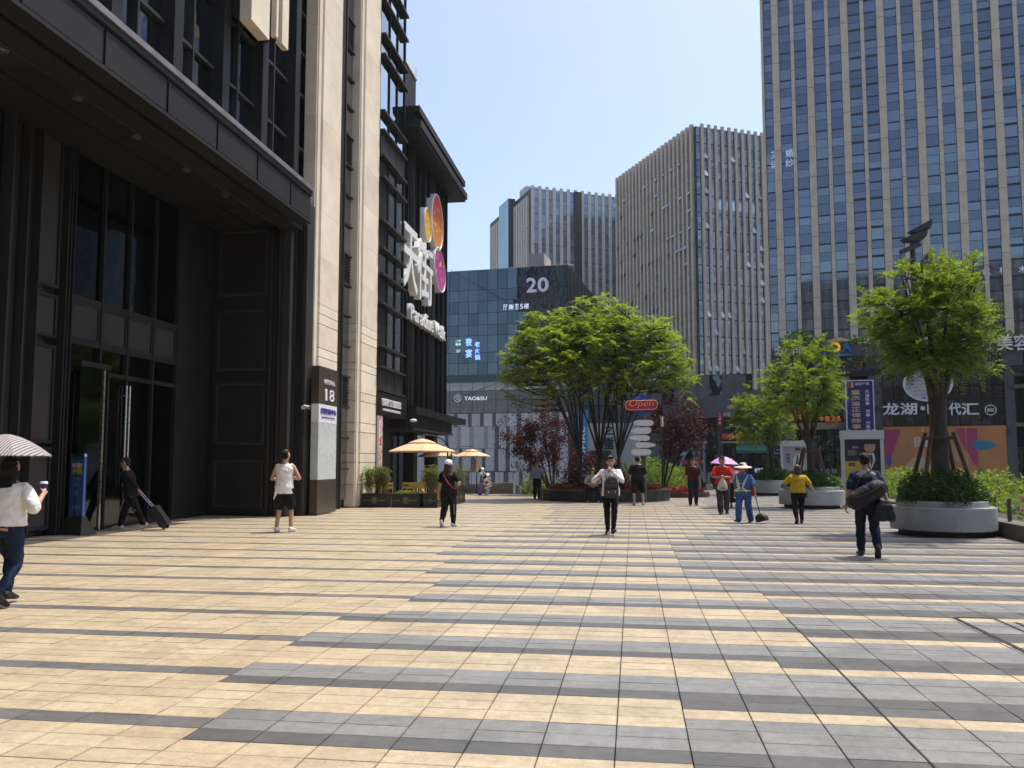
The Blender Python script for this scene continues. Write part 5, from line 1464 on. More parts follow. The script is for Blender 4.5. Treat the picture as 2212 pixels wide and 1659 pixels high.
def stakes(p, label, h, spread):
    b = empty('tree_stakes', (p.x, p.y, 0.68), 0, label, 'tree support', 'wooden tree supports')
    for k in range(4):
        a = k * PI / 2 + 0.75
        MB().tube([(spread * math.cos(a), spread * math.sin(a), 0), (0.31 * math.cos(a), 0.31 * math.sin(a), h)], 0.045, 7).build('stake', M_STAKE, b)
    for k in range(4):
        a = k * PI / 2 + 0.75; c = a + PI / 2
        MB().tube([(0.36 * math.cos(a), 0.36 * math.sin(a), h - 0.12), (0.36 * math.cos(c), 0.36 * math.sin(c), h - 0.12)], 0.04, 7).build('crossbar', M_STAKE, b)
M_YFL = leaf_mat('flower_yellow', (0.7, 0.35, 0.03), (0.8, 0.55, 0.05), 0.3, (1, 1, 1))
p = planter(2031, 18.55, 1.06, 'nearest round concrete planter at right, with a stepped rim')
shrub('shrub', (p.x, p.y, 0.69), 'clipped dark green shrub with a few yellow flowers in the nearest planter', 'shrub', 0.94, 0.70, 14000, 0.07, M_LEAF_D, 3, 'clipped shrubs in the planters', extra=(M_YFL, 14, 0.07))
broad_tree('street_tree', (p.x, p.y, 0.69), 'nearest staked tree with feathery bright leaves at right', 'tree', 2.35, 0.195, (-0.08, 0, 3.95), (1.62, 1.5, 1.78), 9, 400, 6, 0.40, 10, 0.085, 0.020, M_LEAF_M, 21, 'staked trees in the planters', shell=0.30, flat_bottom=-0.80, splay=0.45)
stakes(p, 'wooden stakes tied round the nearest planter tree', 1.55, 0.8)
p = planter(1751, 29.7, 1.1, 'middle round concrete planter behind the person in yellow')
shrub('shrub', (p.x, p.y, 0.69), 'clipped green shrub in the middle planter', 'shrub', 0.95, 0.6, 5200, 0.09, M_LEAF_D, 4, 'clipped shrubs in the planters')
broad_tree('street_tree', (p.x, p.y, 0.69), 'middle staked tree with an open pale crown, behind the person in yellow', 'tree', 1.7, 0.14, (-0.15, 0, 3.75), (1.62, 1.5, 1.75), 7, 230, 5, 0.46, 8, 0.11, 0.026, M_LEAF_M, 22, 'staked trees in the planters', shell=0.45, splay=0.65)
stakes(p, 'wooden stakes tied round the middle planter tree', 1.4, 0.7)
p = planter(1668, 41.5, 1.15, 'farthest round concrete planter, behind the cleaner')
shrub('shrub', (p.x, p.y, 0.69), 'clipped green shrub in the farthest planter', 'shrub', 1.0, 0.62, 4200, 0.10, M_LEAF_D, 5, 'clipped shrubs in the planters')
broad_tree('street_tree', (p.x, p.y, 0.69), 'farthest staked tree with a dense low crown, behind the cleaner', 'tree', 1.5, 0.13, (-0.55, 0, 2.95), (1.75, 1.6, 1.7), 7, 240, 5, 0.46, 7, 0.13, 0.031, M_LEAF_M, 23, 'staked trees in the planters', shell=0.40, splay=0.6)
stakes(p, 'wooden stakes tied round the farthest planter tree', 1.3, 0.7)

# ---- central round bed with three fanned trees, dark red shrubs and bedding
bc = Vector((-1.25, 36.75, 0))
bed = empty('round_flower_bed', tuple(bc), 0, 'round black granite flower bed in the middle of the plaza', 'flower bed')
M_BLK = mat('black_granite', (0.022, 0.022, 0.023), 0.45, var=0.3, scale=3)
n = 28
for k in range(n):
    a0, a1 = 2 * PI * k / n + 0.003, 2 * PI * (k + 1) / n - 0.003; r0, r1 = 2.45, 2.78; q = MB()
    q.prism([(r1 * math.cos(a0), r1 * math.sin(a0)), (r1 * math.cos(a1), r1 * math.sin(a1)), (r0 * math.cos(a1), r0 * math.sin(a1)), (r0 * math.cos(a0), r0 * math.sin(a0))], 0.005, 0.40); q.build('kerb_stone', M_BLK, bed)
    q = MB(); r1 = 2.83; r0 = 2.42
    q.prism([(r1 * math.cos(a0), r1 * math.sin(a0)), (r1 * math.cos(a1), r1 * math.sin(a1)), (r0 * math.cos(a1), r0 * math.sin(a1)), (r0 * math.cos(a0), r0 * math.sin(a0))], 0.402, 0.455); q.build('coping_stone', M_BLK, bed)
so = MB(); so.lathe([(0.02, 0.36), (2.46, 0.36)], 30); so.build('soil', M_SOIL, bed)
rng = np.random.default_rng(9)
def ring_bedding(name, c, r0, r1, z, n, size, m, label, cat, h=0.28):
    a = rng.random(n) * 2 * PI; r = np.sqrt(rng.random(n) * (r1 * r1 - r0 * r0) + r0 * r0)
    pts = np.stack([r * np.cos(a), r * np.sin(a), z + rng.random(n) * h * (0.6 + 0.4 * np.sin(7 * a))], 1)
    v, f = leaves(pts, size, rng, 0.7, 0.55); o = bpy.data.objects.new(name, np_mesh(name, v, f, m)); o.location = c; link(o); tag(o, label, cat, kind='stuff'); return o
ring_bedding('bedding_plants', bc, 1.5, 2.4, 0.38, 5200, 0.11, M_LEAF_O, 'reddish bedding plants filling the round flower bed', 'plants')
p1 = at(1250, 1001, 36.2); p2 = at(1295, 1001, 36.6); p3 = at(1334, 1001, 36.4)
dome = at(1283, 790, 36.6)
for q, lab, sd, stn, dc, dr, nt in (
        (p1, 'slender tree at the left of the flower bed trio with a wide low crown', 31, dict(fork=1.3, r=0.088, n=10, lean=(0.1, 0, 0)), at(1185, 800, 36.3), (2.4, 2.3, 2.65), 380),
        (p2, 'slender tree in the middle of the flower bed trio with the tallest crown', 32, dict(fork=1.4, r=0.092, n=11), at(1290, 780, 36.8), (2.65, 2.5, 2.95), 460),
        (p3, 'slender tree at the right of the flower bed trio leaning over the open sign', 33, dict(fork=1.35, r=0.085, n=10, lean=(0.05, 0, 0)), at(1392, 800, 36.5), (2.4, 2.3, 2.6), 390)):
    vase_tree('fan_tree', (q.x, q.y, 0.36), lab, 'fan-shaped trees in the flower bed', stn, M_LEAF_B, sd, 0.38, 7, 0.10, 0.030, dc, dr, nt, 7)
def red_tree(p, label, c, r, n, seed, nst):
    rng = np.random.default_rng(seed); rr = random.Random(seed)
    root = empty('red_leaf_tree', p, 0, label, 'tree', 'dark red leaved small trees')
    C = Vector(c); R_ = Vector(r); tr = MB(); cl = []
    for k in range(nst):
        a = 2 * PI * k / nst + rr.uniform(-.2, .2); g = rr.uniform(0.4, 0.85)
        e = Vector((C.x + R_.x * g * math.cos(a), C.y + R_.y * g * math.sin(a), C.z + R_.z * rr.uniform(-0.1, 0.6)))
        s = Vector((0.06 * math.cos(a), 0.06 * math.sin(a), 0)); pts = bezier(s, Vector((e.x * 0.35, e.y * 0.35, e.z * 0.55)), e, 7)
        tr.tube(pts, [0.05 - 0.042 * i / 6 for i in range(7)], 6)
        for i in range(3, 7): cl.append(pts[i])
    tr.build('trunk', M_BARK2, root, True)
    for k in range(150):
        v = Vector((rr.gauss(0, 1), rr.gauss(0, 1), rr.gauss(0, 1))).normalized(); q = 0.35 + 0.65 * rr.random() ** 0.5
        q *= 0.85 + 0.25 * math.sin(3 * math.atan2(v.y, v.x) + seed + 2 * v.z)
        cl.append(Vector((C.x + v.x * R_.x * q, C.y + v.y * R_.y * q, C.z + v.z * R_.z * q)))
    cl = np.array([tuple(q) for q in cl]); idx = rng.integers(0, len(cl), n)
    pts = cl[idx] + rng.normal(0, 0.14, (n, 3))
    v, f = leaves(pts, 0.10, rng, 0.1, 0.6); o = bpy.data.objects.new('crown', np_mesh('crown', v, f, M_LEAF_R)); o['kind'] = 'stuff'; link(o, root)
g = at(1193, 1001, 41.5)
red_tree((g.x, g.y, -0.0), 'dark red maple left of the flower bed with bare lower stems', (-0.75, 0, 2.75), (2.0, 1.7, 1.75), 10500, 41, 9)
g = at(1432, 1001, 44.0)
red_tree((g.x, g.y, 0.0), 'dark red plum tree right of the open sign', (0.85, 0, 3.35), (1.85, 1.6, 1.75), 10500, 42, 8)
g = at(1262, 1001, 38.4); shrub('red_shrub', (g.x, g.y, 0.36), 'dark red shrub behind the trunks in the flower bed', 'shrub', (1.1, 0.8), 1.75, 3600, 0.11, M_LEAF_R, 43)
g = at(1322, 1001, 38.2); shrub('red_shrub', (g.x, g.y, 0.36), 'smaller dark red shrub at the right of the flower bed', 'shrub', (0.9, 0.8), 1.35, 2600, 0.11, M_LEAF_R, 44)
g = at(1405, 1001, 47.0); shrub('green_shrub', (g.x, g.y, 0.0), 'loose green shrub behind the sign post', 'shrub', (1.9, 1.0), 1.9, 4200, 0.13, M_LEAF_M, 45, up=0.6)
g = at(1462, 1001, 48.2); shrub('green_shrub', (g.x, g.y, 0.0), 'loose green shrub beside the escalator', 'shrub', (1.2, 0.9), 1.3, 2600, 0.14, M_LEAF_M, 46, up=0.6)
g = at(1600, 1001, 49.5); shrub('green_shrub', (g.x, g.y, 0.0), 'low green shrub behind the person in red', 'shrub', (0.9, 0.8), 0.9, 1800, 0.12, M_LEAF_M, 47)
g = at(1165, 1001, 43.0); shrub('green_shrub', (g.x, g.y, -0.9), 'pale flowering shrub below the red maple', 'shrub', (1.3, 0.8), 1.9, 2600, 0.14, M_LEAF_B, 48, extra=(leaf_mat('flower_lilac', (0.35, 0.28, 0.42), (0.5, 0.45, 0.5), 0.3, (1, 1, 1)), 160, 0.1))
g = at(1450, 1001, 39.8)
rb = empty('kerbed_bed', (g.x, g.y, 0), 0, 'low kerbed bed of red flowers right of the flower bed', 'flower bed')
q = MB(); q.lathe([(1.75, 0.005), (1.75, 0.20), (1.6, 0.20), (1.6, 0.12)], 36, cap=False); q.build('kerb', M_BLK, rb); q = MB(); q.lathe([(0.02, 0.13), (1.62, 0.13)], 24); q.build('soil', M_SOIL, rb)
ring_bedding('red_flowers', (g.x, g.y, 0), 0.1, 1.6, 0.13, 2600, 0.12, leaf_mat('flower_red', (0.16, 0.012, 0.012), (0.26, 0.03, 0.02), 0.3, (1, 0.8, 0.8)), 'dark red flowers in the low kerbed bed', 'flowers', 0.3)

# ---- sign post: open board on a blue ring, five pebble plates
g = at(1391, 1001, 33.2)
sp_ = empty('sign_post', (g.x, g.y, 0), math.radians(8.2), 'grey sign post with a red open board on a blue ring and five pebble plates', 'sign')
M_POST = mat('post_grey', (0.075, 0.077, 0.085), 0.45, 0.3, var=0.1)
MB().tube([(0, 0, 0.01), (0, 0, 3.5)], 0.085, 14).build('post', M_POST, sp_)
M_RING = mat('ring_blue', (0.015, 0.07, 0.36), 0.45); M_PLATE = mat('plate_pale', (0.60, 0.60, 0.63), 0.5, var=0.06); M_REDB = mat('board_red', (0.42, 0.022, 0.025), 0.45, var=0.06); M_NEON = mat('neon_tube', (0.72, 0.42, 0.30), 0.4)
q = MB(); cz = 3.87; q.rings([[(-0.07 + r * math.cos(a * PI / 20), y, cz + r * math.sin(a * PI / 20)) for a in range(40)] for r, y in ((0.40, -0.02), (0.40, -0.10), (0.22, -0.10), (0.22, -0.02), (0.40, -0.02))], cap=False); q.build('ring', M_RING, sp_)
q = MB(); q.rings([[(-0.07 + 0.225 * math.cos(a * PI / 20), y, cz + 0.225 * math.sin(a * PI / 20)) for a in range(40)] for y in (-0.03, -0.06)]); q.build('ring_centre', mat('ring_brown', (0.09, 0.06, 0.05), 0.6), sp_)
for k in range(26):
    a = k * 2 * PI / 26; d_ = MB(); x_, z_ = -0.07 + 0.31 * math.cos(a), cz + 0.31 * math.sin(a)
    d_.rings([[(x_ + 0.016 * math.cos(b * PI / 3), y, z_ + 0.016 * math.sin(b * PI / 3)) for b in range(6)] for y in (-0.10, -0.112)]); d_.build('ring_bulb', M_WHITE if 8 <= k <= 12 else M_FIN, sp_)
def stadium(w, h, cx, cz_, tilt=0.0, n=12, skew=0.0):
    r = h / 2; pts = []
    for k in range(n + 1): a = -PI / 2 + PI * k / n; pts.append((w / 2 - r + r * math.cos(a), r * math.sin(a) * (1 - skew)))
    for k in range(n + 1): a = PI / 2 + PI * k / n; pts.append((-w / 2 + r + r * math.cos(a), r * math.sin(a) * (1 + skew)))
    return [(cx + x * math.cos(tilt) - z * math.sin(tilt), cz_ + x * math.sin(tilt) + z * math.cos(tilt)) for x, z in pts]
q = MB(); q.slab(stadium(1.31, 0.40, -0.1, cz - 0.03, 0.03), -0.20, -0.11); q.build('board', M_REDB, sp_)
q = MB(); pts = stadium(1.27, 0.36, -0.1, cz - 0.03, 0.03); q.tube([(x, -0.21, z) for x, z in pts] + [(pts[0][0], -0.21, pts[0][1])], 0.011, 5); q.build('neon_rim', M_NEON, sp_)
text('Open', M_NEON, sp_, -0.58, -0.20, cz - 0.16, w=0.95, h=0.33, depth=0.02, bold=-0.015, shear=0.2)
for (zc, w, h, dx, tl, sk) in ((3.14, 0.80, 0.24, -0.02, 0.0, 0.05), (2.83, 0.80, 0.25, -0.12, 0.06, 0.1), (2.55, 0.80, 0.21, -0.18, -0.02, 0.12), (2.27, 0.80, 0.21, 0.05, 0.0, -0.1), (1.99, 0.80, 0.26, -0.12, 0.0, 0.0)):
    q = MB(); n_ = 26; pts = []
    for k in range(n_):
        a = 2 * PI * k / n_; ex = 0.62; c_, s_ = math.cos(a), math.sin(a)
        pts.append((dx + w / 2 * math.copysign(abs(c_) ** ex, c_) * math.cos(tl), zc + h / 2 * math.copysign(abs(s_) ** 0.85, s_) * (1 + sk * c_ * 3) + w / 2 * c_ * math.sin(tl)))
    q.slab(pts, -0.15, -0.09); q.build('plate', M_PLATE, sp_)
    box('bracket', M_POST, -0.03, 0.03, -0.09, -0.02, zc - 0.05, zc + 0.05, sp_)
# ---- slim lamp post
g = at(1431, 1001, 38.0); lm = empty('lamp_post', (g.x, g.y, 0), 0, 'slim dark lamp post with a white tube head beside the sign post', 'street lamp')
MB().tube([(0, 0, 0.01), (0, 0, 3.22)], [0.05, 0.035], 8).build('post', M_FIN, lm); MB().tube([(0, 0, 3.22), (0, 0, 3.66)], 0.062, 12).build('lamp_head', mat('lamp_white', (0.70, 0.66, 0.60), 0.4, var=0.03), lm)
g = at(1588, 1001, 60); lm = empty('lamp_post', (g.x, g.y, -5.2), 0, 'black lantern post in front of the green awning', 'street lamp')
MB().tube([(0, 0, 0), (0, 0, 8.0)], 0.09, 8).build('post', M_FIN, lm); MB().box(-0.45, 0.45, -0.2, 0.2, 8.0, 8.15).build('crossbar', M_FIN, lm)
# ---- floodlight mast behind the nearest tree
g = at(1990, 1001, 49.5); fl = empty('floodlight_mast', (g.x, g.y, -1.2917), math.radians(8), 'black floodlights on a short mast above the nearest tree', 'floodlight')
M_BLKM = mat('black_metal', (0.012, 0.011, 0.011), 0.45, var=0.2)
fl.scale = (1.8333, 1.8333, 1.8333)
MB().tube([(0, 0, (ptop - 5.4 + 1.29) / 1.8333), (0, 0, 8.75)], [0.11, 0.075], 10).build('mast', M_BLKM, fl)
def flood(x, z, s, tilt):
    q = MB(); R2 = Matrix.Rotation(tilt, 4, 'Y')
    def P(a, b_, c): v = R2 @ Vector((a, b_, c)); return (x + v.x, v.y, z + v.z)
    q.rings([[P(-0.50 * s, -0.24 * s, 0.02), P(0.50 * s, -0.24 * s, 0.02), P(0.50 * s, 0.24 * s, 0.02), P(-0.50 * s, 0.24 * s, 0.02)], [P(-0.40 * s, -0.22 * s, -0.14 * s), P(0.36 * s, -0.22 * s, -0.20 * s), P(0.36 * s, 0.22 * s, -0.20 * s), P(-0.40 * s, 0.22 * s, -0.14 * s)], [P(-0.12 * s, -0.14 * s, -0.27 * s), P(0.20 * s, -0.14 * s, -0.30 * s), P(0.20 * s, 0.14 * s, -0.30 * s), P(-0.12 * s, 0.14 * s, -0.27 * s)]][::-1]); return q.build('floodlight_head', M_BLKM, fl)
flood(0.26, 9.30, 0.78, -0.50); flood(0.06, 9.0, 0.82, -0.36); flood(0.30, 8.2, 0.55, -0.85)
q = MB(); q.rings([[(-0.42, -0.09, 8.50), (-0.38, -0.09, 8.36), (-0.38, 0.09, 8.36), (-0.42, 0.09, 8.50)], [(0.2, -0.09, 8.78), (0.24, -0.09, 8.62), (0.24, 0.09, 8.62), (0.2, 0.09, 8.78)]]); q.build('control_box', M_BLKM, fl)
MB().tube([(-0.36, 0, 8.42), (-0.44, 0, 8.22), (-0.28, 0, 8.15), (-0.12, 0, 8.2)], 0.02, 6).build('cable', M_BLKM, fl)
MB().tube([(0, 0, 8.55), (0.2, 0, 8.95), (0.3, 0, 9.2)], 0.05, 6).build('bracket', M_BLKM, fl)

# ---- glass railing on a stone kerb along the right edge
rl = empty('glass_railing', (rail_x(26), 26, 0), 0, 'glass railing with dark posts on a granite kerb along the right edge', 'railing')
M_RGL = clear_glass('rail_glass', (0.93, 0.97, 0.95)); M_KERB = mat('kerb_granite', (0.13, 0.115, 0.10), 0.7, var=0.2, scale=4); M_RPOST = mat('rail_post', (0.09, 0.065, 0.05), 0.5, 0.2)
def rbx(name, m, y0, y1, dx0, dx1, z0, z1):
    q = MB(); a, b_ = rail_x(y0), rail_x(y1); Y = 26; X = rail_x(26)
    q.prism([(a + dx0 - X, y0 - Y), (a + dx1 - X, y0 - Y), (b_ + dx1 - X, y1 - Y), (b_ + dx0 - X, y1 - Y)], z0, z1); return q.build(name, m, rl)
y = 6.0; k = 0
while y < 49.5:
    rbx('kerb_stone', M_KERB, y + 0.004, y + 1.196, 0.0, 0.42, 0.002, 0.27); rbx('kerb_cap', M_KERB, y + 0.004, y + 1.196, -0.03, 0.45, 0.272, 0.32)
    y += 1.2
y = 6.6
while y < 48.5:
    rbx('glass_pane', M_RGL, y + 0.01, y + 1.59, 0.20, 0.215, 0.36, 1.20)
    rbx('post', M_RPOST, y - 0.025, y + 0.025, 0.17, 0.24, 0.32, 0.80)
    y += 1.6
# planting beyond the railing
rng = np.random.default_rng(14)
def mass(name, pts, size, m, label, cat, up=0.4): 
    v, f = leaves(pts, size, rng, up, 0.55); o = bpy.data.objects.new(name, np_mesh(name, v, f, m)); link(o); tag(o, label, cat, kind='stuff')
n = 16000; yy = rng.uniform(8, 46, n); xx = np.array([rail_x(a) for a in yy]) + 0.75 + rng.random(n) * 4.2
hh = 0.35 + 0.45 * (np.sin(yy * 1.1) * np.cos(xx * 1.7) + 1) / 2 + 0.12 * (xx - 8)
mass('terrace_planting', np.stack([xx, yy, -0.5 + (hh + 0.5) * (0.35 + 0.65 * rng.random(n) ** 0.4)], 1), 0.13, M_LEAF_M, 'mixed green planting beyond the glass railing', 'plants')
n = 900; c = at(2196, 1088, 24); pts = np.stack([c.x + rng.normal(0, 0.75, n), c.y + rng.normal(0, 0.5, n), 0.42 + rng.normal(0, 0.09, n)], 1)
mass('magenta_flowers', pts, 0.10, leaf_mat('flower_magenta', (0.40, 0.02, 0.32), (0.60, 0.05, 0.48), 0.3, (1, 0.8, 1)), 'patch of bright magenta flowers beyond the railing', 'flowers', 0.8)
tb = MB(); tb.prism([(rail_x(6) + 0.62, 6), (rail_x(6) + 6, 6), (rail_x(48) + 6, 48), (rail_x(48) + 0.62, 48)], -5.19, -0.45); tb = tb.build('terrace', mat('terrace_soil', (0.05, 0.04, 0.03), 0.95)); tag(tb, 'planted terrace beyond the glass railing', 'terrace', kind='structure')
# greenery on the podium roof
n = 9000; s = rng.random(n) * PLEN; cc_, ss_ = math.cos(P_.rotation_euler.z), math.sin(P_.rotation_euler.z); dd = 0.3 + rng.random(n) * 1.8
hz = ptop - 5.2 - 0.2 + rng.random(n) * (0.55 + 0.55 * (np.sin(s * 1.3) * np.sin(s * 0.47 + 1) + 0.4)).clip(0.15)
pts = np.stack([P_.location.x + s * cc_ - dd * ss_, P_.location.y + s * ss_ + dd * cc_, hz], 1)
mass('roof_planting', pts, 0.22, M_LEAF_D, 'dark green planting along the edge of the podium roof', 'plants')
# ================================================================== cafe terrace by the black wing
M_BOX = mat('planter_black', (0.016, 0.017, 0.017), 0.45, var=0.25, scale=3); M_OLIVE = mat('planter_gold', (0.22, 0.19, 0.05), 0.6)
def box_planter(x0, x1, y0, y1, label, front='-y', big=True):
    b = empty('planter_box', ((x0 + x1) / 2, (y0 + y1) / 2, 0), 0, label, 'planter', 'black planter boxes of the terrace')
    w, d = (x1 - x0) / 2, (y1 - y0) / 2; q = MB()
    q.rings([[(-w, -d, 0.004), (w, -d, 0.004), (w, d, 0.004), (-w, d, 0.004)], [(-w, -d, 0.49), (w, -d, 0.49), (w, d, 0.49), (-w, d, 0.49)], [(-w + .03, -d + .03, 0.49), (w - .03, -d + .03, 0.49), (w - .03, d - .03, 0.49), (-w + .03, d - .03, 0.49)], [(-w + .03, -d + .03, 0.42), (w - .03, -d + .03, 0.42), (w - .03, d - .03, 0.42), (-w + .03, d - .03, 0.42)]]); q.build('box', M_BOX, b)
    box('soil', M_SOIL, -w + .031, w - .031, -d + .031, d - .031, 0.40, 0.44, b)
    L = w if front == '-y' else d
    cz, r = 0.25, min(0.115, L * 0.24)
    def pl(x, z, o): return (x, -d - o, z) if front == '-y' else (w + o, x, z)
    q = MB(); n = 24; q.rings([[pl(rr_ * math.cos(a * 2 * PI / n), cz + rr_ * math.sin(a * 2 * PI / n), o) for a in range(n)] for rr_, o in ((r, 0.0), (r, 0.004), (r * 0.86, 0.004), (r * 0.86, 0.0))], cap=False); q.build('emblem_ring', M_OLIVE, b)
    q = MB(); q.rings([[pl(r * 0.5 * math.cos(a * PI / 8), cz + 0.01 + r * 0.5 * math.sin(a * PI / 8), o) for a in range(9)] for o in (0.0, 0.004)]); 
    q.rings([[pl(x_, z_, o) for x_, z_ in ((-r * .5, cz - .012), (r * .5, cz - .012), (r * .5, cz - r * .4), (-r * .5, cz - r * .4))] for o in (0.0, 0.004)]); q.build('emblem', M_OLIVE, b)
    for s_, tx in ((-1, "LIGHT'S"), (1, 'BURGER')):
        wd = L * 0.52; x_ = -L * 0.9 if s_ < 0 else r + 0.03; wd = min(wd, L * 0.93 - r - 0.03)
        if wd > 0.05:
            if front == '-y': text(tx, M_OLIVE, b, x_, -d - 0.0005, cz - 0.022, w=wd, h=0.044, depth=0.004, bold=0.02)
            else: text(tx, M_OLIVE, b, w + 0.0005, x_, cz - 0.022, w=wd, h=0.044, depth=0.004, bold=0.02, face='+x')
    return b
def bamboo(x, y, w, d, h, n, label, seed):
    rng = np.random.default_rng(seed); rr = random.Random(seed); root = empty('bamboo', (x, y, 0.43), 0, label, 'plant', 'bamboo in the planter boxes')
    cm_ = MB(); P = []
    for k in range(n):
        a, b_ = rr.uniform(-w, w), rr.uniform(-d, d); hh = h * rr.uniform(0.75, 1.1); lx, ly = rr.gauss(0, 0.10), rr.gauss(0, 0.08)
        cm_.tube([(a, b_, 0), (a + lx * 0.4, b_ + ly * 0.4, hh * 0.5), (a + lx, b_ + ly, hh)], [0.009, 0.007, 0.003], 5)
        for i in range(20):
            t = 0.30 + 0.70 * (i / 19) ** 0.8; P.append((a + lx * t, b_ + ly * t, hh * t))
    cm_.build('canes', mat('bamboo_cane', (0.16, 0.14, 0.05), 0.6, var=0.3), root)['kind'] = 'stuff'
    P = np.array(P); D = rng.normal(0, 1, (len(P), 3)); D[:, 2] = rng.uniform(-0.2, 0.5, len(P)); L = rng.uniform(0.10, 0.22, len(P))
    v, f = fronds(P, D, np.tile(np.array([0, 0, 1.0]), (len(P), 1)) + rng.normal(0, .3, (len(P), 3)), L, 4, 0.085, 0.010, 0.5, rng, ang=0.6)
    o = bpy.data.objects.new('foliage', np_mesh('foliage', v, f, M_LEAF_BB if seed % 2 else M_LEAF_M)); o['kind'] = 'stuff'; link(o, root)
box_planter(-9.52, -8.59, 28.92, 29.42, 'black planter box with bamboo nearest the stone pier')
bamboo(-9.22, 29.17, 0.22, 0.17, 0.98, 26, 'greener half of the bamboo nearest the stone pier', 60); bamboo(-8.83, 29.17, 0.16, 0.17, 0.95, 22, 'browner half of the bamboo nearest the stone pier', 61)
box_planter(-8.46, -7.42, 29.0, 29.45, 'long black planter box with low leafy plants')
shrub('leafy_plant', (-7.95, 29.22, 0.43), 'low leafy green plants in the long planter box', 'plant', (0.5, 0.18), 0.17, 700, 0.06, M_LEAF_B, 62)
box_planter(-7.32, -6.80, 29.0, 30.0, 'square-fronted black planter box with tall bamboo at the terrace corner')
bamboo(-7.06, 29.4, 0.2, 0.35, 0.98, 40, 'tall bamboo at the terrace corner behind the person in a white cap', 63)
box_planter(-7.25, -6.72, 30.15, 31.25, 'black planter box along the plaza side hidden behind the person in a white cap', '+x')
shrub('leafy_plant', (-6.98, 30.7, 0.43), 'low leafy plants beside the person in a white cap', 'plant', (0.22, 0.5), 0.2, 500, 0.06, M_LEAF_B, 64)
box_planter(-7.18, -6.64, 31.4, 33.15, 'farthest black planter box along the plaza side', '+x')
bamboo(-6.9, 32.3, 0.2, 0.7, 1.0, 46, 'green bamboo in the farthest planter box', 65)

M_CANV = mat('umbrella_canvas', (0.60, 0.42, 0.245), 0.8, var=0.05, scale=3)
def parasol(x, y, r, zr, label, px, py):
    b = empty('cantilever_umbrella', (px, py, 0), 0, label, 'umbrella', 'beige terrace umbrellas'); cx, cy = x - px, y - py
    n = 8; rise = r * 0.36
    def ring(rr_, z, off=0.0): return [(cx + rr_ * math.cos(a * 2 * PI / n + 0.3), cy + rr_ * math.sin(a * 2 * PI / n + 0.3), z) for a in range(n)]
    q = MB(); q.rings([ring(r, zr - 0.05), ring(r, zr), ring(r * 0.68, zr + rise * 0.36), ring(r * 0.36, zr + rise * 0.66)], cap=False); q.rings([ring(r * 0.99, zr - 0.01), ring(r * 0.36, zr + rise * 0.64)], cap=False); q.build('canopy', M_CANV, b)
    q = MB(); q.rings([ring(r * 0.42, zr + rise * 0.66), ring(r * 0.42, zr + rise * 0.70), ring(r * 0.2, zr + rise * 0.92), ring(0.03, zr + rise * 1.04)], cap=False); q.build('top_vent', M_CANV, b)
    for k in range(n):
        a = k * 2 * PI / n + 0.3; MB().tube([(cx + 0.05 * math.cos(a), cy + 0.05 * math.sin(a), zr + rise * 0.75), (cx + r * 0.97 * math.cos(a), cy + r * 0.97 * math.sin(a), zr - 0.01)], 0.012, 5).build('rib', M_FIN, b)
    MB().tube([(0, 0, 0.01), (0, 0, zr + 0.35)], 0.035, 8).build('pole', M_FIN, b)
    v = Vector((cx, cy, 0)); dirv = v.normalized()
    pts = bezier(Vector((-dirv.x * 0.3, -dirv.y * 0.3, zr - 0.05)), Vector((v.x * 0.15, v.y * 0.15, zr + rise * 1.6)), Vector((cx, cy, zr + rise * 1.32)), 12)
    MB().tube(pts, 0.024, 7).build('arm', M_FIN, b)
    MB().tube([(cx, cy, zr + rise * 1.32), (cx, cy, zr + rise * 1.0)], 0.012, 5).build('hanger', M_FIN, b)
    MB().tube([(0, 0, zr - 0.6), (-dirv.x * 0.3, -dirv.y * 0.3, zr - 0.05)], 0.02, 6).build('brace', M_FIN, b)
    MB().box(-0.35, 0.35, -0.35, 0.35, 0.004, 0.06).build('base', M_FIN, b)
g = at(912, 1001, 32.0); h = at(967, 1001, 33.5); parasol(g.x, g.y, 1.26, 2.02, 'largest beige terrace umbrella, nearest the burger shop', h.x, h.y)
g = at(1019, 1001, 44.0); h = at(975, 1001, 41.0); parasol(g.x, g.y, 1.0, 1.93, 'farther beige terrace umbrella on the plaza side', h.x, h.y)
g = at(948, 1001, 42.0); h = at(972, 1001, 42.0); parasol(g.x, g.y, 1.05, 1.92, 'beige terrace umbrella half hidden behind the largest one', h.x, h.y)
g = at(1030, 1001, 42.5); b = empty('folded_umbrella', (g.x, g.y, 0), 0, 'folded brown umbrella beside the steel balls', 'umbrella')
MB().tube([(0, 0, 0), (0, 0, 1.95)], 0.02, 6).build('pole', M_FIN, b); q = MB(); q.rings([[((0.26 + 0.05 * (a % 2)) * k2 * math.cos(a * PI / 6), (0.26 + 0.05 * (a % 2)) * k2 * math.sin(a * PI / 6), z) for a in range(12)] for k2, z in ((1.3, 1.12), (0.9, 1.35), (0.3, 1.7), (0.05, 1.85))]); q.build('canopy', mat('canvas_brown', (0.20, 0.13, 0.085), 0.85), b)

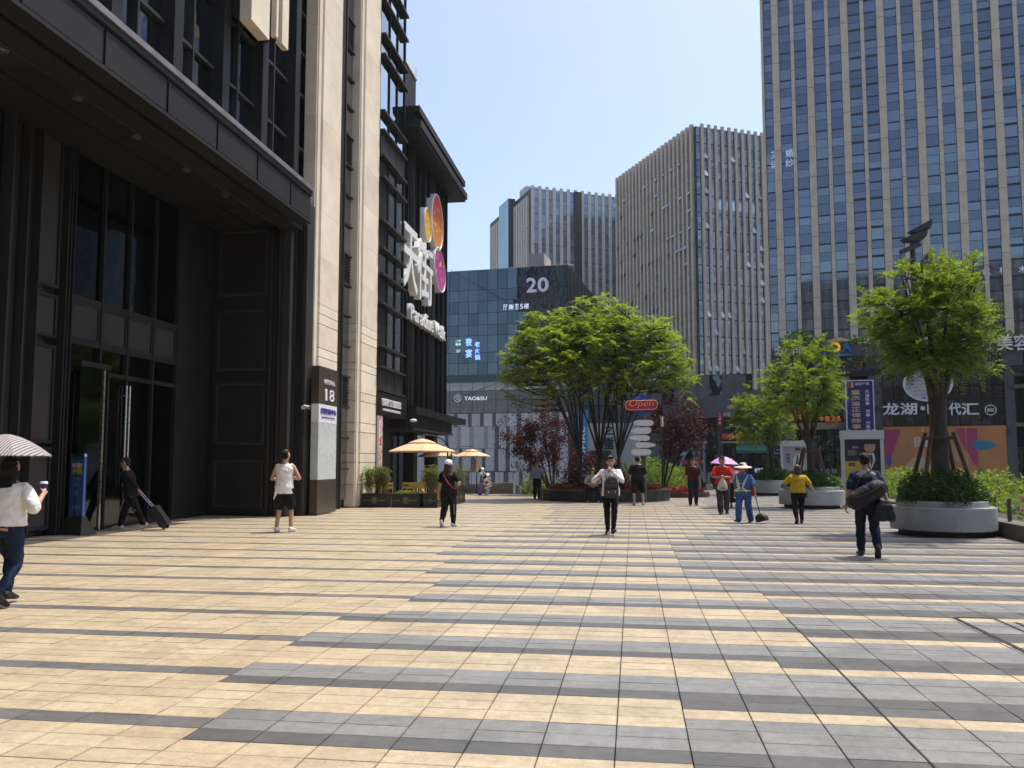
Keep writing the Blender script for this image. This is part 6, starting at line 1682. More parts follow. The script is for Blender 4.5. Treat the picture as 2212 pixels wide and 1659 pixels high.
M_YEL = mat('chair_yellow', (0.60, 0.42, 0.09), 0.5, var=0.12, scale=8)
def chair(x, y, rz, label):
    b = empty('folding_chair', (x, y, 0.004), rz, label, 'chair', 'yellow folding chairs of the terrace')
    for k in range(4): box('seat_slat', M_YEL, -0.2, 0.2, -0.19 + k * 0.10, -0.11 + k * 0.10, 0.44, 0.46, b)
    for s in (-1, 1):
        MB().tube([(s * 0.21, -0.22, 0), (s * 0.21, 0.22, 0.86)], 0.014, 6).build('leg', M_YEL, b); MB().tube([(s * 0.19, 0.24, 0), (s * 0.19, -0.18, 0.45)], 0.014, 6).build('leg', M_YEL, b)
    for z in (0.66, 0.80): box('back_slat', M_YEL, -0.21, 0.21, 0.12 + (z - 0.66) * 0.5, 0.14 + (z - 0.66) * 0.5, z - 0.045, z + 0.045, b)
for i, (x, y, rz, lab) in enumerate(((-8.95, 30.1, 0.3, 'yellow folding chair behind the bamboo nearest the pier'), (-8.25, 30.35, 0.0, 'yellow folding chair behind the long planter box'), (-7.75, 30.3, 0.1, 'second yellow folding chair behind the long planter box'), (-7.55, 31.3, 2.9, 'yellow folding chair facing the wing at the terrace corner'))): chair(x, y, rz, lab)
tb_ = empty('round_table', (-8.0, 31.0, 0.004), 0, 'round yellow terrace table behind the long planter box', 'table')
q = MB(); q.lathe([(0.34, 0.70), (0.36, 0.71), (0.36, 0.735), (0.34, 0.74)], 24); q.build('table_top', M_YEL, tb_); MB().tube([(0, 0, 0.03), (0, 0, 0.70)], 0.025, 8).build('leg', M_FIN, tb_); q = MB(); q.lathe([(0.2, 0), (0.2, 0.03)], 16); q.build('base', M_FIN, tb_)
wh = empty('wheel_arch_decoration', (-7.75, 33.4, 0.004), 0, 'pair of tan arched wheel decorations on the terrace', 'decoration')
for k, dx in enumerate((0.0, -0.5)):
    q = MB(); q.rings([[(dx + r * math.cos(a * PI / 14), y, 0.62 + r * math.sin(a * PI / 14)) for a in range(28)] for r, y in ((0.34, 0), (0.34, -0.14), (0.24, -0.14), (0.24, 0), (0.34, 0))], cap=False); q.build('wheel', mat('wheel_tan', (0.42, 0.27, 0.12), 0.6), wh)
    box('stand', M_YEL, dx - 0.03, dx + 0.03, -0.10, -0.04, 0.0, 0.30, wh)

# ---- stack of steel balls and the purple cone
g = at(1052, 1001, 41.3); b = empty('steel_ball_sculpture', (g.x, g.y, 0), 0, 'sculpture of stacked mirror steel balls at the edge of the plaza', 'sculpture')
M_MIR = mat('mirror_steel', (0.75, 0.75, 0.76), 0.03, 1.0, var=0.02)
for (dx, z, r) in ((-0.25, 1.16, 0.195), (0.02, 0.84, 0.235), (0.10, 0.58, 0.19), (0.0, 0.38, 0.12), (0.06, 0.24, 0.105), (0.0, 0.10, 0.10), (-0.12, 0.60, 0.07)):
    q = MB(); q.ball((dx, 0, z), r, n=28, m=18); q.build('ball', M_MIR, b, True)
MB().tube([(0, 0, 0.0), (0, 0, 0.12)], [0.16, 0.1], 14).build('foot', M_WHITE, b)
q = MB(); q.lathe([(0.115, 0.0), (0.10, 0.1), (0.02, 0.72)], 18, -0.32, -0.12); q = q.build('purple_cone', mat('cone_purple', (0.24, 0.12, 0.52), 0.4), None, True)
q.location = (g.x, g.y, 0.004); tag(q, 'slim purple cone standing beside the steel balls', 'cone')

# ---- low walls and ramp at the far edge
pw_ = empty('parapet_wall', (-7.2, 43.2, 0), 0, 'low pale stone parapet with a dark railing behind the umbrellas', 'wall')
M_PAR = mat('parapet_stone', (0.30, 0.28, 0.245), 0.8, var=0.15, scale=3)
for k in range(6):
    box('parapet_block', M_PAR, -2.6 + k * 0.62, -2.0 + k * 0.62, -0.2, 0.15, 0.004, 0.42 + 0.03 * k, pw_)
for k in range(16):
    MB().tube([(-2.55 + k * 0.24, -0.02, 0.4), (-2.55 + k * 0.24, -0.02, 1.12)], 0.012, 5).build('baluster', M_FIN, pw_)
MB().tube([(-2.6, -0.02, 1.12), (1.2, -0.02, 1.12)], 0.025, 6).build('handrail', M_FIN, pw_)
rw = empty('ramp_wall', (-4.6, 43.6, 0), 0, 'sloping dark ramp wall behind the steel balls', 'wall')
q = MB(); q.slab([(-1.2, -5.18), (4.2, -5.18), (4.2, 0.55), (1.4, 0.5), (-1.2, 0.02)], 0.0, 0.3); q.build('wall', mat('ramp_dark', (0.075, 0.068, 0.06), 0.8), rw)
for k in range(5): MB().tube([(0.9 + k * 0.55, -0.05, -0.3), (0.9 + k * 0.55, -0.05, 0.62)], 0.02, 5).build('post', M_FIN, rw)

# ---- escalator head
g = at(1562, 1001, 49.0); es = empty('escalator', (g.x, g.y, 0), 0, 'head of an escalator with black handrails and steel balustrades', 'escalator')
for s in (-0.75, 0.0, 0.75):
    q = MB(); q.slab([(s, 0), (s, 0)], 0, 0) if False else None
    MB().tube([(s, 0.0, 0.35), (s, -0.35, 0.55), (s, -0.40, 0.78), (s, -0.2, 0.95), (s, 0.5, 0.97), (s, 1.2, 0.95), (s, 3.0, 0.1), (s, 6.0, -2.0)], 0.06, 8).build('handrail', M_FIN, es)
    MB().box(s - 0.035, s + 0.035, -0.2, 1.2, 0.004, 0.88).build('balustrade', M_STEEL, es); MB().box(s - 0.13, s + 0.13, -0.25, 1.3, 0.004, 0.30).build('skirt', mat('skirt_beige', (0.32, 0.28, 0.22), 0.6), es)
MB().box(-0.62, 0.62, -0.6, 1.2, 0.004, 0.02).build('comb_plate', M_STEEL, es)
# ================================================================== people
M_SKIN = mat('skin', (0.44, 0.265, 0.185), 0.55, var=0.08, scale=14, spec=0.35)
M_SKIN2 = mat('skin_tanned', (0.33, 0.185, 0.12), 0.55, var=0.08, scale=14, spec=0.35)
M_HAIR = mat('hair_black', (0.010, 0.008, 0.008), 0.65, var=0.4, scale=60, spec=0.2)
M_HAIRB = mat('hair_brown', (0.060, 0.022, 0.012), 0.45, var=0.4, scale=60, spec=0.5)
M_EYE = mat('eye_dark', (0.012, 0.010, 0.010), 0.3); M_LIP = mat('lip', (0.26, 0.09, 0.075), 0.5)
def cloth(name, col, rough=0.85): return mat(name, col, rough, var=0.16, scale=9, bump=0.25, bscale=160, spec=0.2)
FOLD = bpy.data.textures.new('cloth_folds', 'CLOUDS'); FOLD.noise_scale = 0.085; FOLD.noise_depth = 2

def ik(a, t, l1, l2, hint):
    a, t, hint = Vector(a), Vector(t), Vector(hint); d = t - a; L = min(d.length, (l1 + l2) * 0.999); dn = d.normalized()
    if d.length > L: t = a + dn * L
    x = (l1 * l1 - l2 * l2 + L * L) / (2 * L); y = math.sqrt(max(0.0, l1 * l1 - x * x))
    h = hint - dn * hint.dot(dn); h = h.normalized() if h.length > 1e-5 else dn.orthogonal().normalized()
    return a + dn * x + h * y, t

def limb(mb, pts, radii, n=12, flat=1.0):
    """tapered round limb with domed ends"""
    pts = [Vector(p) for p in pts]; P = []; Rr = []
    d0 = (pts[0] - pts[1]).normalized(); d1 = (pts[-1] - pts[-2]).normalized()
    for s, c in ((0.95, 0.30), (0.6, 0.8)): P.append(pts[0] + d0 * radii[0] * s); Rr.append(radii[0] * c)
    for i in range(len(pts) - 1):
        for k in range(5 if i == len(pts) - 2 else 4):
            t = k / 4; P.append(pts[i].lerp(pts[i + 1], t)); Rr.append(radii[i] + (radii[i + 1] - radii[i]) * t)
    for s, c in ((0.6, 0.8), (0.95, 0.30)): P.append(pts[-1] + d1 * radii[-1] * s); Rr.append(radii[-1] * c)
    mb.tube(P, Rr, n, flat=flat)

def blob(name, mb, m, parent, vox, it=6, fold=0.0):
    o = mb.build(name, m, parent, True)
    r = o.modifiers.new('one_surface', 'REMESH'); r.mode = 'VOXEL'; r.voxel_size = vox; r.use_smooth_shade = True
    s = o.modifiers.new('smooth', 'SMOOTH'); s.iterations = it; s.factor = 0.5
    if fold:
        d = o.modifiers.new('folds', 'DISPLACE'); d.texture = FOLD; d.strength = fold; d.mid_level = 0.5; d.texture_coords = 'LOCAL'
    return o

TORSO = [(0.83, .120, .095), (0.88, .158, .112), (0.94, .168, .118), (1.02, .152, .106), (1.10, .140, .100), (1.20, .154, .110), (1.30, .172, .114), (1.36, .172, .100), (1.405, .135, .080), (1.435, .085, .066), (1.46, .058, .058)]

def person(pos, heading, label, h=1.70, wide=1.0, skin=None, hair='short', hairm=None, lean=0.03, head_tilt=0.0, head_turn=0.0,
           footL=((0.10, -0.22, 0.09), 0.0), footR=((-0.10, 0.20, 0.12), 0.5), handL=(0.26, 0.0, 0.80), handR=(-0.26, 0.0, 0.80), hipz=None,
           elbowL=(0.3, 0.6, 0), elbowR=(-0.3, 0.6, 0), kneeL=(0.05, -1, 0), kneeR=(-0.05, -1, 0),
           top=('cloth_grey', (0.3, 0.3, 0.3)), sleeve=0.55, hem=0.86, loose=0.018, neck_z=1.415,
           bottom=('cloth_dark', (0.02, 0.02, 0.025)), leg_end=1.0, leg_r=(0.100, 0.078, 0.066), skirt=None,
           shoe=('shoe_black', (0.015, 0.014, 0.014)), face=True, vox=0.0115, heel=0.0, bare=False, curl=(0.7, 0.7), palmL=None, palmR=None):
    k = h / 1.70; skin = skin or M_SKIN; hairm = hairm or M_HAIR
    root = empty('person', (pos[0], pos[1], 0.004), heading, label, 'person', 'people crossing the plaza')
    S = lambda p: Vector((p[0] * wide, p[1], p[2])) * k
    hz = (hipz or 0.90)
    def sp(z): return Vector((0, -lean * (z - 0.9) * 2.2, z + (hz - 0.90)))         # spine, leaning forwards
    def V(x, y, z): c = sp(z); return Vector((x, c.y + y, c.z))
    body = MB()
    rings = []
    for (z, rx, ry) in TORSO:
        c = sp(z); rings.append([((rx * wide * math.cos(a * PI / 10)) * k, (c.y + ry * math.sin(a * PI / 10) * (1 + 0.4 * (wide - 1))) * k, c.z * k) for a in range(20)])
    body.rings(rings)
    nb = V(0, 0.005, 1.43); hd = V(0, -0.012 - head_tilt * 0.06, 1.595 - abs(head_tilt) * 0.02)
    limb(body, [nb * k, (nb.lerp(hd, 0.6)) * k], [0.056 * k, 0.052 * k])
    HM = Matrix.Translation((hd + Vector((0, 0, 0.008))) * k) @ Matrix.Rotation(head_turn, 4, 'Z') @ Matrix.Rotation(head_tilt, 4, 'X') @ Matrix.Scale(k * 1.13, 4)
    def hball(mb, c, rx, ry, rz, n=16, m=12):
        t = MB(); t.ball(c, rx, ry, rz, n, m); b = len(mb.v); mb.v.extend([tuple(HM @ Vector(v)) for v in t.v]); mb.f.extend([tuple(b + i for i in f) for f in t.f]); mb.m.extend(t.m)
    hball(body, (0, 0.012, 0.012), 0.078, 0.094, 0.100); hball(body, (0, -0.024, -0.050), 0.057, 0.064, 0.068); hball(body, (0, -0.088, -0.018), 0.013, 0.020, 0.026)
    for s in (-1, 1): hball(body, (s * 0.079, 0.012, -0.012), 0.011, 0.022, 0.032)
    # legs
    J = {}
    for s, nm, (ft, pitch), kn in ((1, 'L', footL, kneeL), (-1, 'R', footR, kneeR)):
        hip = Vector((s * 0.092 * wide, 0, hz)); ank = Vector(ft); kne, ank = ik(hip, ank, 0.425, 0.415, kn)
        J[nm] = (hip * k, kne * k, ank * k, pitch)
        limb(body, [hip * k, kne * k, ank * k], [0.086 * k, 0.056 * k, 0.040 * k])
    shoes = {}
    for nm in 'LR':
        hip, kne, ank, pitch = J[nm]; s = 1 if nm == 'L' else -1
        M = Matrix.Translation(ank) @ Matrix.Rotation(s * 0.12, 4, 'Z') @ Matrix.Rotation(pitch, 4, 'X')
        for mb, g in ((body, 0.0),):
            rr_ = []
            for (y, w, t, zb) in ((0.062, .022, .03, -0.06), (0.05, .034, .05, -0.072), (0.0, .038, .075, -0.078), (-0.07, .042, .05, -0.078), (-0.13, .046, .034, -0.078), (-0.175, .036, .024, -0.075), (-0.195, .015, .012, -0.068)):
                rr_.append([tuple(M @ Vector(((w + g) * math.cos(a * PI / 6) * k, y * k, (zb + (t + g) * (1 + math.sin(a * PI / 6)) * 0.75) * k))) for a in range(12)])
            mb.rings(rr_)
        q = MB(); rr_ = []
        for (y, w, t, zb) in ((0.078, .022, .045, -0.07), (0.062, .042, .07, -0.083), (0.0, .047, .085, -0.085), (-0.07, .051, .062, -0.085), (-0.13, .054, .046, -0.085), (-0.19, .044, .034, -0.083), (-0.213, .018, .018, -0.076)):
            rr_.append([tuple(M @ Vector((w * math.cos(a * PI / 6) * k, y * k, (zb + t * (1 + math.sin(a * PI / 6)) * 0.72) * k))) for a in range(12)])
        q.rings(rr_)
        if heel: limb(q, [M @ Vector((0, 0.045 * k, -0.06 * k)), M @ Vector((0, 0.05 * k, (-0.085 - heel) * k))], [0.022 * k, 0.010 * k], 8)
        shoes[nm] = q
    # arms
    A = {}
    for s, nm, hand, eh, pal in ((1, 'L', handL, elbowL, palmL), (-1, 'R', handR, elbowR, palmR)):
        sh = V(s * 0.178 * wide, 0.0, 1.365); hv = Vector((hand[0] * wide, hand[1], hand[2])); elb, wr = ik(sh, hv, 0.285, 0.255, eh)
        A[nm] = (sh * k, elb * k, wr * k); limb(body, [sh * k, elb * k, wr * k], [0.050 * k, 0.041 * k, 0.028 * k])
        d = (wr - elb).normalized(); side = Vector(pal).normalized() if pal else Vector((-s, 0, 0))      # way the palm looks
        side = (side - d * side.dot(d)); side = side.normalized() if side.length > 1e-3 else d.orthogonal().normalized()
        ac = d.cross(side).normalized() * s                                                          # across the knuckles, thumb side is -ac
        pm = wr + d * 0.045; cu = curl[0] if nm == 'L' else curl[1]
        for q in range(3): limb(body, [(wr + d * 0.01 + ac * (q - 1) * 0.010) * k, (wr + d * 0.085 + ac * (q - 1) * 0.022) * k], [0.019 * k, 0.016 * k], 8)
        for q in range(4):
            b0 = wr + d * 0.088 + ac * (q - 1.5) * 0.0215; ln = (0.040, 0.046, 0.043, 0.034)[q]
            m1 = b0 + (d * math.cos(cu * 0.8) + side * math.sin(cu * 0.8)) * ln; m2 = m1 + (d * math.cos(cu * 2.0) + side * math.sin(cu * 2.0)) * ln * 0.85
            limb(body, [b0 * k, m1 * k, m2 * k], [0.0095 * k, 0.009 * k, 0.0078 * k], 7)
        t0 = wr + d * 0.03 - ac * 0.022; t1 = t0 + (d * 0.6 - ac * 0.7 + side * 0.35).normalized() * 0.040; t2 = t1 + (d * 0.85 - ac * 0.15 + side * 0.5).normalized() * 0.030
        limb(body, [t0 * k, t1 * k, t2 * k], [0.012 * k, 0.0105 * k, 0.009 * k], 7)
        A[nm + 'h'] = (pm + d * 0.05 + side * 0.03) * k
    blob('body', body, skin, root, vox * 0.9, 3)
    # clothes
    tm_ = cloth(*top); bm_ = cloth(*bottom); sm_ = mat(shoe[0], shoe[1], 0.6, var=0.15, scale=20)
    t = MB(); rings = []
    zs = [z for z in (0.72, 0.78, 0.84, 0.88, 0.94, 1.02, 1.10, 1.20, 1.30, 1.36, 1.40, 1.425) if z > hem + 0.01 and z < neck_z - 0.005]
    zs = [hem] + zs + [neck_z]
    zt = [r[0] for r in TORSO]
    for z in zs:
        rx = np.interp(z, zt, [r[1] for r in TORSO]); ry = np.interp(z, zt, [r[2] for r in TORSO])
        if z < 0.95: rx = max(rx, 0.166); ry = max(ry, 0.118)
        lo_ = loose * (1.0 if z > 1.32 else 1.7 if z < 1.15 else 1.3); c = sp(z)
        rings.append([(((rx * wide + lo_) * math.cos(a * PI / 12)) * k, (c.y + (ry * (1 + 0.4 * (wide - 1)) + lo_) * math.sin(a * PI / 12)) * k, c.z * k) for a in range(24)])
    t.rings(rings)
    if sleeve > 0:
        for nm in 'LR':
            sh, el, wr = A[nm]
            if sleeve <= 0.62:
                e = sh.lerp(el, min(1, sleeve / 0.55 * 0.85)); limb(t, [sh + Vector((0, 0, -0.005)), sh.lerp(e, 0.5), e], [0.066 * k, (0.060 + loose * 0.6) * k, (0.056 + loose * 0.8) * k])
            else:
                limb(t, [sh, el, el.lerp(wr, (sleeve - 0.55) / 0.45)], [0.064 * k, (0.050 + loose * 0.3) * k, 0.040 * k])
    else:
        for nm in 'LR':
            sh, el, wr = A[nm]; limb(t, [sh + Vector((-0.045 * k if nm == 'L' else 0.045 * k, 0, 0.0)), sh + Vector((-0.04 * k if nm == 'L' else 0.04 * k, 0, 0.02 * k))], [0.05 * k, 0.048 * k])
    shirt = blob('shirt', t, tm_, root, vox, 5, 0.030)
    b = MB()
    if skirt:
        r0 = []
        for z, rx in skirt:
            c = sp(z); r0.append([((rx + 0.012 * (a % 2)) * math.cos(a * PI / 12) * k * wide, (c.y * (1 if z > 0.8 else 0) + rx * 0.85 * math.sin(a * PI / 12)) * k, c.z * k) for a in range(24)])
        b.rings(r0)
    else:
        rings = []
        for z in (0.80, 0.85, 0.92, 0.98, 1.03):
            rx = np.interp(z, zt, [r[1] for r in TORSO]); ry = np.interp(z, zt, [r[2] for r in TORSO]); rx = max(rx, 0.150 if z < 0.9 else 0); c = sp(z)
            rings.append([((rx * wide + 0.012) * math.cos(a * PI / 10) * k, (c.y + ry + 0.0 if False else c.y * 1.0 + (ry + 0.012) * math.sin(a * PI / 10)) * k, c.z * k) for a in range(20)])
        b.rings(rings)
        for nm in 'LR':
            hip, kne, ank, _ = J[nm]
            if leg_end >= 1.0: limb(b, [hip, kne, kne.lerp(ank, 0.97)], [leg_r[0] * k, leg_r[1] * k, leg_r[2] * k])
            else: limb(b, [hip, hip.lerp(kne, leg_end)], [leg_r[0] * k, leg_r[1] * k])
    blob('skirt' if skirt else ('trousers' if leg_end >= 1 else 'shorts'), b, bm_, root, vox, 4, 0.032)
    for nm in 'LR': blob('shoe', shoes[nm], sm_, root, 0.008, 3)
    # hair and face
    hr = MB()
    if hair != 'none':
        hball(hr, (0, 0.022, 0.022), 0.080, 0.094, 0.094)
        if hair == 'short': hball(hr, (0, 0.065, -0.015), 0.070, 0.050, 0.060); hball(hr, (0, -0.055, 0.080), 0.062, 0.040, 0.030)
        if hair in ('long', 'bob'):
            for (y, z, rx, ry, rz) in ((0.05, -0.03, .095, .072, .09), (0.062, -0.09, .098, .06, .075)): hball(hr, (0, y, z), rx, ry, rz)
            for s in (-1, 1): hball(hr, (s * 0.066, 0.015, -0.055), .024, .045, .085)
        if hair == 'long':
            for (y, z, rx, ry, rz) in ((0.080, -0.15, .115, .055, .09), (0.10, -0.24, .125, .05, .10), (0.105, -0.32, .105, .045, .09)): hball(hr, (0, y, z), rx, ry, rz)
        ho = blob('hair', hr, hairm, root, vox * 0.8, 3, 0.034)
    if face:
        for s in (-1, 1):
            q = MB(); hball(q, (s * 0.031, -0.0775, 0.006), 0.013, 0.006, 0.006, 10, 6); q.build('eye', M_EYE, root, True)
            q = MB(); hball(q, (s * 0.033, -0.0785, 0.028), 0.019, 0.006, 0.0045, 10, 6); q.build('eyebrow', M_HAIR, root, True)
        q = MB(); hball(q, (0, -0.0865, -0.062), 0.022, 0.006, 0.006, 10, 6); q.build('mouth', M_LIP, root, True)
    root['_'] = 0
    del root['_']
    return root, HM, A, k
def held(name, pos, heading, label, cat): return empty(name, (pos[0], pos[1], 0.004), heading, label, cat)
AWAY = PI
def strap(pts, r, m, parent, name='strap'): return MB().tube(pts, r, 6, flat=0.35).build(name, m, parent)

# 1 person in a white top with an umbrella and a cup (cut by the frame)
P0 = (-6.80, 8.42); HD = AWAY + 0.05
pr, HM, A, k = person(P0, HD, 'person in white top and blue jeans under a striped umbrella at the left edge', h=1.60, wide=1.12, hair='long', handR=(-0.27, -0.20, 1.27), elbowR=(-0.5, 0.25, -0.9), handL=(0.20, -0.24, 1.20), elbowL=(0.4, 0.2, -0.9),
    footL=((0.08, -0.20, 0.13), 0.12), footR=((-0.09, 0.20, 0.17), 0.5), top=('knit_white', (0.72, 0.70, 0.66)), sleeve=0.60, hem=0.92, loose=0.035, bottom=('denim', (0.013, 0.021, 0.048)), leg_r=(0.108, 0.072, 0.050), shoe=('heel_black', (0.012, 0.011, 0.012)), heel=0.03, face=False, vox=0.010, palmR=(1, -0.3, 0))
q = held('paper_cup', P0, HD, 'dark blue paper cup with a white lid in the raised hand', 'cup'); c = A['Rh']
MB().lathe([(0.028, c.z - 0.03), (0.038, c.z + 0.075)], 18, c.x, c.y).build('cup', mat('cup_navy', (0.02, 0.03, 0.10), 0.5), q); MB().lathe([(0.042, c.z + 0.076), (0.042, c.z + 0.088), (0.036, c.z + 0.10), (0.034, c.z + 0.104)], 18, c.x, c.y).build('lid', M_WHITE, q)
def stripe_mat():
    m, t, p, out = _nt('striped_cloth'); tc = t.nodes.new('ShaderNodeTexCoord'); sx = t.nodes.new('ShaderNodeSeparateXYZ'); t.links.new(tc.outputs['Object'], sx.inputs[0])
    a = t.nodes.new('ShaderNodeMath'); a.operation = 'MULTIPLY'; a.inputs[1].default_value = 34.0; t.links.new(sx.outputs[0], a.inputs[0])
    f = t.nodes.new('ShaderNodeMath'); f.operation = 'FRACT'; t.links.new(a.outputs[0], f.inputs[0]); g_ = t.nodes.new('ShaderNodeMath'); g_.operation = 'GREATER_THAN'; g_.inputs[1].default_value = 0.5; t.links.new(f.outputs[0], g_.inputs[0])
    t.links.new(_mixrgb(t, (0.13, 0.10, 0.10), (0.40, 0.37, 0.36), g_.outputs[0]), p.inputs['Base Color']); p.inputs['Roughness'].default_value = 0.8; return m
def hand_umbrella(pos, heading, label, cx, cy, zr, r, m, hand, n=8, tilt=0.0):
    u = held('umbrella', pos, heading, label, 'umbrella'); q = MB(); rise = r * 0.52
    def ring(f, z, sc=0.0): return [(cx + r * f * (1 - sc * (0.06 if a % 2 else 0)) * math.cos(a * PI / n), cy + r * f * (1 - sc * (0.06 if a % 2 else 0)) * math.sin(a * PI / n), z + tilt * r * f * math.cos(a * PI / n)) for a in range(2 * n)]
    prof = [(1.0, 0.0), (0.9, 0.16), (0.72, 0.42), (0.5, 0.68), (0.28, 0.88), (0.08, 0.985)]
    q.rings([ring(f, zr + rise * z, 1.0) for f, z in prof], cap=False); q.rings([ring(f * 0.985, zr + rise * z - 0.008, 1.0) for f, z in prof][::-1], cap=False); q.build('canopy', m, u)
    for a in range(n): MB().tube([(cx + r * 0.97 * math.cos(2 * a * PI / n), cy + r * 0.97 * math.sin(2 * a * PI / n), zr - 0.015), (cx + r * 0.5 * math.cos(2 * a * PI / n), cy + r * 0.5 * math.sin(2 * a * PI / n), zr + rise * 0.64), (cx, cy, zr + rise * 0.93)], 0.004, 4).build('rib', M_STEEL, u)
    MB().tube([(cx, cy, zr + rise * 1.12), (cx, cy, zr + rise * 0.3), tuple(hand)], 0.008, 6).build('shaft', M_FIN, u); MB().tube([tuple(hand), (hand[0], hand[1], hand[2] - 0.12)], 0.014, 8).build('handle', M_FIN, u)
# striped umbrella is carried over the head
hand_umbrella(P0, HD, 'brown and cream striped umbrella held over the person at the left edge', 0.04, 0.0, 1.63, 0.46, stripe_mat(), A['Lh'])

# 2 person in white vest and shorts
P0 = (-7.85, 18.3); HD = AWAY + 0.10
pr, HM, A, k = person(P0, HD, 'person in white sleeveless vest and black shorts walking towards the entrance', h=1.83, wide=0.98, handL=(0.13, -0.26, 1.10), handR=(-0.16, -0.26, 1.12), elbowL=(0.7, 0.3, -0.8), elbowR=(-0.7, 0.3, -0.8),
    footL=((0.13, 0.05, 0.085), 0.1), footR=((-0.14, -0.08, 0.085), 0.0), top=('vest_white', (0.74, 0.72, 0.69)), sleeve=0, hem=0.80, loose=0.022, bottom=('shorts_black', (0.010, 0.010, 0.011)), leg_end=0.86, leg_r=(0.118, 0.108, 0.1), shoe=('sneaker_white', (0.62, 0.61, 0.58)), face=False)
t_ = MB(); limb(t_, [(0.12, 0.10, 1.0), (0.15, 0.105, 0.88), (0.20, 0.10, 0.74)], [0.07, 0.06, 0.02], 12, 0.5); blob('vest_tail', t_, cloth('vest_white', (0.74, 0.72, 0.69)), pr, 0.012, 4, 0.014)
q = held('mobile_phone', P0, HD, 'phone held in front of the person in the white vest', 'phone'); c = (A['Lh'] + A['Rh']) / 2; MB().box(c.x - 0.04, c.x + 0.04, c.y - 0.01, c.y, c.z - 0.05, c.z + 0.08).build('case', M_FIN, q)

# 3 person in black with a white cap
P0 = (-4.52, 20.4); HD = AWAY - 0.12
pr, HM, A, k = person(P0, HD, 'person in black with a white cap and a red shoulder strap walking away', h=1.60, hair='long', hairm=mat('hair_dark_brown', (0.035, 0.018, 0.012), 0.45, var=0.4, scale=60), handR=(-0.24, -0.18, 1.08), elbowR=(-0.6, 0.5, -0.7), handL=(0.27, 0.0, 0.82),
    footL=((0.09, 0.22, 0.15), 0.75), footR=((-0.10, -0.15, 0.085), 0.0), top=('tee_black', (0.010, 0.010, 0.011)), sleeve=0.42, hem=0.86, loose=0.02, bottom=('jogger_black', (0.011, 0.011, 0.013)), leg_r=(0.115, 0.095, 0.066), shoe=('sneaker_white', (0.62, 0.61, 0.58)), face=False)
cap = MB(); t_ = MB(); t_.ball((0, 0.02, 0.045), 0.092, 0.106, 0.088, 20, 14); cap.v = [tuple(HM @ Vector(v)) for v in t_.v if True]; cap.f = t_.f; cap.m = t_.m
co_ = cap.build('cap', cloth('cap_white', (0.78, 0.77, 0.76)), pr, True)
br = MB(); br.rings([[tuple(HM @ Vector((0.075 * math.cos(a), -0.07 - s * 0.075 * (1 - abs(math.cos(a)) * 0.5), 0.035 - s * 0.012 + zz))) for a in [PI * i / 8 for i in range(9)]] for s, zz in ((0, 0.0), (1, 0.0), (1, -0.006), (0, -0.006))], cap=False, close=False); br.build('cap_brim', cloth('cap_white', (0.78, 0.77, 0.76)), pr)
bx_ = MB().box(-0.03, 0.03, 0.118, 0.128, -0.02, 0.015); bx_.v = [tuple(HM @ Vector(v)) for v in bx_.v]; bx_.build('cap_tag', M_FIN, pr)
q = held('shoulder_strap_bag', P0, HD, 'thin red strap bag across the back of the person in the white cap', 'bag'); M_RST = mat('strap_red', (0.40, 0.03, 0.03), 0.6)
strap([(0.10, 0.0, 1.335), (0.07, 0.125, 1.27), (-0.05, 0.145, 1.08), (-0.16, 0.10, 0.96), (-0.185, 0.0, 0.92)], 0.012, M_RST, q); MB().box(-0.25, -0.18, -0.12, 0.04, 0.74, 0.92).build('pouch', M_FIN, q)
strap([(-0.155, 0.015, 0.84), (-0.15, -0.05, 0.5), (-0.125, -0.12, 0.12)], 0.008, M_WHITE, pr, 'trouser_stripe')

# 4 person in white shirt eating, backpack worn in front
P0 = (-0.50, 18.7); HD = 0.10
pr, HM, A, k = person(P0, HD, 'person in white shirt eating, with a grey backpack worn in front', h=1.69, handL=(0.05, -0.245, 1.34), elbowL=(0.8, 0.1, -0.7), handR=(-0.28, -0.25, 1.26), elbowR=(-0.7, 0.35, -0.7),
    footL=((0.03, -0.20, 0.11), -0.35), footR=((-0.06, 0.16, 0.10), 0.25), head_tilt=0.12, top=('shirt_white', (0.70, 0.70, 0.76)), sleeve=0.97, hem=0.84, loose=0.022, bottom=('trouser_black', (0.010, 0.010, 0.012)), leg_r=(0.098, 0.070, 0.052), shoe=('shoe_brown', (0.030, 0.020, 0.015)), palmL=(-0.6, 0, -0.2), curl=(1.0, 1.0))
q = held('backpack', P0, HD, 'grey canvas backpack worn on the chest', 'backpack'); M_BP = cloth('canvas_grey', (0.055, 0.050, 0.052)); M_BP2 = cloth('canvas_brown_grey', (0.062, 0.050, 0.045))
t_ = MB(); t_.box(-0.155, 0.155, -0.30, -0.15, 0.80, 1.14); t_.ball((0, -0.225, 1.13), 0.14, 0.08, 0.12, 16, 10); o = blob('pack', t_, M_BP, q, 0.012, 8, 0.012)
t_ = MB(); t_.box(-0.135, 0.135, -0.36, -0.28, 0.80, 0.97); blob('front_pocket', t_, M_BP2, q, 0.012, 6, 0.008)
t_ = MB(); t_.box(-0.15, 0.15, -0.325, -0.16, 1.02, 1.10); blob('flap', t_, M_BP, q, 0.012, 5)
for s in (-1, 1):
    strap([(s * 0.11, -0.17, 1.12), (s * 0.125, -0.155, 1.28), (s * 0.12, -0.06, 1.405), (s * 0.12, 0.08, 1.37)], 0.033, mat('strap_tan', (0.45, 0.34, 0.28), 0.7), q); box('buckle', M_STEEL, s * 0.07 - 0.012, s * 0.07 + 0.012, -0.372, -0.360, 0.91, 0.95, q)
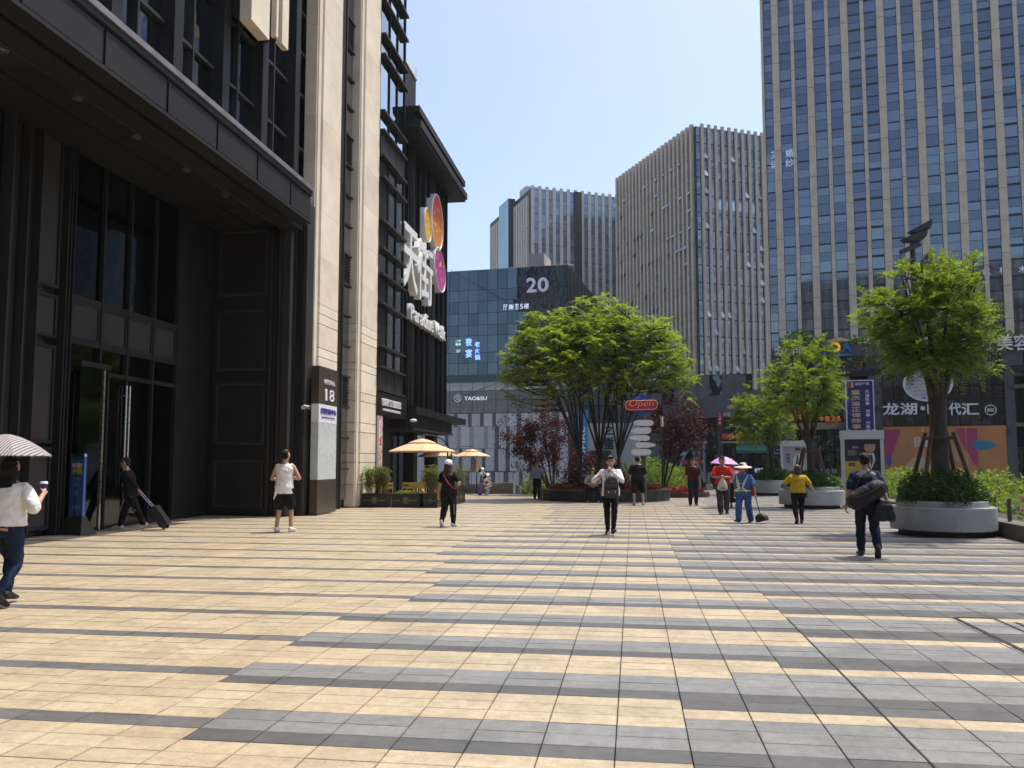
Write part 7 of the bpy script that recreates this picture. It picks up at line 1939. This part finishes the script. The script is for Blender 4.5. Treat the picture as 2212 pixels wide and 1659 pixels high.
c = A['Lh']; q = held('ice_cream', P0, HD, 'small pale ice cream held to the mouth', 'ice cream'); MB().lathe([(0.008, c.z - 0.03), (0.024, c.z + 0.05)], 12, c.x, c.y - 0.01).build('cone', mat('wafer', (0.45, 0.28, 0.12), 0.7), q); t_ = MB(); t_.ball((c.x, c.y - 0.01, c.z + 0.06), 0.03); t_.build('scoop', mat('cream', (0.75, 0.66, 0.55), 0.5), q, True)
for s in (-1, 1): MB().slab([(s * 0.006, 1.425), (s * 0.06, 1.445), (s * 0.07, 1.40), (s * 0.03, 1.36)][:: (1 if s > 0 else -1)], -0.105, -0.095).build('collar', cloth('shirt_white', (0.70, 0.70, 0.76)), pr)

# 5 person seated on the flower bed kerb
P0 = (-1.62, 34.02); HD = 0.05
pr, HM, A, k = person(P0, HD, 'person in grey tee seated on the flower bed kerb looking at a phone', h=1.70, hipz=0.57, lean=0.30, head_tilt=0.7, handL=(0.07, -0.42, 0.72), handR=(-0.07, -0.42, 0.72), elbowL=(0.9, 0.1, -0.5), elbowR=(-0.9, 0.1, -0.5), footL=((0.20, -0.42, 0.085), 0.0), footR=((-0.20, -0.38, 0.085), 0.0), kneeL=(0.3, -0.6, 1), kneeR=(-0.3, -0.6, 1),
    top=('tee_grey', (0.30, 0.30, 0.32)), sleeve=0.45, hem=0.90, bottom=('trouser_dark', (0.012, 0.012, 0.015)), shoe=('shoe_grey', (0.08, 0.08, 0.085)))
strap([(0.235, -0.27, 1.02), (0.26, -0.30, 0.93)], 0.07, cloth('sleeve_navy', (0.012, 0.022, 0.07)), pr, 'sleeve_band')
q = held('mobile_phone', P0, HD, 'phone in the hands of the seated person', 'phone'); c = (A['Lh'] + A['Rh']) / 2; MB().box(c.x - 0.04, c.x + 0.04, c.y - 0.05, c.y + 0.05, c.z - 0.005, c.z + 0.01).build('case', M_FIN, q)

# 6 person in grey polo left of the flower bed
P0 = (-4.18, 36.8); HD = 0.35
pr, HM, A, k = person(P0, HD, 'person in grey polo shirt and dark trousers left of the flower bed', h=1.60, wide=1.08, skin=M_SKIN2, hair='short', hairm=mat('hair_thin_brown', (0.16, 0.09, 0.06), 0.6), handL=(0.34, -0.10, 0.84), handR=(-0.34, 0.05, 0.80), footL=((0.08, -0.08, 0.085), 0), footR=((-0.08, 0.10, 0.09), 0.1), top=('polo_grey', (0.21, 0.23, 0.28)), sleeve=0.45, hem=0.95, bottom=('trouser_dark', (0.012, 0.012, 0.015)), leg_r=(0.11, 0.09, 0.075))
q = held('paper_bag', P0, HD, 'tan paper bag carried by the person in grey polo', 'bag'); c = A['Rh']; MB().box(c.x - 0.05, c.x + 0.05, c.y - 0.12, c.y + 0.12, c.z - 0.42, c.z - 0.08).build('bag', mat('kraft_paper', (0.26, 0.19, 0.12), 0.8), q); strap([(c.x, c.y - 0.06, c.z - 0.08), (c.x, c.y, c.z), (c.x, c.y + 0.06, c.z - 0.08)], 0.005, M_FIN, q, 'handle')

# 7 person in black tee and shorts beside the sign post
P0 = (0.15, 31.7); HD = AWAY + 0.05
pr, HM, A, k = person(P0, HD, 'person in black tee and black shorts standing before the sign post', h=1.80, wide=1.10, handL=(0.22, -0.22, 0.98), handR=(-0.22, -0.22, 0.98), elbowL=(0.35, 0.6, -0.7), elbowR=(-0.35, 0.6, -0.7), footL=((0.13, 0.05, 0.085), 0), footR=((-0.20, -0.10, 0.085), 0), top=('tee_black', (0.010, 0.010, 0.011)), sleeve=0.55, hem=0.84, loose=0.03, bottom=('shorts_black', (0.010, 0.010, 0.011)), leg_end=0.95, leg_r=(0.122, 0.115, 0.1), shoe=('sneaker_mixed', (0.35, 0.35, 0.36)), face=False)

# 8 person in maroon tee
P0 = (2.18, 32.0); HD = 0.05
pr, HM, A, k = person(P0, HD, 'person in maroon tee and dark trousers facing the viewer', h=1.70, handL=(0.27, 0.03, 0.80), handR=(-0.28, 0.02, 0.79), footL=((0.11, 0.06, 0.085), 0.1), footR=((-0.12, -0.14, 0.085), 0.0), top=('tee_maroon', (0.060, 0.010, 0.014)), sleeve=0.48, hem=0.92, loose=0.02, bottom=('trouser_navy', (0.012, 0.015, 0.022)), leg_r=(0.105, 0.085, 0.072))
strap([(0.09, -0.125, 1.30), (0.10, -0.06, 1.42), (0.10, 0.08, 1.36)], 0.022, mat('strap_grey', (0.25, 0.16, 0.15), 0.7), pr, 'bag_strap')

# 9 person in red polo
P0 = (2.72, 26.85); HD = -0.05
pr, HM, A, k = person(P0, HD, 'person in red polo shirt with hands together holding a plastic bag', h=1.74, wide=1.16, skin=M_SKIN2, handL=(0.05, -0.26, 1.10), handR=(-0.06, -0.26, 1.10), elbowL=(0.9, 0.25, -0.6), elbowR=(-0.9, 0.25, -0.6), footL=((0.12, 0.20, 0.14), 0.6), footR=((-0.07, -0.20, 0.085), 0.0), head_turn=0.35, top=('polo_red', (0.46, 0.022, 0.022)), sleeve=0.50, hem=0.88, loose=0.028, bottom=('trouser_grey', (0.045, 0.042, 0.042)), leg_r=(0.118, 0.098, 0.085))
q = held('plastic_bag', P0, HD, 'translucent plastic bag of greens held by the person in red', 'bag'); c = (A['Lh'] + A['Rh']) / 2
t_ = MB(); t_.rings([[(c.x + r * 1.2 * math.cos(a * PI / 8) * (1 + 0.08 * (a % 3)), c.y - 0.02 + r * 0.7 * math.sin(a * PI / 8), c.z + z) for a in range(16)] for r, z in ((0.09, -0.40), (0.125, -0.34), (0.10, -0.2), (0.05, -0.08), (0.018, -0.01))]); t_.build('bag', mat('plastic_film', (0.50, 0.42, 0.37), 0.35, var=0.15, scale=10), q, True); t_ = MB(); t_.ball((c.x, c.y - 0.03, c.z - 0.33), 0.135, 0.085, 0.05); t_.build('greens', mat('greens', (0.12, 0.17, 0.06), 0.6), q, True)
strap([(-0.035, -0.148, 1.33), (0.0, -0.15, 1.22)], 0.012, M_SKIN2, pr, 'open_neck')

# 10 person under a purple umbrella
g = at(1584, 1001, 29.7); P0 = (g.x, g.y); HD = 0.0
pr, HM, A, k = person(P0, HD, 'person in white top, pink cardigan and long black skirt behind the person in red', h=1.56, hair='long', handL=(0.10, -0.22, 1.02), elbowL=(0.8, 0.2, -0.7), handR=(-0.16, -0.22, 1.12), elbowR=(-0.7, 0.2, -0.8), footL=((0.08, -0.08, 0.085), 0), footR=((-0.09, 0.10, 0.10), 0.3), top=('top_white', (0.68, 0.67, 0.66)), sleeve=0.0, hem=0.94, bottom=('skirt_black', (0.012, 0.011, 0.012)), skirt=((0.20, 0.235), (0.45, 0.22), (0.75, 0.195), (0.90, 0.18), (1.0, 0.165)), shoe=('sandal', (0.14, 0.08, 0.06)))
M_PK = cloth('cardigan_pink', (0.52, 0.045, 0.13))
for s in (-1, 1):
    t_ = MB(); sh, el, wr = A['L' if s > 0 else 'R']; limb(t_, [sh, el, el.lerp(wr, 0.7)], [0.066, 0.056, 0.048]); limb(t_, [(s * 0.12, -0.04, 1.25), (s * 0.155, -0.05, 1.05), (s * 0.165, -0.05, 0.92)], [0.06, 0.062, 0.06]); blob('cardigan', t_, M_PK, pr, 0.012, 4, 0.012)
hand_umbrella(P0, HD, 'pale purple umbrella carried over the person in the pink cardigan', -0.30, 0.05, 1.53, 0.50, mat('umbrella_purple', (0.52, 0.26, 0.62), 0.6, var=0.06), A['Rh'], tilt=-0.06)
g = at(1561, 1001, 31.2); P0 = (g.x, g.y)
person(P0, 0.1, 'person in pale clothes mostly hidden behind the person in red', h=1.52, hair='bob', handL=(0.22, -0.05, 0.85), handR=(-0.22, -0.05, 0.85), footL=((0.10, -0.08, 0.085), 0), footR=((-0.06, 0.10, 0.09), 0.2), top=('top_pale', (0.55, 0.45, 0.42)), bottom=('trouser_pale', (0.60, 0.56, 0.52)))

# 11 cleaner
P0 = (2.88, 22.95); HD = -0.55
pr, HM, A, k = person(P0, HD, 'cleaner in blue uniform, reflective vest and wide straw hat', h=1.52, wide=1.12, skin=M_SKIN2, handL=(0.33, -0.04, 0.80), handR=(-0.28, 0.02, 0.84), elbowL=(0.6, 0.5, 0), footL=((0.12, 0.16, 0.09), 0.15), footR=((-0.09, -0.22, 0.10), -0.15), head_turn=-0.35, top=('uniform_blue', (0.055, 0.135, 0.34)), sleeve=0.58, hem=0.80, loose=0.04, bottom=('uniform_blue_trousers', (0.045, 0.11, 0.30)), leg_r=(0.118, 0.10, 0.088))
ht = MB(); prof = [(0.0, 0.135), (0.05, 0.132), (0.085, 0.105), (0.098, 0.055), (0.12, 0.042), (0.19, 0.022), (0.235, -0.004), (0.235, -0.010), (0.19, 0.012), (0.10, 0.030)]
ht.rings([[tuple(HM @ Vector((max(r, 0.004) * math.cos(a * PI / 14), 0.01 + max(r, 0.004) * math.sin(a * PI / 14), z + 0.012 * math.sin(a * PI / 7) * (r > 0.15)))) for a in range(28)] for r, z in prof], cap=False); ht.build('straw_hat', mat('straw', (0.60, 0.51, 0.40), 0.8, var=0.10, scale=30), pr, True)
M_VEST = mat('reflective_cream', (0.66, 0.68, 0.52), 0.5, var=0.06)
for s in (-1, 1): strap([(s * 0.15, 0.06, 1.24), (s * 0.135, -0.10, 1.23), (s * 0.09, -0.185, 1.05), (s * 0.045, -0.205, 0.90), (s * 0.16, -0.165, 0.82)], 0.035, M_VEST, pr, 'vest_strap')
strap([(-0.10, -0.19, 1.02), (0.10, -0.19, 1.02)], 0.03, M_VEST, pr, 'vest_strap'); strap([(-0.24, -0.05, 0.83), (-0.12, -0.195, 0.835), (0.12, -0.195, 0.835), (0.24, -0.05, 0.83)], 0.035, M_VEST, pr, 'vest_belt')
q = held('dustpan', P0, HD, 'black long-handled dustpan carried by the cleaner', 'dustpan'); c = A['Lh']
MB().tube([(c.x, c.y, c.z + 0.10), (c.x + 0.06, c.y, c.z - 0.2), (c.x + 0.12, c.y + 0.02, c.z - 0.42)], 0.012, 7).build('handle', M_FIN, q); t_ = MB(); bx0 = c.x + 0.15; zt_ = c.z - 0.42
t_.rings([[(bx0 - 0.06, c.y - 0.06, zt_), (bx0 + 0.06, c.y - 0.06, zt_), (bx0 + 0.06, c.y + 0.06, zt_), (bx0 - 0.06, c.y + 0.06, zt_)], [(bx0 - 0.13, c.y - 0.10, zt_ - 0.08), (bx0 + 0.15, c.y - 0.10, zt_ - 0.06), (bx0 + 0.15, c.y + 0.10, zt_ - 0.06), (bx0 - 0.13, c.y + 0.10, zt_ - 0.08)], [(bx0 - 0.09, c.y - 0.12, 0.02), (bx0 + 0.17, c.y - 0.12, 0.09), (bx0 + 0.17, c.y + 0.12, 0.09), (bx0 - 0.09, c.y + 0.12, 0.02)]]); blob('pan', t_, M_BLKM, q, 0.012, 3)
q = held('red_cloth', P0, HD, 'red cloth bundle at the cleaner\'s hip', 'cloth'); t_ = MB(); t_.ball((0.25, -0.04, 0.84), 0.05, 0.06, 0.14); blob('bundle', t_, cloth('cloth_red', (0.32, 0.02, 0.03)), q, 0.012, 3, 0.02)

# 12 person in yellow
P0 = (4.22, 22.8); HD = AWAY
pr, HM, A, k = person(P0, HD, 'person in yellow tee and black trousers holding up a phone', h=1.49, wide=1.12, hair='bob', hairm=M_HAIRB, handL=(0.17, -0.26, 1.36), elbowL=(0.6, 0.1, -0.9), handR=(-0.42, -0.05, 0.90), elbowR=(-0.4, 0.6, 0), palmL=(-0.5, 1, 0), footL=((0.09, 0.20, 0.14), 0.7), footR=((-0.10, -0.10, 0.085), 0), top=('tee_yellow', (0.50, 0.34, 0.018)), sleeve=0.50, hem=0.90, loose=0.03, bottom=('trouser_black', (0.010, 0.010, 0.012)), leg_r=(0.112, 0.082, 0.058), shoe=('shoe_brown2', (0.055, 0.045, 0.04)), face=False)
q = held('mobile_phone', P0, HD, 'phone held up by the person in yellow', 'phone'); c = A['Lh']; t_ = MB().box(-0.09, 0.07, -0.012, 0.0, -0.04, 0.04); t_ = t_.build('case', M_FIN, q); t_.location = (c.x + 0.02, c.y - 0.03, c.z + 0.03); t_.rotation_euler = (0, 0.45, 0.3)
q = held('shoulder_bag', P0, HD, 'brown strap bag across the back of the person in yellow', 'bag'); strap([(0.13, 0.0, 1.25), (0.09, 0.135, 1.18), (-0.06, 0.165, 1.00), (-0.19, 0.10, 0.86), (-0.215, -0.05, 0.82)], 0.010, mat('strap_brown', (0.08, 0.04, 0.025), 0.6), q); MB().box(-0.24, -0.20, -0.20, -0.05, 0.66, 0.82).build('pouch', mat('strap_brown', (0.08, 0.04, 0.025), 0.6), q)

# 13 person with two black bags
P0 = (3.86, 14.9); HD = AWAY - 0.12
pr, HM, A, k = person(P0, HD, 'person in navy shirt and jeans carrying two black bags, walking away', h=1.70, skin=M_SKIN2, lean=0.08, handL=(0.36, 0.06, 0.72), handR=(-0.33, 0.10, 0.84), elbowL=(0.5, 0.6, 0), elbowR=(-0.6, 0.6, 0), footL=((0.09, -0.16, 0.085), 0.0), footR=((-0.11, 0.26, 0.18), 0.95), top=('shirt_navy', (0.014, 0.020, 0.045)), sleeve=0.50, hem=0.90, loose=0.03, bottom=('denim_dark', (0.012, 0.017, 0.034)), leg_r=(0.108, 0.082, 0.066), shoe=('shoe_grey2', (0.035, 0.033, 0.032)), face=False, vox=0.0105)
t_ = MB(); rg = []
for z, rx, ry in ((1.31, .168, .135), (1.37, .176, .125), (1.41, .12, .10), (1.43, .08, .085)): rg.append([(rx * math.cos(a), -0.06 + ry * math.sin(a), z) for a in [PI * i / 12 for i in range(-1, 14)]])
t_.rings(rg, cap=False, close=False); yk = t_.build('shoulder_yoke', cloth('yoke_grey', (0.30, 0.27, 0.29)), pr, True); yk.modifiers.new('thick', 'SOLIDIFY').thickness = 0.006
q = held('duffel_bag', P0, HD, 'large black duffel bag slung across the back', 'bag'); M_NY = cloth('nylon_black', (0.018, 0.018, 0.018), 0.5)
t_ = MB(); limb(t_, [(0.20, 0.20, 0.93), (-0.14, 0.24, 1.14)], [0.155, 0.15], 16); blob('bag', t_, M_NY, q, 0.014, 6, 0.03)
strap([(0.24, 0.10, 1.02), (0.10, 0.10, 1.30), (-0.06, 0.02, 1.42), (-0.14, -0.10, 1.30)], 0.03, M_NY, q); strap([(-0.20, 0.2, 1.2), (-0.10, 0.10, 1.36), (-0.02, 0.02, 1.43)], 0.025, M_NY, q); strap([(0.22, 0.345, 0.98), (0.03, 0.395, 1.06), (-0.17, 0.375, 1.18)], 0.012, cloth('nylon_grey', (0.06, 0.06, 0.06)), q, 'trim')
q = held('shoulder_bag', P0, HD, 'smaller black bag hanging at the right hip', 'bag'); t_ = MB(); t_.rings([[(-0.24 + w * x, 0.15 + d * y, z) for x, y in ((-1, -1), (1, -1), (1, 1), (-1, 1))] for w, d, z in ((0.15, 0.09, 0.60), (0.17, 0.10, 0.66), (0.13, 0.08, 0.86), (0.06, 0.04, 0.94))]); blob('bag', t_, M_NY, q, 0.014, 6, 0.05); strap([(-0.20, 0.10, 0.88), (-0.12, 0.12, 1.1), (-0.06, 0.02, 1.42)], 0.018, M_NY, q)

# 14 person with a suitcase in the shaded doorway
P0 = (-11.75, 18.55); HD = -PI / 2 + 0.25
pr, HM, A, k = person(P0, HD, 'person in dark clothes pulling a suitcase in the shaded doorway', h=1.66, lean=0.10, handL=(0.20, 0.34, 0.82), elbowL=(0.3, 0.4, 0.3), handR=(-0.22, -0.10, 0.84), footL=((0.08, 0.34, 0.13), 0.45), footR=((-0.08, -0.26, 0.085), 0.0), top=('coat_black', (0.010, 0.010, 0.011)), sleeve=0.95, hem=0.80, loose=0.03, bottom=('track_black', (0.010, 0.010, 0.011)), shoe=('sneaker_white', (0.62, 0.61, 0.58)), leg_r=(0.105, 0.088, 0.07))
strap([(0.18, 0.05, 0.82), (0.155, 0.12, 0.5), (0.14, 0.30, 0.2)], 0.009, M_WHITE, pr, 'trouser_stripe')
q = held('suitcase', P0, HD, 'black wheeled suitcase tilted behind the person in the doorway', 'suitcase'); c = A['Lh']
t_ = MB().box(-0.17, 0.17, -0.10, 0.10, -0.26, 0.24); o = blob('case', t_, M_NY, q, 0.014, 5); o.location = (0.20, 0.72, 0.32); o.rotation_euler = (0.62, 0, 0)
for s in (-1, 1):
    MB().tube([(0.20 + s * 0.08, c.y, c.z), (0.20 + s * 0.08, 0.57, 0.54)], 0.010, 6).build('pull_handle', M_STEEL, q)
    t_ = MB(); t_.tube([(0.20 + s * 0.13 - 0.015, 0.86, 0.07), (0.20 + s * 0.13 + 0.015, 0.86, 0.07)], 0.05, 12); t_.build('wheel', M_FIN, q)
MB().tube([(0.11, c.y, c.z), (0.29, c.y, c.z)], 0.014, 6).build('grip', M_FIN, q)
q = held('carrier_bag', P0, HD, 'pale green carrier bag with a red mark in the doorway', 'bag'); c = A['Rh']
t_ = MB(); t_.rings([[(c.x + x * 0.06, c.y + y * w, c.z + z) for x, y in ((-1, -1), (1, -1), (1, 1), (-1, 1))] for w, z in ((0.15, -0.36), (0.17, -0.30), (0.11, -0.08), (0.05, 0.0))]); t_.build('bag', mat('bag_mint', (0.42, 0.50, 0.36), 0.6, var=0.08), q); MB().slab([(c.x, c.z), (c.x, c.z)], 0, 0) if False else None
MB().box(c.x + 0.061, c.x + 0.064, c.y - 0.05, c.y + 0.05, c.z - 0.24, c.z - 0.18).build('print', mat('print_red', (0.4, 0.03, 0.02), 0.6), q); MB().box(c.x - 0.064, c.x - 0.061, c.y - 0.05, c.y + 0.05, c.z - 0.24, c.z - 0.18).build('print', mat('print_red', (0.4, 0.03, 0.02), 0.6), q)
# ================================================================== the air over the city
hz_ = MB(); hz_.box(-130, 190, -110, 260, -6.4, 75)
hm = bpy.data.materials.new('city_haze'); hm.use_nodes = True; ht_ = hm.node_tree
for n in list(ht_.nodes): ht_.nodes.remove(n)
ho_ = ht_.nodes.new('ShaderNodeOutputMaterial'); pv_ = ht_.nodes.new('ShaderNodeVolumePrincipled')
pv_.inputs['Color'].default_value = (0.82, 0.90, 1.0, 1); pv_.inputs['Density'].default_value = 0.0002; pv_.inputs['Anisotropy'].default_value = 0.2
ht_.links.new(pv_.outputs[0], ho_.inputs['Volume'])
hz_ = hz_.build('haze', hm); tag(hz_, 'thin pale haze over the plaza and the towers', 'haze', kind='stuff')
